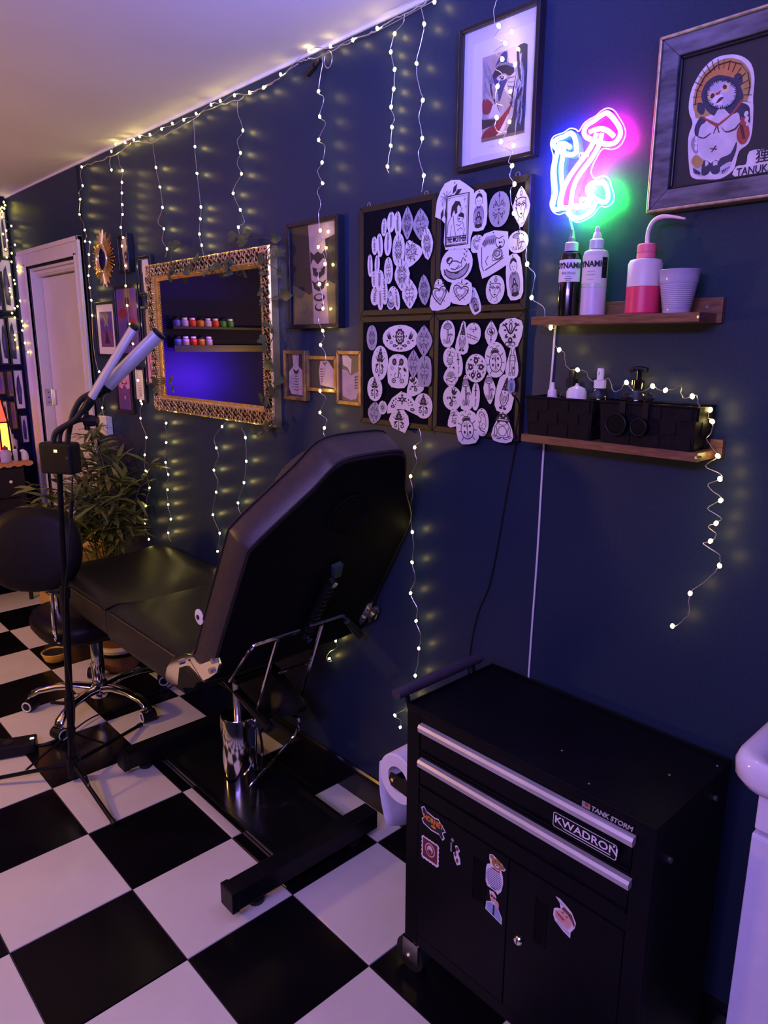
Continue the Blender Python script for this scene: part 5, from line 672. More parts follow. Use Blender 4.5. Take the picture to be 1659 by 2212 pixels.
frame_rect(tk, y0 + .040, y1 - .040, z0 + .040, z1 - .040, .006, .020, 'frame_black', name='inner_lip')
rect(MB(), y0 + .04, y1 - .04, z0 + .04, z1 - .04, .001, .0145).obj('backing', 'picture_board', tk, smooth=0)
painting(tk, TANUKI, .0146, .00003, 'painting')
def tfn(cy, cz, d): return lambda x, y, z: (-d - z, cy - x, cz + y)
text_mesh('TANUKI', .0185, tfn(.580, 1.8665, .0204), 'ink', 'lettering', tk, .0002, sx=.86)
text_mesh('\u72f8', .0245, tfn(.566, 1.887, .0204), 'ink', 'lettering', tk, .0001)

# ---------------- neon sign ----------------
ns = thing('neon_mushroom_sign', 'glowing colour changing neon sign of three mushrooms on clear acrylic', 'neon sign', (-.02, .92, 1.82))
rp = [(y / 1000., z / 1000.) for y, z in NEONRIM]
rp = [(p[1], p[2]) for p in cr([(0, *p) for p in rp], 3, True)]
MB().prism(rp, wallfn, .0235, .0275).obj('acrylic_backing', 'acrylic', ns, smooth=0)
MB().tube([(-.0275, y, z) for y, z in rp], .0013, 5, closed=True).obj('lit_edge', 'acrylic_edge', ns)
for c, cl, L in NEON:
    pts = cr([(-.0330, y / 1000., z / 1000.) for y, z in L], 4, bool(cl))
    MB().tube(pts, .0049, 8, closed=bool(cl)).obj('light_tube', {'a': 'neon_magenta', 'b': 'neon_blue', 'c': 'neon_green'}[c], ns)
for y, z in ((.938, 1.955), (.930, 1.865)):
    MB().tube([(-.0235, y, z), (-.0005, y, z)], .003, 8).tube([(-.0300, y + .0035 * math.cos(a), z - .004 + .005 * math.sin(a)) for a in [k * pi / 5 for k in range(10)]], .0010, 4, closed=True).obj('hanging_standoff', 'acrylic_edge', ns)
MB().tube(cr([(-.030, .955, 1.825), (-.006, .957, 1.78), (-.005, .965, 1.70), (-.004, .985, 1.625), (-.004, .994, 1.598), (-.004, .998, 1.476), (-.004, 1.008, 1.32), (-.004, 1.010, 1.038), (-.004, 1.015, .80), (-.004, 1.02, .40), (-.004, 1.02, .12)], 5), .0026, 6).obj('power_cable', 'white_cable', ns)
tag(MB().tube(cr([(-.16, .985, 1.445), (-.14, .997, 1.450), (-.11, 1.03, 1.445), (-.05, 1.055, 1.42), (-.034, 1.066, 1.39), (-.027, 1.078, 1.340), (-.010, 1.091, 1.300), (-.004, 1.113, 1.19), (-.004, 1.154, .942), (-.004, 1.197, .823), (-.004, 1.22, .683), (-.004, 1.23, .4), (-.004, 1.23, .115)], 5), .0024, 6).obj('black_cable', 'black_cable'), 'black cable hanging from the lower shelf down the wall behind the black cart', 'cable')
# ---------------- ledge shelves and what stands on them ----------------
for z, y0, y1, dp, lab in ((1.617, .614, 1.002, .090, 'walnut picture ledge holding ink bottles under the neon sign'), (1.355, .585, 1.004, .104, 'lower walnut picture ledge holding two black baskets')):
    t = thing('ledge_shelf', lab, 'shelf', (-.001, (y0 + y1) / 2, z - .02), 'walnut ledges')
    MB().box(-dp, -.0155, y0 + .006, y1, z - .018, z).obj('ledge_board', 'walnut', t, smooth=0, bevel=.001)
    MB().box(-.015, -.0006, y0 - .004, y1 - .022, z - .018, z + (.030 if z > 1.5 else .018)).obj('back_board', 'walnut', t, smooth=0, bevel=.001)
    for yy in (y0 + .025, y1 - .03): MB().tube([(-.0158, yy, z + .012 if z > 1.5 else z + .01), (-.0172, yy, z + .012 if z > 1.5 else z + .01)], .0035, 10).obj('screw', 'steel', t)
    MB().tube([(-dp - .001, y0 + .008, z - .009), (-dp + .012, y0 + .004, z - .009)], .003, 8).obj('end_fixing', 'steel', t)
def bottle(name, lab, cat, c, parts, group=None):
    t = thing(name, lab, cat, c, group)
    for nm, m, prof in parts: MB().lathe(prof, 24, None, 0, c).obj(nm, m, t)
    return t
def cyl_text(body, size, c, r, z0, face, sx, root, m='ink', bold=.0006):
    # letters bent round a bottle: face = direction (radians, seen from above) the label faces
    def fn(x, y, z):
        a = face + x / r
        return (c[0] + (r + z + .0006) * math.cos(a), c[1] + (r + z + .0006) * math.sin(a), c[2] + z0 + y)
    return text_mesh(body, size, fn, m, 'lettering', root, bold, .0002, sx=sx)
def label_band(c, r, z0, z1, a0, a1, root, m='label_white', name='label'):
    mb = MB(); n = 14; L = []
    for z in (z0, z1): L += [(c[0] + r * math.cos(a0 + (a1 - a0) * i / n), c[1] + r * math.sin(a0 + (a1 - a0) * i / n), c[2] + z) for i in range(n + 1)]
    mb.add(L, [(i, i + 1, i + n + 2, i + n + 1) for i in range(n)]); return mb.obj(name, m, root)
FACE = pi + .72 - .28
b1 = (-.052, .932, 1.6172)
t = bottle('ink_bottle', 'black tattoo ink bottle with a white lettered label, left end of the ledge', 'bottle', b1, [('body', 'ink_bottle_black', [(.021, 0), (.0235, .002), (.0235, .122), (.021, .131), (.013, .136)]), ('cap', 'cap_grey', [(.0145, .1365), (.0145, .153), (.012, .155)]), ('nozzle', 'nozzle_dark', [(.0075, .1555), (.0072, .164), (.0055, .166), (.0045, .176), (.0028, .181)])])
label_band(b1, .0238, .072, .118, FACE - 1.3, FACE + 1.25, t)
cyl_text('DYNAMIC', .0165, b1, .0240, .105, FACE + .05, .88, t)
cyl_text('BLK(Black)', .0075, b1, .0240, .090, FACE, .9, t, 'ink_grey', .0001)
for dz, s in ((.0835, 9), (.079, 12), (.0755, 8)): cyl_text('-' * s, .004, b1, .0240, dz, FACE, 1, t, 'ink', .0002)
b2 = (-.050, .872, 1.6172)
t = bottle('ink_bottle', 'half full white tattoo ink bottle beside the black one', 'bottle', b2, [('body', 'bottle_clear', [(.0262, .058), (.0262, .124), (.024, .131), (.014, .136)]), ('ink_fill', 'pigment_white', [(.024, 0), (.0262, .002), (.0262, .0575)]), ('cap', 'nozzle_clear', [(.0150, .1365), (.0150, .154), (.012, .156)]), ('nozzle', 'nozzle_clear', [(.0100, .1565), (.0075, .168), (.0055, .170), (.0050, .178), (.0025, .182)])])
label_band(b2, .0266, .066, .122, FACE - 1.3, FACE + .62, t, 'paper', 'label'); label_band(b2, .0266, .076, .118, FACE + .66, FACE + 1.25, t, 'black_plastic', 'side_label')
cyl_text('DYNAMIC', .0165, b2, .0268, .104, FACE - .28, .92, t)
for dz, s in ((.090, 10), (.083, 12), (.074, 8)): cyl_text('-' * s, .005, b2, .0268, dz, FACE - .2, 1, t, 'ink_grey', .0002)
b3 = (-.0515, .757, 1.6172)
t = bottle('wash_bottle', 'squeeze wash bottle half full of pink liquid with bent pink spout', 'bottle', b3, [('body', 'wash_white', [(.0335, .0535), (.0335, .098), (.030, .105), (.018, .108)]), ('liquid', 'wash_pink', [(.031, 0), (.0335, .003), (.0335, .053)]), ('screw_cap', 'cap_pink', [(.0185, .1085), (.0185, .118), (.0175, .119), (.0185, .120), (.0185, .134), (.016, .136)])])
MB().tube(cr([(-.0515, .757, 1.752), (-.0515, .757, 1.775), (-.052, .750, 1.792), (-.054, .735, 1.800), (-.055, .712, 1.799), (-.058, .680, 1.791)], 5), [.0045] * 16 + [.0045 - .0003 * k for k in range(10)], 8).obj('spout', 'tube_pink', t)
b4 = (-.056, .682, 1.6172)
pr = [(.0255, 0), (.026, .001)]
for k in range(14): pr += [(.0262 + .0085 * (k / 14.), .008 + .0035 * k), (.0276 + .0085 * (k / 14.), .0098 + .0035 * k)]
pr += [(.0362, .062), (.0378, .078), (.0392, .080), (.0388, .081), (.0368, .079), (.035, .062), (.0250, .003), (.0001, .003)]
bottle('plastic_cup', 'ribbed lilac white plastic cup at the right of the wash bottle', 'cup', b4, [('cup_body', 'cup_lilac', pr)])
def basket(lab, y0, y1, x0=-.100, x1=-.021, z0=1.3555, z1=1.440):
    t = thing('woven_basket', lab, 'basket', ((x0 + x1) / 2, (y0 + y1) / 2, z0), 'black woven baskets')
    mb = MB(); tp = .006
    def ring(z, o): k = tp * (z1 - z) / (z1 - z0) + o; return [(x0 + k * .5, y0 + k, z), (x1 - k * .2, y0 + k, z), (x1 - k * .2, y1 - k, z), (x0 + k * .5, y1 - k, z)]
    mb.layers([ring(z0, 0), ring(z1, 0), ring(z1, .004), ring(z0 + .004, .004)])
    mb.obj('basket_shell', 'basket_black', t, smooth=0)
    mb = MB(); n = 6; hz = (z1 - z0) / 3.
    for r in range(3):
        for c in range(n):
            if (r + c) % 2: continue
            ya = y0 + .008 + (y1 - y0 - .016) * c / n; yb = y0 + .008 + (y1 - y0 - .016) * (c + 1) / n
            k = tp * .5 * (1 - (r + .5) / 3); mb.box(x0 + k - .0018, x0 + k + .001, ya + .001, yb - .001, z0 + hz * r + .001, z0 + hz * (r + 1) - .001)
        for c in range(3):
            if (r + c) % 2: continue
            xa = x0 + .006 + .024 * c; k = tp * (1 - (r + .5) / 3); mb.box(xa, xa + .022, y0 + k - .0018, y0 + k + .001, z0 + hz * r + .001, z0 + hz * (r + 1) - .001)
    stuff(mb.obj('weave', 'basket_black', t, smooth=0))
    mb = MB(); mb.tube([(x0 - .001, y0, z1), (x0 - .001, y1, z1), (x1, y1, z1), (x1, y0, z1)], .003, 6, closed=True); mb.obj('rim', 'basket_black', t)
    return t
basket('left black woven basket with bottles on the lower ledge', .823, .997)
basket('right black woven basket with two round clips on the lower ledge', .600, .808)
for yy, zz, r, lab in ((.760, 1.397, .0235, 'larger black round clip-on lens hung on the right basket rim'), (.710, 1.395, .0180, 'smaller black round clip-on lens hung on the right basket rim')):
    t = thing('clip_on_lens', lab, 'clip', (-.105, yy, zz - r))
    MB().lathe([(r * .9, 0), (r, .002), (r, .010), (r * .86, .0105)], 24, Matrix.Translation((-.1045, yy, zz)) @ Matrix.Rotation(-pi / 2, 4, 'Y')).obj('disc', 'cart_dark', t)
    MB().tube([(-.1155, yy + r * .93 * math.cos(a), zz + r * .93 * math.sin(a)) for a in [2 * pi * k / 24 for k in range(24)]], .0017, 6, closed=True).obj('rim_ring', 'black_plastic', t)
    mb = MB().box(-.107, -.1045, yy - .014, yy - .001, zz + r * .7, 1.4462).box(-.107, -.080, yy - .014, yy - .001, 1.4445, 1.4462).ball((-.088, yy - .004, 1.452), .010, 10, 6, 0, (.5, 1.1, 1))
    mb.obj('hook', 'black_plastic', t, smooth=0)
def spray(name, lab, y, x, z0, h, body, capm, kind):
    c = (x, y, z0); t = thing(name, lab, 'bottle', c)
    MB().lathe([(.024, 0), (.026, .003), (.026, h * .55), (.024, h * .62), (.012, h * .70), (.010, h * .72)], 18, None, 0, c).obj('body', body, t)
    if kind == 'spray':
        MB().lathe([(.013, h * .722), (.013, h * .84), (.0075, h * .85), (.0075, h), (.006, h + .003)], 14, None, 0, c).obj('spray_cap', capm, t)
        MB().box(x - .012, x - .004, y - .002, y + .002, z0 + h * .93, z0 + h * .97).obj('spray_tip', capm, t)
    elif kind == 'pump':
        MB().lathe([(.013, h * .722), (.013, h * .84), (.006, h * .85), (.006, h * .97)], 14, None, 0, c).obj('collar', capm, t)
        MB().tube(cr([(x, y - .018, z0 + h * .985), (x, y - .006, z0 + h), (x, y + .010, z0 + h), (x, y + .020, z0 + h * .975)], 4), .005, 8).obj('pump_head', capm, t)
    elif kind == 'dome': MB().lathe([(.022, h * .722), (.022, h * .86), (.018, h * .93), (.004, h * .99), (.003, h * 1.03)], 18, None, 0, c).obj('dome_cap', capm, t)
    elif kind == 'tip': MB().lathe([(.011, h * .722), (.010, h * .84), (.006, h * .86), (.004, h)], 12, None, 0, c).obj('tip_cap', capm, t)
    return t
zb = 1.362
spray('dropper_bottle', 'small bottle with white tapered tip at the left end of the left basket', .965, -.045, zb, .110, 'pigment_white', 'white_plastic', 'tip')
spray('spray_bottle', 'clear bottle with black spray cap behind the white domed jar', .918, -.040, zb, .142, 'clear_glass', 'black_plastic', 'spray')
spray('domed_jar', 'white domed cap bottle standing in the left basket', .886, -.068, zb, .108, 'pigment_white', 'white_plastic', 'dome')
spray('spray_bottle', 'clear bottle with white spray cap between the two baskets', .842, -.048, zb, .142, 'clear_glass', 'white_plastic', 'spray')
spray('pump_bottle', 'clear pump bottle with glossy black pump head in the right basket', .752, -.050, zb, .146, 'clear_glass', 'ink_bottle_black', 'pump')

# ---------------- tattoo chair ----------------
CHP = {k: [mm(p) for p in v] for k, v in CH.items()}
tc = thing('tattoo_chair', 'black leather reclining tattoo chair seen from behind its raised backrest', 'chair', (-.33, 2.0, .001))
p0 = Vector((-.31, 1.431, 1.075)); UP = Vector((0, -.485, .875)).normalized(); NN = Vector((0, .875, .485)).normalized()
def bk(x, s, d): return p0 + Vector((x, 0, 0)) + UP * s + NN * d
outl = [(-.262, -.50), (-.272, -.46), (-.276, -.25), (-.277, -.04), (-.270, .005), (-.204, .088), (-.135, .170), (-.100, .222), (-.055, .246), (.07, .250), (.125, .244), (.152, .215), (.200, .116), (.268, .022), (.288, -.02), (.292, -.07), (.290, -.25), (.286, -.46), (.278, -.50), (.0, -.515)]
ol = [(p[0], p[1]) for p in cr([(x, s, 0) for x, s in outl], 3, True)]
cx0, cs0 = .008, -.15
def oring(k, d): return [bk(cx0 + (x - cx0) * k, cs0 + (s - cs0) * k, d) for x, s in ol]
MB().layers([oring(.985, 0), oring(1.0, .004), oring(1.0, .088), oring(.985, .098), oring(.95, .104), oring(.55, .112)]).obj('backrest', 'leather_side', tc, smooth=50)
MB().layers([oring(.965, -.004), oring(.965, .0005)]).obj('back_panel', 'back_cloth', tc)
MB().tube(oring(1.002, .089), .0028, 6, closed=True).obj('piping', 'leather', tc)
MB().tube(oring(.99, .001), .0022, 6, closed=True).obj('back_seam', 'leather', tc)
hr = [(.03 + .155 * math.cos(a) * (1 + .0 * math.sin(a)), .035 + .140 * math.sin(a)) for a in [2 * pi * k / 28 for k in range(28)]]
MB().layers([[bk(.03 + (x - .03) * k, .035 + (s - .035) * k, d) for x, s in hr] for k, d in ((.98, .105), (1, .115), (1, .150), (.93, .168), (.75, .178), (.4, .182))]).obj('headrest_cushion', 'leather_side', tc, smooth=50)
MB().tube([bk(.012 + .062 * math.cos(a), .058 + .062 * math.sin(a), -.006) for a in [2 * pi * k / 32 for k in range(32)]], .003, 8, closed=True).tube([bk(.012 + .054 * math.cos(a), .058 + .054 * math.sin(a), -.005) for a in [2 * pi * k / 32 for k in range(32)]], .0025, 6, closed=True).obj('face_hole_rim', 'back_cloth', tc)
MB().layers([[bk(.012 + r * math.cos(a), .058 + r * math.sin(a), d) for a in [2 * pi * k / 28 for k in range(28)]] for r, d in ((.053, -.0055), (.050, -.0045))]).obj('face_hole_plug', 'back_cloth', tc)
tb = MB().lathe([(.022, 0), (.022, .003), (.009, .005)], 20, Matrix.Translation((-.585, 1.690, .83)) @ Matrix.Rotation(-pi / 2, 4, 'Y')).obj('plastic_boss', 'white_plastic', tc)
tb['label'] = 'white round plastic boss on the side of the backrest'
MB().tube([(-.5905, 1.690, .83), (-.592, 1.690, .83)], .007, 12).obj('boss_hole', 'black_plastic', tb)
# seat and leg cushions
def cushion(y0, y1, z0, z1, name, m='leather', x0=-.565, x1=-.045, wing=0):
    ys = 10; xs = 12; top = []
    mb = MB(); vs = []; fs = []
    for i in range(ys + 1):
        for j in range(xs + 1):
            u, v = j / xs, i / ys
            e = min(1, min(u, 1 - u) / .10) ** .5; f = min(1, min(v, 1 - v) / .12) ** .5
            z = z1 - .020 * (1 - e) - .014 * (1 - f) - .010 * math.sin(pi * u) * math.sin(pi * v) + wing * max(0, abs(u - .5) * 2 - .45) ** 1.3
            vs.append((x0 + (x1 - x0) * u, y0 + (y1 - y0) * v, z))
    for i in range(ys):
        for j in range(xs): a = i * (xs + 1) + j; fs.append((a, a + 1, a + xs + 2, a + xs + 1))
    mb.add(vs, fs)
    per = [j for j in range(xs + 1)] + [(i + 1) * (xs + 1) - 1 for i in range(1, ys + 1)] + [ys * (xs + 1) + j for j in range(xs - 1, -1, -1)] + [i * (xs + 1) for i in range(ys - 1, 0, -1)]
    n = len(per); P_ = [vs[k] for k in per]; Bt = [(p[0] * .97 + (x0 + x1) / 2 * .03, p[1], z0) for p in P_]
    mb.add(P_ + [(p[0], p[1], z0 + .02) for p in P_] + Bt, [(a, (a + 1) % n, (a + 1) % n + n, a + n) for a in range(n)] + [(a + n, (a + 1) % n + n, (a + 1) % n + 2 * n, a + 2 * n) for a in range(n)] + [tuple(range(2 * n, 3 * n))])
    return mb.obj(name, m, tc, smooth=45)
c1 = cushion(1.86, 2.415, .525, .655, 'seat_cushion', wing=.03)
c2 = cushion(2.42, 3.05, .540, .652, 'leg_cushion', wing=.05)
MB().tube([(-.567, 1.88, .640), (-.567, 2.40, .640)], .003, 6).obj('piping', 'leather_side', c1)
MB().tube(cr([(-.567, 2.44, .636), (-.567, 3.02, .636), (-.55, 3.047, .636), (-.06, 3.047, .636)], 3), .003, 6).obj('piping', 'leather_side', c2)
MB().box(-.52, -.10, 1.95, 2.75, .495, .5245).obj('seat_underframe', 'black_metal', tc, smooth=0)
# hinge bracket
for xx, s in ((-.589, 1), (-.020, -1)):
    HPY = [(1.91, .56), (1.90, .609), (1.841, .665), (1.781, .693), (1.727, .702), (1.688, .694), (1.59, .746), (1.599, .698), (1.695, .636), (1.751, .606), (1.838, .574)]
    HPY = [(q[1], q[2]) for q in cr([(0, *q) for q in HPY], 2, True)]
    mb = MB(); mb.prism(HPY, lambda u, v, d: (xx - s * d, u, v), -.004, .004); h = mb.obj('hinge_plate', 'chrome', tc, smooth=0, bevel=.0015)
    MB().prism([(1.796, .648), (1.773, .656), (1.740, .650), (1.697, .638), (1.715, .616), (1.798, .586), (1.815, .585)], lambda u, v, d: (xx - s * d, u, v), .0045, .014).obj('hinge_cover', 'black_plastic', h, smooth=0)
    for yy, zz in ((1.798, .664), (1.607, .732), (1.622, .698)): MB().tube([(xx - s * .004, yy, zz), (xx - s * .012, yy, zz)], .0085, 8).obj('bolt', 'steel', h)
mb = MB().prism([(.255, -.36), (.280, -.355), (.288, -.42), (.268, -.46), (.250, -.43)], lambda u, v, d: bk(u, v, -d), .004, .007); h = mb.obj('rear_bracket', 'steel', tc, smooth=0)
for x, s in ((.268, -.385), (.266, -.425)): MB().tube([bk(x, s, -.007), bk(x, s, -.014)], .008, 8).obj('bolt', 'chrome', h)
# ratchet strut on the back
mb = MB(); mb.tube([bk(.030, -.185, -.022), bk(.016, -.40, -.022)], .013, 10)
for k in range(11): mb.tube([bk(.0295 - .0012 * k, -.20 - .0175 * k, -.022), bk(.0293 - .0012 * k, -.204 - .0175 * k, -.022)], .0175, 10)
mb.obj('recline_strut', 'black_metal', tc)
for x, s in ((.030, -.175), (.020, -.398)): MB().tube([bk(x, s, -.018), bk(x, s, -.040)], .010, 10).obj('strut_bolt', 'chrome', tc)
MB().prism([(.022, -.125), (.052, -.118), (.062, -.165), (.040, -.170)], lambda u, v, d: bk(u, v, -d), .006, .022).obj('strut_bracket', 'teal', tc, smooth=0)
def rod(name, pts, r, m='chrome', n=1): return MB().tube(cr(pts, 5) if n > 1 else pts, r, 8).obj(name, m, tc)
rod('crank_rod', CHP['rodA'], .006, n=2); rod('crank_rod', CHP['rodB'], .006, n=2)
MB().tube(CHP['gripB'], [.011, .014], 10).obj('crank_grip', 'black_rubber', tc)
rod('brace_rod', CHP['rod1'], .0065); rod('brace_rod', CHP['rod2'], .0065); rod('cross_rod', CHP['cross'], .006, n=2)
rod('pedal_rod', CHP['pedal'][:-1] + [Vector(CHP['pedal'][-2]).lerp(Vector(CHP['pedal'][-1]), .5), CHP['pedal'][-1]], .0055, n=2)
# lift arms, column, base
MB().tube([(-.30, 2.10, .425), (-.30, 1.80, .335)], .016, 8).obj('lift_arm', 'black_metal', tc)
MB().tube([(-.30, 1.83, .345), (-.27, 1.905, .275)], .010, 8).obj('lift_link', 'black_metal', tc)
MB().prism([(1.92, .471), (1.761, .39), (1.767, .368), (2.0, .245), (2.109, .322), (2.12, .49)], lambda u, v, d: (-.215 + d, u, v), 0, .04).obj('pedal_housing', 'black_metal', tc, smooth=0, bevel=.004)
MB().box(-.36, -.24, 1.90, 2.12, .470, .4955).obj('column_mount', 'black_metal', tc, smooth=0, bevel=.004)
MB().lathe([(.063, .046), (.061, .302), (.057, .308), (.02, .310)], 32, None, 0, (-.30, 2.0, 0)).obj('column', 'chrome', tc)
MB().lathe([(.0145, .305), (.0145, .4695)], 18, None, 0, (-.30, 2.0, 0)).obj('piston', 'steel', tc)
MB().tube([(-.275, 1.945, .285), (-.265, 1.93, .285)], .012, 10).obj('column_bolt', 'chrome', tc)
rod('release_rod', [(-.245, 1.955, .25), (-.238, 1.950, .17), (-.243, 1.955, .085)], .0045, n=2)
MB().box(-.435, -.165, 1.56, 2.36, .036, .046).obj('base_plate', 'gloss_black', tc, smooth=0, bevel=.002)
for xx in (-.435, -.180): MB().box(xx, xx + .015, 1.56, 2.36, .024, .056).obj('base_rail', 'gloss_black', tc, smooth=0, bevel=.002)
for yy, x0, x1 in ((1.53, -.634, -.100), (2.385, -.568, -.10)):
    bb = MB().box(x0, x1, yy - .03, yy + .03, .030, .092).obj('base_bar', 'black_metal', tc, smooth=0, bevel=.003)
    MB().box(x0 - .004, x0 + .02, yy - .032, yy + .032, .028, .095).obj('end_cap', 'black_plastic', bb, smooth=0, bevel=.003)
    for xx in (x0 + .09, x1 - .08): MB().lathe([(.022, 0), (.024, .004), (.024, .014), (.010, .018), (.010, .032)], 14, None, 0, (xx, yy, 0)).obj('foot', 'black_rubber', bb)

# ---------------- stool ----------------
st = thing('saddle_stool', 'black saddle stool with backrest on a chrome five star base with castors', 'stool', (-.41, 2.97, .001))
hub = Vector((-.41, 2.97, 0))
MB().lathe([(.045, .050), (.045, .085), (.032, .105), (.030, .125)], 20, None, 0, hub).obj('hub', 'chrome', st)
MB().lathe([(.026, .12), (.026, .30), (.020, .31), (.020, .375)], 20, None, 0, hub).obj('gas_column', 'chrome', st)
for a in (147, 215.5, 287.5, 360, 74):
    a = math.radians(a); d = Vector((math.cos(a), math.sin(a), 0)); n = Vector((-d.y, d.x, 0))
    rings = []
    for t, z, wd, hh in ((.03, .085, .026, .020), (.10, .100, .024, .017), (.18, .100, .021, .015), (.25, .088, .020, .014), (.285, .070, .022, .016), (.300, .052, .020, .012)):
        c = hub + d * t + Vector((0, 0, z)); rings.append([c + n * (wd * math.cos(q)) + Vector((0, 0, hh * math.sin(q))) for q in [2 * pi * k / 10 for k in range(10)]])
    MB().layers(rings).obj('base_leg', 'chrome', st, smooth=60)
    ax = Vector((math.cos(a + 1.2), math.sin(a + 1.2), 0)); c = hub + d * .292 + Vector((0, 0, .026))
    cm = MB().tube([c - ax * .028, c + ax * .028], .026, 16).tube([c + Vector((0, 0, .0)), c + Vector((0, 0, .042))], .009, 8).obj('caster', 'black_plastic', st)
    e = ax if ax.dot(Vector((-.6, -.75, 0))) > 0 else -ax; f = Vector((-e.y, e.x, 0))
    MB().tube([c + e * .0285 + f * (.020 * math.cos(q)) + Vector((0, 0, .020 * math.sin(q))) for q in [2 * pi * k / 18 for k in range(18)]], .0032, 6, closed=True).obj('wheel_ring', 'white_plastic', cm)
def blob(name, c, ax, ay, az, m, prof=None, sup=2.6, n=28, T=None):
    rings = []
    for k, (s, z) in enumerate(prof):
        g = []
        for i in range(n):
            t = 2 * pi * i / n; u = math.copysign(abs(math.cos(t)) ** (2 / sup), math.cos(t)); v = math.copysign(abs(math.sin(t)) ** (2 / sup), math.sin(t))
            g.append(T @ Vector((ax * u * s, ay * v * s, az * z)) if T else Vector(c) + Vector((ax * u * s, ay * v * s, az * z)))
        rings.append(g)
    return MB().layers(rings).obj(name, m, st, smooth=60)
blob('seat', (-.445, 2.965, .375), .205, .225, .095, 'stool_leather', [(.75, 0), (.93, .05), (1, .3), (1, .62), (.94, .86), (.8, .98), (.5, 1.0)])
MB().lathe([(.10, .355), (.10, .378)], 16, None, 0, hub).obj('seat_plate', 'black_metal', st)
Tb = Matrix.Translation((-.640, 2.890, .775)) @ Matrix.Rotation(math.radians(-38), 4, 'Z') @ Matrix.Rotation(math.radians(78), 4, 'X')
blob('backrest', None, .180, .165, .075, 'stool_leather', [(.72, -.5), (.93, -.42), (1, -.15), (1, .15), (.93, .42), (.72, .5)], 2.5, 32, Tb)
for (a, b_) in (((-.62, 2.80, .63), (-.58, 2.83, .40)), ((-.55, 2.97, .60), (-.53, 2.98, .41))):
    MB().tube(cr([a, (a[0] - .004, a[1], .50), (a[0], a[1], .42), (b_[0], b_[1], .395), (b_[0] + .10, b_[1] + .05, .372)], 4), .0085, 8).obj('back_support', 'chrome', st)

# ---------------- LED tripod lamp ----------------
lp = thing('tripod_lamp', 'black tripod work lamp with two white light bars on goosenecks', 'lamp', (-.713, 2.477, .001))
pb, pt = Vector(CHP['pole'][0]), Vector(CHP['pole'][1])
at = lambda t: pb.lerp(pt, t)
MB().tube([at(0), at(.60)], .0125, 12).obj('lower_pole', 'black_metal', lp); MB().tube([at(.56), at(1.0)], .0095, 12).obj('upper_pole', 'black_metal', lp)
for t in (.62, .25): 
    k = MB().tube([at(t - .018), at(t + .018)], .018, 12).obj('clamp_collar', 'black_plastic', lp)
    MB().tube([at(t) + Vector((-.015, .012, 0)), at(t) + Vector((-.04, .034, .004))], .006, 8).ball(at(t) + Vector((-.043, .037, .004)), .011, 8, 6, 0, (1, 1, .5)).obj('knob', 'black_plastic', k)
MB().tube([at(-.01), at(.06)], .019, 12).obj('leg_hub', 'black_plastic', lp)
for fx, fy in ((-.709, 2.119), (-1.02, 2.70), (-.364, 2.671)):
    f = Vector((fx, fy, .010)); a = at(.055); b_ = at(.15)
    mid = a.lerp(f, .42); 
    L = MB().tube([a + Vector((0, 0, -.02)), f], .0075, 8).obj('leg', 'black_metal', lp)
    MB().tube([b_, mid], .004, 6).obj('leg_brace', 'black_metal', L)
    MB().tube([a.lerp(f, .95), f], .0095, 8).obj('rubber_foot', 'black_rubber', L)
    MB().ball(mid, .006, 6, 4).obj('rivet', 'steel', L)
MB().tube([at(.14), at(.165)], .0165, 10).obj('brace_collar', 'black_plastic', lp)
rt = Vector((0.733029, -0.680186, 0.003900)); rt.z = 0; rt.normalize(); fw = Vector((-rt.y, rt.x, 0))
bx = Vector(CHP['box'][0])
Tx = Matrix((( rt.x, fw.x, 0, bx.x), (rt.y, fw.y, 0, bx.y), (0, 0, 1, bx.z), (0, 0, 0, 1))) @ Matrix.Rotation(math.radians(-14), 4, 'Z')
cbx = MB().box(-.060, .060, -.028, .028, -.052, .050, 0, Tx).obj('control_box', 'black_plastic', lp, smooth=0, bevel=.009)
mb = MB()
for a, b_ in ((.000, .0035), (.0045, .008), (.009, .012)): mb.box(a, b_, -.0292, -.0284, .020, .029, 0, Tx)
h = mb.obj('red_indicator', 'led_red', cbx, smooth=0); h['label'] = 'small glowing orange red digits'
MB().tube([Tx @ Vector((.050, -.029, .004)), Tx @ Vector((.050, -.034, .004))], .006, 10).obj('button', 'black_rubber', cbx)
g1 = MB().tube(cr(CHP['goose1'], 3), .0095, 10).obj('gooseneck', 'black_rubber', lp); g2 = MB().tube(cr(CHP['goose2'], 3), .0095, 10).obj('gooseneck', 'black_rubber', lp)
MB().tube(cr(CHP['holder'], 3), .0075, 10).obj('holder_arm', 'black_rubber', lp)
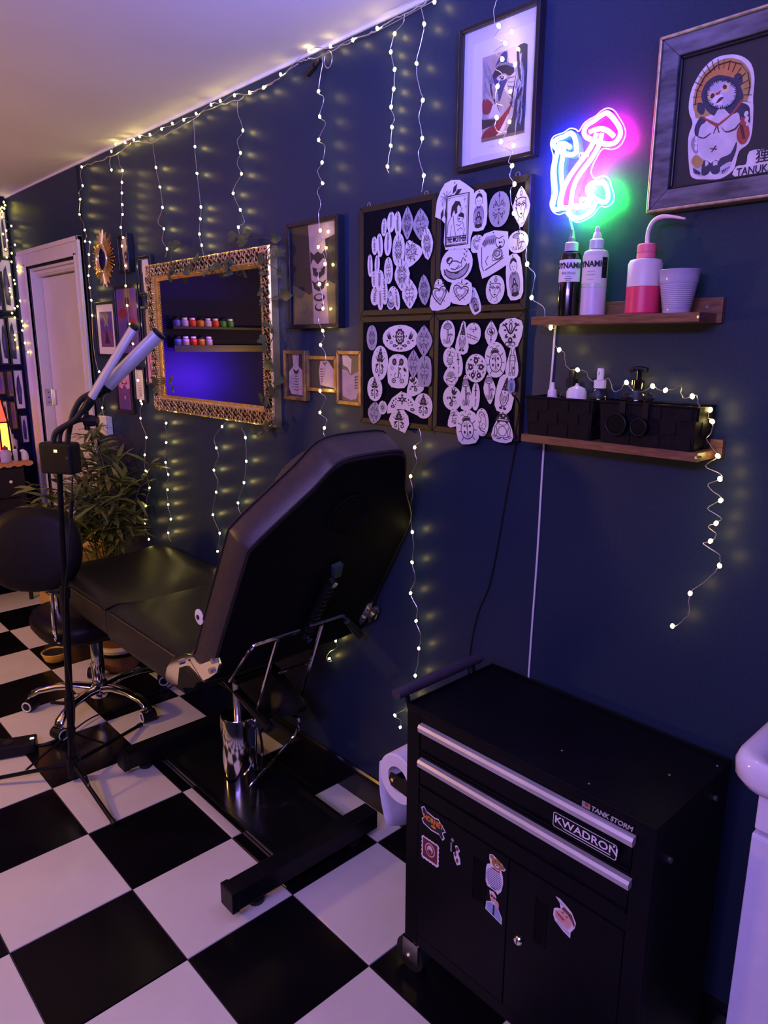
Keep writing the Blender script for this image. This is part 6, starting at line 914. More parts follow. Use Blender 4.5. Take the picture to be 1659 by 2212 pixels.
for k, rl in (('bar1', .95), ('bar2', -.55)):
    a, b_ = Vector(CHP[k][0]), Vector(CHP[k][1]); ax = (b_ - a).normalized(); sd = ax.cross(Vector((-.66, -.72, .2))).normalized(); nr = sd.cross(ax).normalized()
    sd, nr = sd * math.cos(rl) + nr * math.sin(rl), nr * math.cos(rl) - sd * math.sin(rl)
    prof = [(.022 * math.cos(q), .016 * math.sin(q)) for q in [pi * i / 8 for i in range(9)]] + [(-.021, -.004), (-.012, -.008), (.012, -.008), (.021, -.004)]
    lb = MB().layers([[a + ax * t + sd * u + nr * v for u, v in prof] for t in (.012, (b_ - a).length - .008)]).obj('light_bar', 'alu_tube', lp, smooth=50); lb['label'] = 'pale grey half round light bar'
    for t0, t1 in ((-.002, .0115), ((b_ - a).length - .0075, (b_ - a).length + .004)): MB().layers([[a + ax * t + sd * u * 1.04 + nr * v * 1.04 for u, v in prof] for t in (t0, t1)]).obj('end_cap', 'black_plastic', lb, smooth=0)
    MB().tube([a - ax * .035, a + ax * .004], [.012, .017], 12).obj('ball_joint', 'black_plastic', lb)
c0, c1_ = Vector(CHP['clip'][0]), Vector(CHP['clip'][1])
MB().tube([c0, c0.lerp(c1_, .5), c1_], [.017, .019, .014], 8).tube([c0.lerp(c1_, .15) + Vector((0, 0, -.03)), c0.lerp(c1_, .15) + Vector((0, 0, .03))], .009, 8).obj('phone_clamp', 'black_plastic', lp)
MB().tube(cr(CHP['plug'] + [(-.70, 2.45, .50), (-.695, 2.44, .30), (-.70, 2.49, .12), (-.68, 2.52, .004)], 4), .0028, 6).obj('power_lead', 'black_cable', lp)
MB().tube([CHP['plug'][1], CHP['plug'][2]], .0075, 8).obj('plug_socket', 'black_plastic', lp)
tag(MB().tube(cr([(-.88, 3.06, .006), (-.80, 2.90, .005), (-.72, 2.80, .005), (-.62, 2.80, .010), (-.50, 2.86, .012), (-.38, 2.88, .008), (-.22, 2.90, .006), (-.12, 2.90, .01), (-.03, 2.88, .08)], 5), .003, 6).obj('floor_cable', 'black_cable'), 'thin black cable looping over the floor tiles through the stool base', 'cable')
ps = thing('power_adapter', 'long black power strip with small blue light on the floor by the lamp', 'power strip', (-.86, 2.82, .001))
Tp = Matrix.Translation((-.87, 2.835, .0)) @ Matrix.Rotation(math.radians(-22), 4, 'Z')
MB().box(-.14, .14, -.038, .038, .002, .050, 0, Tp).obj('strip_body', 'black_plastic', ps, smooth=0, bevel=.006)
MB().box(.118, .132, -.006, .006, .0495, .0515, 0, Tp).obj('indicator_light', 'led_blue', ps, smooth=0)
for k in range(3): MB().lathe([(.02, 0), (.02, .002), (.016, .001)], 16, Tp @ Matrix.Translation((-.10 + .07 * k, 0, .0500)), 0).obj('socket', 'black_rubber', ps)
# ---------------- bamboo plant, crate, dish ----------------
pl = thing('potted_bamboo', 'tall artificial bamboo plant with narrow leaves behind the black tattoo chair', 'plant', (-.19, 3.28, .001))
pc = (-.19, 3.28, 0)
MB().lathe([(.070, .001), (.092, .02), (.102, .075), (.106, .088)], 28, None, 0, pc).obj('wicker_base', 'wicker', pl)
MB().lathe([(.098, .0885), (.104, .090), (.106, .104), (.100, .106)], 28, None, 0, pc).obj('black_band', 'black_plastic', pl)
MB().lathe([(.100, .1065), (.112, .112), (.118, .128), (.112, .140), (.096, .140), (.090, .128), (.02, .126)], 28, None, 0, pc).obj('glazed_rim', 'glaze_white', pl)
MB().lathe([(.089, .1265), (.080, .138), (.03, .142), (.005, .142)], 20, None, 0, pc).obj('soil', 'soil', pl)
lf = [leaf_me(.135, .0125, 'leaf_bamboo', .25, .22), leaf_me(.115, .0105, 'leaf_bamboo', .35, .38), leaf_me(.150, .0115, 'leaf_bamboo', .2, .10)]
Q = random.Random(11); nl = 0
stems = []
for i in range(26):
    a = Q.uniform(pi * .30, pi * 1.70); sp = Q.uniform(.06, .36) if i > 5 else Q.uniform(.02, .14); h = Q.uniform(.60, 1.10) - sp * .5
    if i > 21: a = Q.uniform(pi * .55, pi * .95); sp = Q.uniform(.22, .36); h = Q.uniform(.72, .90)
    b = Vector((pc[0] + Q.uniform(-.05, .06), pc[1] + Q.uniform(-.05, .05), .13))
    if i > 21: e = b + Vector((math.cos(a) * sp, math.sin(a) * sp, h))
    else: e = Vector((Q.uniform(-.30, -.05), Q.uniform(3.05, 3.65), .13 + Q.uniform(.55, 1.10)))
    d = e - b; hz = Vector((d.x, d.y, 0))
    pts = [b, b + hz * .15 + Vector((0, 0, d.z * .38)), b + hz * .5 + Vector((0, 0, d.z * .78)), e]
    pts = cr(pts, 4)
    for q in pts: q.x = min(q.x, -.03)
    stems.append(pts)
    MB().tube(pts, [.0036 - .0002 * k for k in range(len(pts))], 5).obj('stem', 'stem_bamboo', pl)
while nl < 292:
    s = stems[Q.randrange(len(stems))]; t = Q.uniform(.36, 1) ** .8
    k = min(len(s) - 2, int(t * (len(s) - 1))); c = s[k].lerp(s[k + 1], Q.random())
    if c.z < .66 and c.x < -.13 and Q.random() < .85: continue
    dirn = (s[k + 1] - s[k]).normalized()
    for q in range(Q.choice((2, 3, 3))):
        if nl >= 292: break
        az = Q.uniform(0, 2 * pi); el_ = Q.uniform(-.25, .75)
        dd = (Vector((math.cos(az) * math.cos(el_), math.sin(az) * math.cos(el_), math.sin(el_))) + dirn * .25).normalized()
        if c.x + dd.x * .14 > -.012: dd.x = min(dd.x, (-.02 - c.x) / .14); dd.normalize()
        up = Vector((Q.uniform(-.4, .4), Q.uniform(-.4, .4), 1)); xx = dd.cross(up).normalized(); zz = xx.cross(dd)
        Mx = Matrix(((xx.x, dd.x, zz.x, c.x), (xx.y, dd.y, zz.y, c.y), (xx.z, dd.z, zz.z, c.z), (0, 0, 0, 1))) @ Matrix.Scale(Q.uniform(.75, 1.15), 4)
        me = Q.choice(lf)
        if max((Mx @ v.co).x for v in me.vertices) > -.006: continue
        place(me, 'leaf', pl, Mx); nl += 1
mb = MB()
for _ in range(850):
    s = stems[Q.randrange(len(stems))]; k = Q.randrange(len(s) // 3, len(s) - 1); c = s[k].lerp(s[k + 1], Q.random()); az = Q.uniform(0, 2 * pi); el_ = Q.uniform(-.6, .8)
    if c.z < .68 and c.x < -.13 and Q.random() < .9: continue
    dd = Vector((math.cos(az) * math.cos(el_), math.sin(az) * math.cos(el_), math.sin(el_))); L = Q.uniform(.09, .15)
    if c.x + dd.x * L > -.012: dd.x = min(dd.x, (-.02 - c.x) / L)
    sd = dd.cross(Vector((Q.uniform(-.5, .5), Q.uniform(-.5, .5), 1))).normalized() * .0105; dn = Vector((0, 0, -.02))
    if max((c + dd * L * q + sd * e).x for q in (.35, .7, 1) for e in (-1, 1)) > -.006: continue
    mb.add([c, c + dd * L * .35 + sd, c + dd * L * .35 - sd, c + dd * L * .7 + sd * .8 + dn * .3, c + dd * L * .7 - sd * .8 + dn * .3, c + dd * L + dn], [(0, 2, 1), (1, 2, 4, 3), (3, 4, 5)])
stuff(mb.obj('small_foliage', 'leaf_bamboo', pl, smooth=0))
cr_ = thing('pine_crate', 'low yellow pine slatted crate in front of the white door', 'crate', (-.17, 4.0, .001))
x0, x1, y0, y1, zt = -.215, -.032, 3.78, 4.32, .50
for x in (x0 + .02, x1 - .02):
    for y in (y0 + .02, y1 - .02): MB().box(x - .018, x + .018, y - .018, y + .018, 0, zt - .016).obj('leg', 'pine', cr_, smooth=0, bevel=.002)
n = 4
for i in range(n):
    a = x0 + (x1 - x0) * i / n; MB().box(a + .004, a + (x1 - x0) / n - .004, y0, y1, zt - .0155, zt).obj('top_slat', 'pine', cr_, smooth=0, bevel=.002)
for z in (.05, .16, .27, .38): 
    MB().box(x0 - .012, x0 + .001, y0, y1, z, z + .09).obj('side_slat', 'pine', cr_, smooth=0, bevel=.002)
    MB().box(x0, x1, y0 - .012, y0 + .001, z, z + .09).obj('side_slat', 'pine', cr_, smooth=0, bevel=.002)
bottle('yellow_dish', 'small yellow round dish on the floor behind the tripod lamp pole', 'dish', (-.40, 3.57, .001), [('dish_body', 'pine_yellow', [(.035, 0), (.05, .01), (.066, .05), (.062, .052), (.046, .016), (.001, .014)]), ('dark_content', 'dark_wood', [(.048, .028), (.055, .046), (.03, .056), (.001, .057)])])

# ---------------- far corner: cabinet, runner, lamp, bottles; ink shelves seen in the mirror ----------------
ct = thing('dark_cabinet', 'dark wooden cabinet on legs against the far back wall', 'cabinet', (-.75, 4.74, .001))
X0, X1, CY0, CZ0, CZ1 = -1.35, -.165, 4.57, .30, .862
MB().box(X0, X1, CY0, YB - .016, CZ0, CZ1 - .021).obj('carcass', 'dark_wood', ct, smooth=0, bevel=.003)
MB().box(X0 - .01, X1 + .01, CY0 - .012, YB - .016, CZ1 - .0205, CZ1).obj('cabinet_top', 'dark_wood', ct, smooth=0, bevel=.003)
for i in range(3):
    w_ = (X1 - X0) / 3; dd = MB().box(X0 + w_ * i + .006, X0 + w_ * (i + 1) - .006, CY0 - .016, CY0 - .0005, CZ1 - .20, CZ1 - .03).obj('drawer', 'dark_wood', ct, smooth=0, bevel=.003)
    MB().ball((X1 - .085 if i == 2 else X0 + w_ * (i + .5), CY0 - .026, CZ1 - .105), .010, 10, 8).obj('knob', 'glaze_white', dd)
    MB().box(X0 + w_ * i + .006, X0 + w_ * (i + 1) - .006, CY0 - .016, CY0 - .0005, CZ0 + .01, CZ1 - .21).obj('cabinet_door', 'dark_wood', ct, smooth=0, bevel=.003)
for x in (X0 + .03, X1 - .03):
    for y in (CY0 + .03, YB - .05): MB().tube([(x, y, 0), (x, y, CZ0)], [.012, .02], 8).obj('leg', 'dark_wood', ct)
mb = MB(); n = 60; vs = []; 
for i in range(n + 1):
    x = -1.2 + (1.2 - .115) * i / n; sc = .010 * abs(math.sin(i * pi / 3))
    vs += [(x, 4.88, CZ1 + .001), (x, CY0 - .016, CZ1 + .002), (x, CY0 - .020, CZ1 - .012 - sc)]
mb.add(vs, [(i * 3 + k, i * 3 + k + 1, i * 3 + k + 4, i * 3 + k + 3) for i in range(n) for k in (0, 1)])
cro = mb.obj('crochet_runner', 'crochet', smooth=0); so = cro.modifiers.new('thick', 'SOLIDIFY'); so.thickness = .0016; so.offset = 1
tag(cro, 'orange brown crochet lace runner along the cabinet top', 'runner')
zt = CZ1 + .0035
gl = thing('coloured_lamp', 'glowing stained glass lamp with red and yellow panes on the cabinet', 'lamp', (-.235, 4.72, zt))
LX, LY_ = -.235, 4.72
for k in range(6):
    a0, a1 = 2 * pi * k / 6 + .3, 2 * pi * (k + 1) / 6 + .3
    q = lambda a, r, z: (LX + r * math.cos(a), LY_ + r * math.sin(a), zt + z)
    m = 'pane_red' if k % 2 else 'pane_yellow'
    MB().add([q(a0, .060, .03), q(a1, .060, .03), q(a1, .054, .22), q(a0, .054, .22)], [(0, 1, 2, 3)]).obj('pane', m, gl, smooth=0)
    MB().add([q(a0, .054, .235), q(a1, .054, .235), q(a1, .030, .36), q(a0, .030, .36)], [(0, 1, 2, 3)]).obj('pane', 'pane_yellow' if k % 2 else 'pane_red', gl, smooth=0)
    MB().tube([q(a0, .062, .02), q(a0, .056, .228), q(a0, .031, .365)], .005, 6).obj('lead_bar', 'black_metal', gl)
MB().lathe([(.07, 0), (.07, .02), (.06, .028)], 18, None, 0, (LX, LY_, zt)).obj('lamp_base', 'black_metal', gl); MB().lathe([(.057, .225), (.057, .232)], 18, None, 0, (LX, LY_, zt)).lathe([(.035, .363), (.03, .375), (.005, .39)], 18, None, 0, (LX, LY_, zt)).obj('lamp_band', 'black_metal', gl)
st2 = None
def deskb(name, lab, x, y, r, h, m, cap):
    bottle(name, lab, 'bottle', (x, y, zt), [('body', m, [(r * .9, 0), (r, .003), (r, h * .68), (r * .5, h * .76)]), ('cap', cap, [(r * .52, h * .765), (r * .52, h * .9), (r * .2, h * .92), (r * .16, h)])])
deskb('small_bottle', 'clear lilac jar with red lid on the runner, front left', -.245, 4.61, .030, .10, 'cup_lilac', 'red')
deskb('small_bottle', 'thin white dropper bottle with dark cap on the runner', -.185, 4.63, .012, .095, 'white_plastic', 'black_plastic')
deskb('small_bottle', 'small black bottle on the runner beside the white one', -.165, 4.64, .013, .075, 'black_plastic', 'black_plastic')
wb = (-.145, 4.82, zt)
t = bottle('wash_bottle', 'small wash bottle with bent white tube at the back of the cabinet', 'bottle', wb, [('body', 'cup_lilac', [(.03, 0), (.032, .004), (.032, .10), (.014, .118), (.014, .14)])])
MB().tube(cr([(-.145, 4.82, zt + .14), (-.150, 4.82, zt + .18), (-.165, 4.81, zt + .20), (-.185, 4.80, zt + .19)], 4), .004, 6).obj('spout', 'white_plastic', t)
t = thing('soap_dispenser', 'rounded white half dome jar at the right end of the runner', 'jar', (-.135, 4.66, zt))
MB().lathe([(.030, 0), (.031, .012), (.028, .035), (.020, .052), (.006, .062), (.002, .063)], 18, None, 0, (-.135, 4.66, zt)).obj('jar_body', 'label_white', t)
MB().prism([(-.011, .010), (.011, .010), (.009, .030), (.004, .040), (-.004, .040), (-.009, .030)], lambda u, v, d: (-.135 + u * .8 - .022 + d * .0, 4.66 - .0225 - d + u * .6, zt + v), 0, .004).obj('dark_label', 'black_plastic', t, smooth=0)
pots = ['pot_blue', 'pot_lilac', 'pot_red', 'pot_orange', 'pot_lilac', 'pot_red', 'pot_green', 'pot_green']
for z, n, lab in ((1.675, 8, 'upper'), (1.545, 5, 'lower')):
    t = thing('ink_shelf', lab + ' black ink shelf on the far back wall, seen in the gold mirror', 'shelf', (-1.45, YB - .001, z - .02))
    MB().box(-1.85, -1.02, YB - .10, YB - .0005, z - .018, z).obj('shelf_board', 'black_metal', t, smooth=0, bevel=.001)
    if z < 1.6: MB().box(-1.85, -1.02, YB - .10, YB - .092, z - .048, z - .0185).obj('added_strip_shield', 'black_metal', t, smooth=0)  # lip added only to screen a light strip under the shelf
    for i in range(n):
        b = (-1.07 - .062 * i, YB - .055, z); k = i
        u = thing('ink_pot', '%s ink pot standing on the %s black shelf in the mirror reflection' % (('blue', 'lilac', 'red', 'orange', 'pale lilac', 'crimson', 'green', 'dark green')[k % 8], lab), 'bottle', b, 'ink pots on the %s shelf' % lab)
        MB().lathe([(.024, 0), (.026, .003), (.026, .040), (.018, .046)], 14, None, 0, b).obj('pot_body', pots[k % 8], u); MB().lathe([(.019, .0465), (.019, .060)], 14, None, 0, b).obj('pot_lid', 'white_plastic' if k % 3 else 'black_plastic', u)

# ---------------- black tool cart ----------------
cart = thing('tool_cart', 'black metal tool cart with two drawers, two doors and stickers', 'tool cart', (-.245, .77, .001))
FX, BX, LY, RY, ZB_, ZT_ = -.400, -.090, 1.070, .465, .112, .750
def pbx(name, x0, x1, y0, y1, z0, z1, m='cart_black', parent=None, bevel=.0015, lab=None):
    o = MB().box(x0, x1, y0, y1, z0, z1).obj(name, m, parent or cart, smooth=0, bevel=bevel)
    if lab: o['label'] = lab
    return o
pbx('carcass', -.384, BX, RY, LY, ZB_, .7385)
pbx('corner_post', FX, -.3845, 1.030, LY, ZB_, .7385); pbx('corner_post', FX, -.3845, RY, .504, ZB_, .7385)
pbx('top_rail', FX, -.3845, .5045, 1.0295, .7235, .7385); pbx('middle_rail', FX + .002, -.3845, .5045, 1.0295, .515, .552); pbx('bottom_rail', FX, -.3845, .5045, 1.0295, ZB_, .1455)
pbx('top_tray', FX - .001, BX + .001, RY - .001, LY + .001, .739, .7445, bevel=.001)
for a in ((FX - .001, FX + .004, RY, LY), (BX - .004, BX + .001, RY, LY), (FX, BX, RY - .001, RY + .004), (FX, BX, LY - .004, LY + .001)): pbx('tray_lip', a[0], a[1], a[2], a[3], .7446, .7515, bevel=.0008)
for z0, z1, hz in ((.644, .722, .700), (.556, .636, .612)):
    dr = pbx('drawer', FX + .001, -.3846, .506, 1.028, z0, z1)
    h = MB().layers([[(FX + .0005, y, hz + .019), (FX - .010, y, hz + .018), (FX - .014, y, hz + .012), (FX - .012, y, hz + .001), (FX - .007, y, hz), (FX + .0005, y, hz + .004)] for y in (.500, 1.024)]).obj('drawer_handle', 'brushed_alu', dr, smooth=0)
    h['label'] = 'full width pale aluminium pull strip'
    pbx('lower_flange', FX - .004, FX + .001, .506, 1.028, z0, z0 + .004, parent=dr, bevel=.001)
for nm, y0, y1, p0_, p1_ in (('l', .7655, 1.0285, .826, .858), ('r', .5055, .7635, .670, .694)):
    dr = pbx('cabinet_door', FX - .001, -.3846, y0, y1, .1475, .5135)
    pbx('pull_recess', FX - .0018, FX + .001, p0_, p1_, .362, .466, 'cart_dark', dr, .0005)
    mb = MB(); w_ = .0025
    for a in ((p0_ - w_, p0_), (p1_, p1_ + w_)): mb.box(FX - .0026, FX - .0008, a[0], a[1], .36, .468)
    mb.obj('recess_rim', 'cart_black', dr, smooth=0)
    if nm == 'r':
        k = MB().lathe([(.0105, 0), (.0105, .003), (.008, .006), (.002, .0065)], 18, Matrix.Translation((FX - .0012, .731, .338)) @ Matrix.Rotation(-pi / 2, 4, 'Y')).obj('lock', 'chrome', dr)
        MB().box(FX - .0085, FX - .0076, .7300, .7320, .334, .342).obj('keyhole', 'black_plastic', k, smooth=0)
for y in (LY + .001, RY - .018):
    s = 1 if y > 1 else -1
    if s < 0: continue
    MB().tube([(-.418, 1.090, .770), (-.120, 1.090, .770)], .0135, 14).obj('push_handle', 'grip_foam', cart)
    for x in (-.385, -.150): MB().tube(cr([(x, 1.0705, .715), (x, 1.078, .730), (x, 1.088, .760)], 4), .006, 8).obj('handle_bracket', 'black_metal', cart)
for x, y, z in ((-.36, .62, .7449), (-.22, .53, .7449), (-.12, .48, .7449), (-.30, .72, .7449)): MB().lathe([(.003, 0), (.002, .001)], 8, None, 0, (x, y, z)).obj('paint_chip', 'steel', cart)
for x, y in ((-.368, 1.045), (-.368, .49), (-.12, 1.045), (-.12, .49)):
    cm = MB().tube([(x - .017, y + .022, .047), (x + .017, y + .022, .047)], .046, 22).obj('caster_wheel', 'black_rubber', cart)
    MB().box(x - .024, x - .020, y - .012, y + .040, .040, .100).box(x + .020, x + .024, y - .012, y + .040, .040, .100).box(x - .024, x + .024, y - .016, y + .040, .0965, .100).tube([(x, y, .1), (x, y, .1118)], .024, 16).obj('fork', 'steel', cm, smooth=30)
    MB().tube([(x - .028, y + .022, .047), (x + .028, y + .022, .047)], .006, 10).obj('axle_bolt', 'chrome', cm)
for y in (.462,):
    for x, z in ((-.16, .70), (-.34, .66)): MB().tube([(x, RY - .0005, z), (x, RY - .006, z)], .006, 10).obj('side_bolt', 'steel', cart)
# badges and stickers on the front (u runs left to right as seen)
def ff(u, v, d): return (FX - .0013 - d, u, v)
def sticker(name, lab, polys, d=.0004, parent=None):
    mats = []; mb = MB()
    for i, (m, pl_) in enumerate(polys):
        if m not in mats: mats.append(m)
        mb.prism(pl_, ff, 0, d + i * .00006, mats.index(m))
    o = mb.obj(name, mats, parent or cart, smooth=0); o['label'] = lab; return o
def fe(cy, cz, rx, ry, n=14, a=0): return [(cy - rx * math.cos(t) * math.cos(a) + ry * math.sin(t) * math.sin(a), cz + rx * math.cos(t) * math.sin(a) + ry * math.sin(t) * math.cos(a)) for t in [2 * pi * i / n for i in range(n)]]
def ft(cy, cz): return lambda x, y, z: (FX - .0022 - z, cy - x, cz + y)
bd = sticker('maker_badge', 'small silver and red lettered maker badge', [('steel', [(.6085, .7225), (.591, .7225), (.591, .7345), (.6085, .7345)]), ('crimson', fe(.5985, .7298, .0042, .0042))], .0005)
for q, (txt, cyy, m) in enumerate((('TANK', .5715, 'brushed_alu'), ('STORM', .5285, 'brushed_alu'))): text_mesh(txt, .0135, ft(cyy, .7285), m, 'lettering', bd, .0004, .0004, .2, .98)
RX = FX - .0005
o = MB(); 
def rrect(y0, y1, z0, z1, r): return [(y, z) for cx_, cz_, a in ((y1 - r, z1 - r, 0), (y0 + r, z1 - r, 90), (y0 + r, z0 + r, 180), (y1 - r, z0 + r, 270)) for y, z in [(cx_ + r * math.cos(math.radians(a + 22.5 * k)), cz_ + r * math.sin(math.radians(a + 22.5 * k))) for k in range(5)]]
def fb(u, v, d): return (FX - .0145 - d, u, v)
kw = MB().prism(rrect(.524, .660, .659, .6935, .005), fb, -.012, .0008).obj('lettered_plate', 'black_plastic', cart, smooth=0); kw['label'] = 'black plate with white border and bold white capitals'
mb = MB(); A = rrect(.5255, .6585, .6605, .692, .0045); B2 = rrect(.5267, .6573, .6617, .6908, .0038)
n = len(A); mb.add([fb(*p, .0011) for p in A] + [fb(*p, .0011) for p in B2], [(i, (i + 1) % n, (i + 1) % n + n, i + n) for i in range(n)])
mb.prism([(.634, .6655), (.5375, .6655), (.5375, .6672), (.6355, .6672)], fb, .0008, .0011); mb.prism([(.634, .6655), (.6365, .6672), (.6475, .6765), (.6445, .6765)], fb, .0008, .0011)
mb.obj('white_border', 'label_white', kw, smooth=0)
text_mesh('KWADRON', .0215, lambda x, y, z: (FX - .0157 - z, .589 - x, .6775 + y), 'label_white', 'lettering', kw, .0003, .0002, 0, 1.16)
text_mesh('\u00ae', .006, lambda x, y, z: (FX - .0157 - z, .5315 - x, .687 + y), 'label_white', 'registered_mark', kw)
hs = sticker('sticker', 'black and orange die cut lettering sticker', [('label_white', [(1.019, .505), (1.010, .512), (1.002, .503), (.975, .499), (.965, .502), (.957, .494), (.948, .487), (.941, .480), (.950, .472), (.944, .462), (.950, .453), (.960, .462), (.985, .460), (.998, .463), (1.012, .466), (1.017, .476), (1.010, .484), (1.016, .495)]),
     ('ink', [(1.016, .504), (1.010, .509), (1.001, .500), (.976, .496), (.965, .499), (.958, .491), (.949, .484), (.944, .480), (.953, .473), (.948, .462), (.952, .456), (.962, .465), (.985, .463), (1.000, .466), (1.010, .469), (1.014, .476), (1.007, .485), (1.013, .494)]), ('sticker_orange', fe(.979, .473, .008, .0035))])
text_mesh('HORNET', .0185, lambda x, y, z: (FX - .0022 - z, .980 - x, .486 + y), 'sticker_orange', 'lettering', hs, .0006, .0003, 0, .82)
mb = [('label_white', [(1.014 - .05 * i / 10, .432 + (.0022 if i % 2 else 0)) for i in range(11)] + [(.962 - (.0022 if i % 2 else 0), .432 - .056 * i / 10) for i in range(11)] + [(.964 + .05 * i / 10, .374 - (.0022 if i % 2 else 0)) for i in range(11)] + [(1.0145 + (.0022 if i % 2 else 0), .376 + .056 * i / 10) for i in range(11)]),
      ('sticker_maroon', [(1.0115, .429), (.9655, .429), (.9655, .379), (1.0115, .379)]), ('flesh', fe(.9885, .406, .016, .018)), ('sticker_maroon', fe(.9885, .406, .013, .015)), ('pale', fe(.9885, .407, .009, .011)), ('sticker_maroon', fe(.9885, .402, .006, .005)), ('pale', fe(.9885, .411, .004, .005))]
sticker('sticker', 'maroon postage stamp style sticker with white perforated edge', mb)
sticker('sticker', 'worn small silver strip sticker remnant', [('steel', [(.926, .470), (.921, .478), (.916, .473), (.919, .466)]), ('grey', [(.926, .464), (.922, .463), (.922, .440), (.926, .441)])])
sticker('sticker', 'small white sticker with maroon tulip shapes', [('label_white', [(.913, .462), (.907, .466), (.898, .456), (.903, .447), (.897, .436), (.895, .424), (.905, .415), (.914, .428), (.917, .442), (.908, .450)]), ('sticker_maroon', fe(.906, .457, .004, .005)), ('sticker_maroon', fe(.911, .441, .0035, .006)), ('sticker_maroon', fe(.905, .428, .0035, .006))])
bz = [('label_white', [(.816, .497), (.808, .501), (.796, .497), (.782, .492), (.772, .484), (.776, .478), (.784, .476), (.779, .464), (.777, .447), (.781, .425), (.790, .412), (.795, .416), (.805, .417), (.818, .417), (.824, .428), (.826, .452), (.821, .470), (.812, .476), (.816, .486)]), ('bear', fe(.795, .484, .0145, .0125)), ('bear', fe(.809, .494, .005, .005)), ('bear', fe(.780, .485, .005, .005)), ('pale', fe(.795, .480, .006, .0045)), ('dark', fe(.795, .482, .002, .0016)), ('dark', fe(.800, .488, .0013, .0013)), ('dark', fe(.789, .488, .0013, .0013)), ('stripe', fe(.801, .445, .021, .026)), ('crimson', [(.803, .472), (.795, .468), (.787, .472), (.787, .464), (.795, .467), (.803, .464)])]
for k in range(10):
    z = .424 + .0045 * k; hw_ = .021 * math.sqrt(max(.05, 1 - ((z - .445) / .026) ** 2)); bz.append(('label_white', [(.801 + hw_, z), (.801 - hw_, z), (.801 - hw_, z + .0018), (.801 + hw_, z + .0018)]))
sticker('sticker', 'teddy bear in a striped blue shirt sticker', bz)
sticker('sticker', 'sticker of a white haired man in dark glasses and blue shirt', [('label_white', [(.812, .410), (.800, .412), (.793, .404), (.794, .392), (.787, .381), (.783, .372), (.776, .362), (.776, .345), (.821, .357), (.819, .378), (.806, .385), (.810, .397)]), ('flesh', fe(.8025, .397, .0075, .011)), ('white', [(.810, .403), (.800, .411), (.796, .405), (.804, .406)]), ('shirt', [(.818, .359), (.779, .348), (.779, .362), (.788, .378), (.806, .383), (.817, .377)]), ('dark', fe(.7975, .3985, .0038, .0026)), ('dark', fe(.805, .400, .0038, .0026)), ('flesh', fe(.791, .386, .006, .009)), ('ink', [(.800, .381), (.796, .381), (.796, .354), (.801, .356)])])
sticker('sticker', 'sticker of a brown haired face drawn above the right door pull', [('label_white', [(.650, .499), (.640, .499), (.626, .493), (.612, .485), (.602, .468), (.604, .455), (.612, .440), (.612, .427), (.628, .432), (.648, .444), (.653, .455), (.652, .470), (.645, .476), (.637, .478), (.640, .490)]), ('flesh', [(.637, .476), (.625, .482), (.608, .470), (.611, .456), (.618, .442), (.628, .444), (.648, .452), (.650, .466)]), ('brown', [(.636, .480), (.630, .487), (.612, .480), (.604, .464), (.606, .456), (.611, .466), (.622, .476)]), ('crimson', [(.646, .468), (.638, .464), (.626, .459), (.630, .456), (.643, .462)]), ('brown', fe(.632, .473, .0022, .0014)), ('brown', fe(.622, .469, .0022, .0014)), ('lilac', [(.645, .497), (.630, .492), (.622, .486), (.636, .488)]), ('lilac', [(.645, .448), (.614, .438), (.615, .431), (.645, .443)])])
# paper towel roll on the left side
rl = thing('paper_roll', 'white paper towel roll hanging on the left side of the black cart', 'paper roll', (-.25, 1.141, .45))
ry, rz, rr = 1.1415, .498, .066
TX_ = lambda x: Matrix.Translation((x, ry, rz)) @ Matrix.Rotation(pi / 2, 4, 'Y')
mb = MB(); n = 36; rg = []
for r, x in ((.034, -.140), (rr, -.140), (rr, -.358), (rr - .003, -.361), (.034, -.361), (.034, -.140)): rg.append([(x, ry + r * math.cos(2 * pi * k / n), rz + r * math.sin(2 * pi * k / n)) for k in range(n)])
mb.v = [p for g in rg for p in g]; mb.f = [(i * n + k, i * n + (k + 1) % n, (i + 1) * n + (k + 1) % n, (i + 1) * n + k) for i in range(5) for k in range(n)]; mb.mi = [0] * len(mb.f)
mb.obj('roll', 'towel_paper', rl, smooth=40)
mb = MB(); m_ = 9; L = []
for i in range(m_):
    t = i / (m_ - 1); z = rz + .02 - t * .175
    for j in range(9):
        u = j / 8; L.append((-.360 + .218 * u, ry + rr + .001 + .006 * math.sin(t * 3) - .028 * t * t * (1 if t > .3 else t / .3), z - .035 * math.sin(pi * u) * (t > .95)))
mb.add(L, [(i * 9 + j, i * 9 + j + 1, (i + 1) * 9 + j + 1, (i + 1) * 9 + j) for i in range(m_ - 1) for j in range(8)])
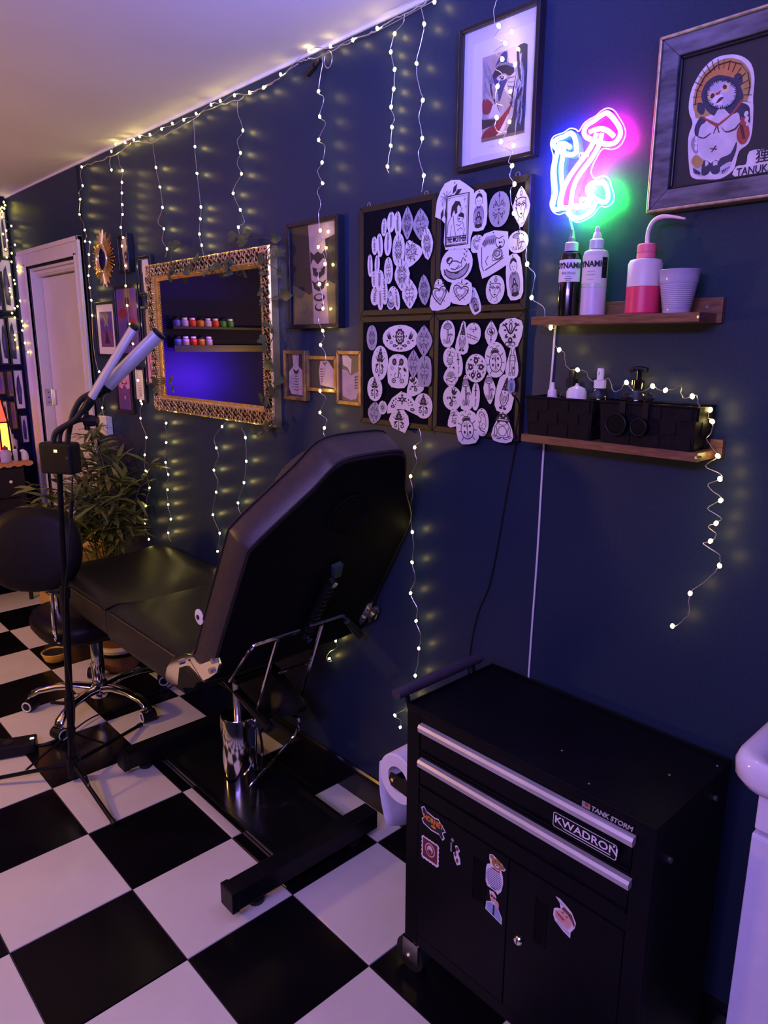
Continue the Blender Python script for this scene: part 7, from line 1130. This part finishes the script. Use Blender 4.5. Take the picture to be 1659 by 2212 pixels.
sh = mb.obj('hanging_sheet', 'towel_paper', rl); so = sh.modifiers.new('thick', 'SOLIDIFY'); so.thickness = .001
MB().tube([(-.366, ry, rz), (-.130, ry, rz)], .0125, 14).obj('holder_rod', 'black_metal', cart)
for x in (-.372, -.132):
    MB().prism([(1.0705, rz + .022), (ry + .015, rz + .018), (ry + .02, rz), (ry + .012, rz - .016), (1.0705, rz - .024)], lambda u, v, d: (x + d, u, v), 0, .004).obj('holder_plate', 'black_metal', cart, smooth=0)
    MB().tube([(x - .004, ry + .004, rz + .004), (x - .0005, ry + .004, rz + .004)], .005, 10).obj('holder_bolt', 'chrome', cart)

# ---------------- washbasin at the right edge ----------------
wbn = thing('washbasin', 'glossy white washbasin on a pale cabinet at the right edge', 'washbasin', (-.15, .1, .001))
def rr2(x0, x1, y0, y1, r, n=6): return [(x, y) for cx_, cy_, a in ((x1 - r, y1 - r, 0), (x0 + r, y1 - r, 90), (x0 + r, y0 + r, 180), (x1 - r, y0 + r, 270)) for x, y in [(cx_ + r * math.cos(math.radians(a + 90 * k / n)), cy_ + r * math.sin(math.radians(a + 90 * k / n))) for k in range(n + 1)]]
MB().box(-.302, -.002, -.20, .349, .03, .760).obj('cabinet_body', 'cabinet_white', wbn, smooth=0, bevel=.004)
MB().box(-.306, -.3025, -.198, .347, .04, .757).obj('cabinet_front', 'cabinet_white', wbn, smooth=0, bevel=.003)
MB().box(-.300, -.002, -.20, .347, .767, .842).obj('basin_apron', 'porcelain', wbn, smooth=0, bevel=.004)
MB().box(-.27, -.01, -.17, .32, .002, .0295).obj('plinth', 'cabinet_white', wbn, smooth=0)
B_ = rr2(-.335, -.002, -.27, .392, .05)
sc_ = lambda k, z: [(-.168 + (x + .168) * k, .061 + (y - .061) * k, z) for x, y in B_]
MB().layers([sc_(.90, .8425), sc_(.96, .848), sc_(.995, .862), sc_(1, .884), sc_(.985, .898), sc_(.955, .903), sc_(.90, .902), sc_(.86, .895), sc_(.78, .850), sc_(.6, .8435)]).obj('basin', 'porcelain', wbn, smooth=60)
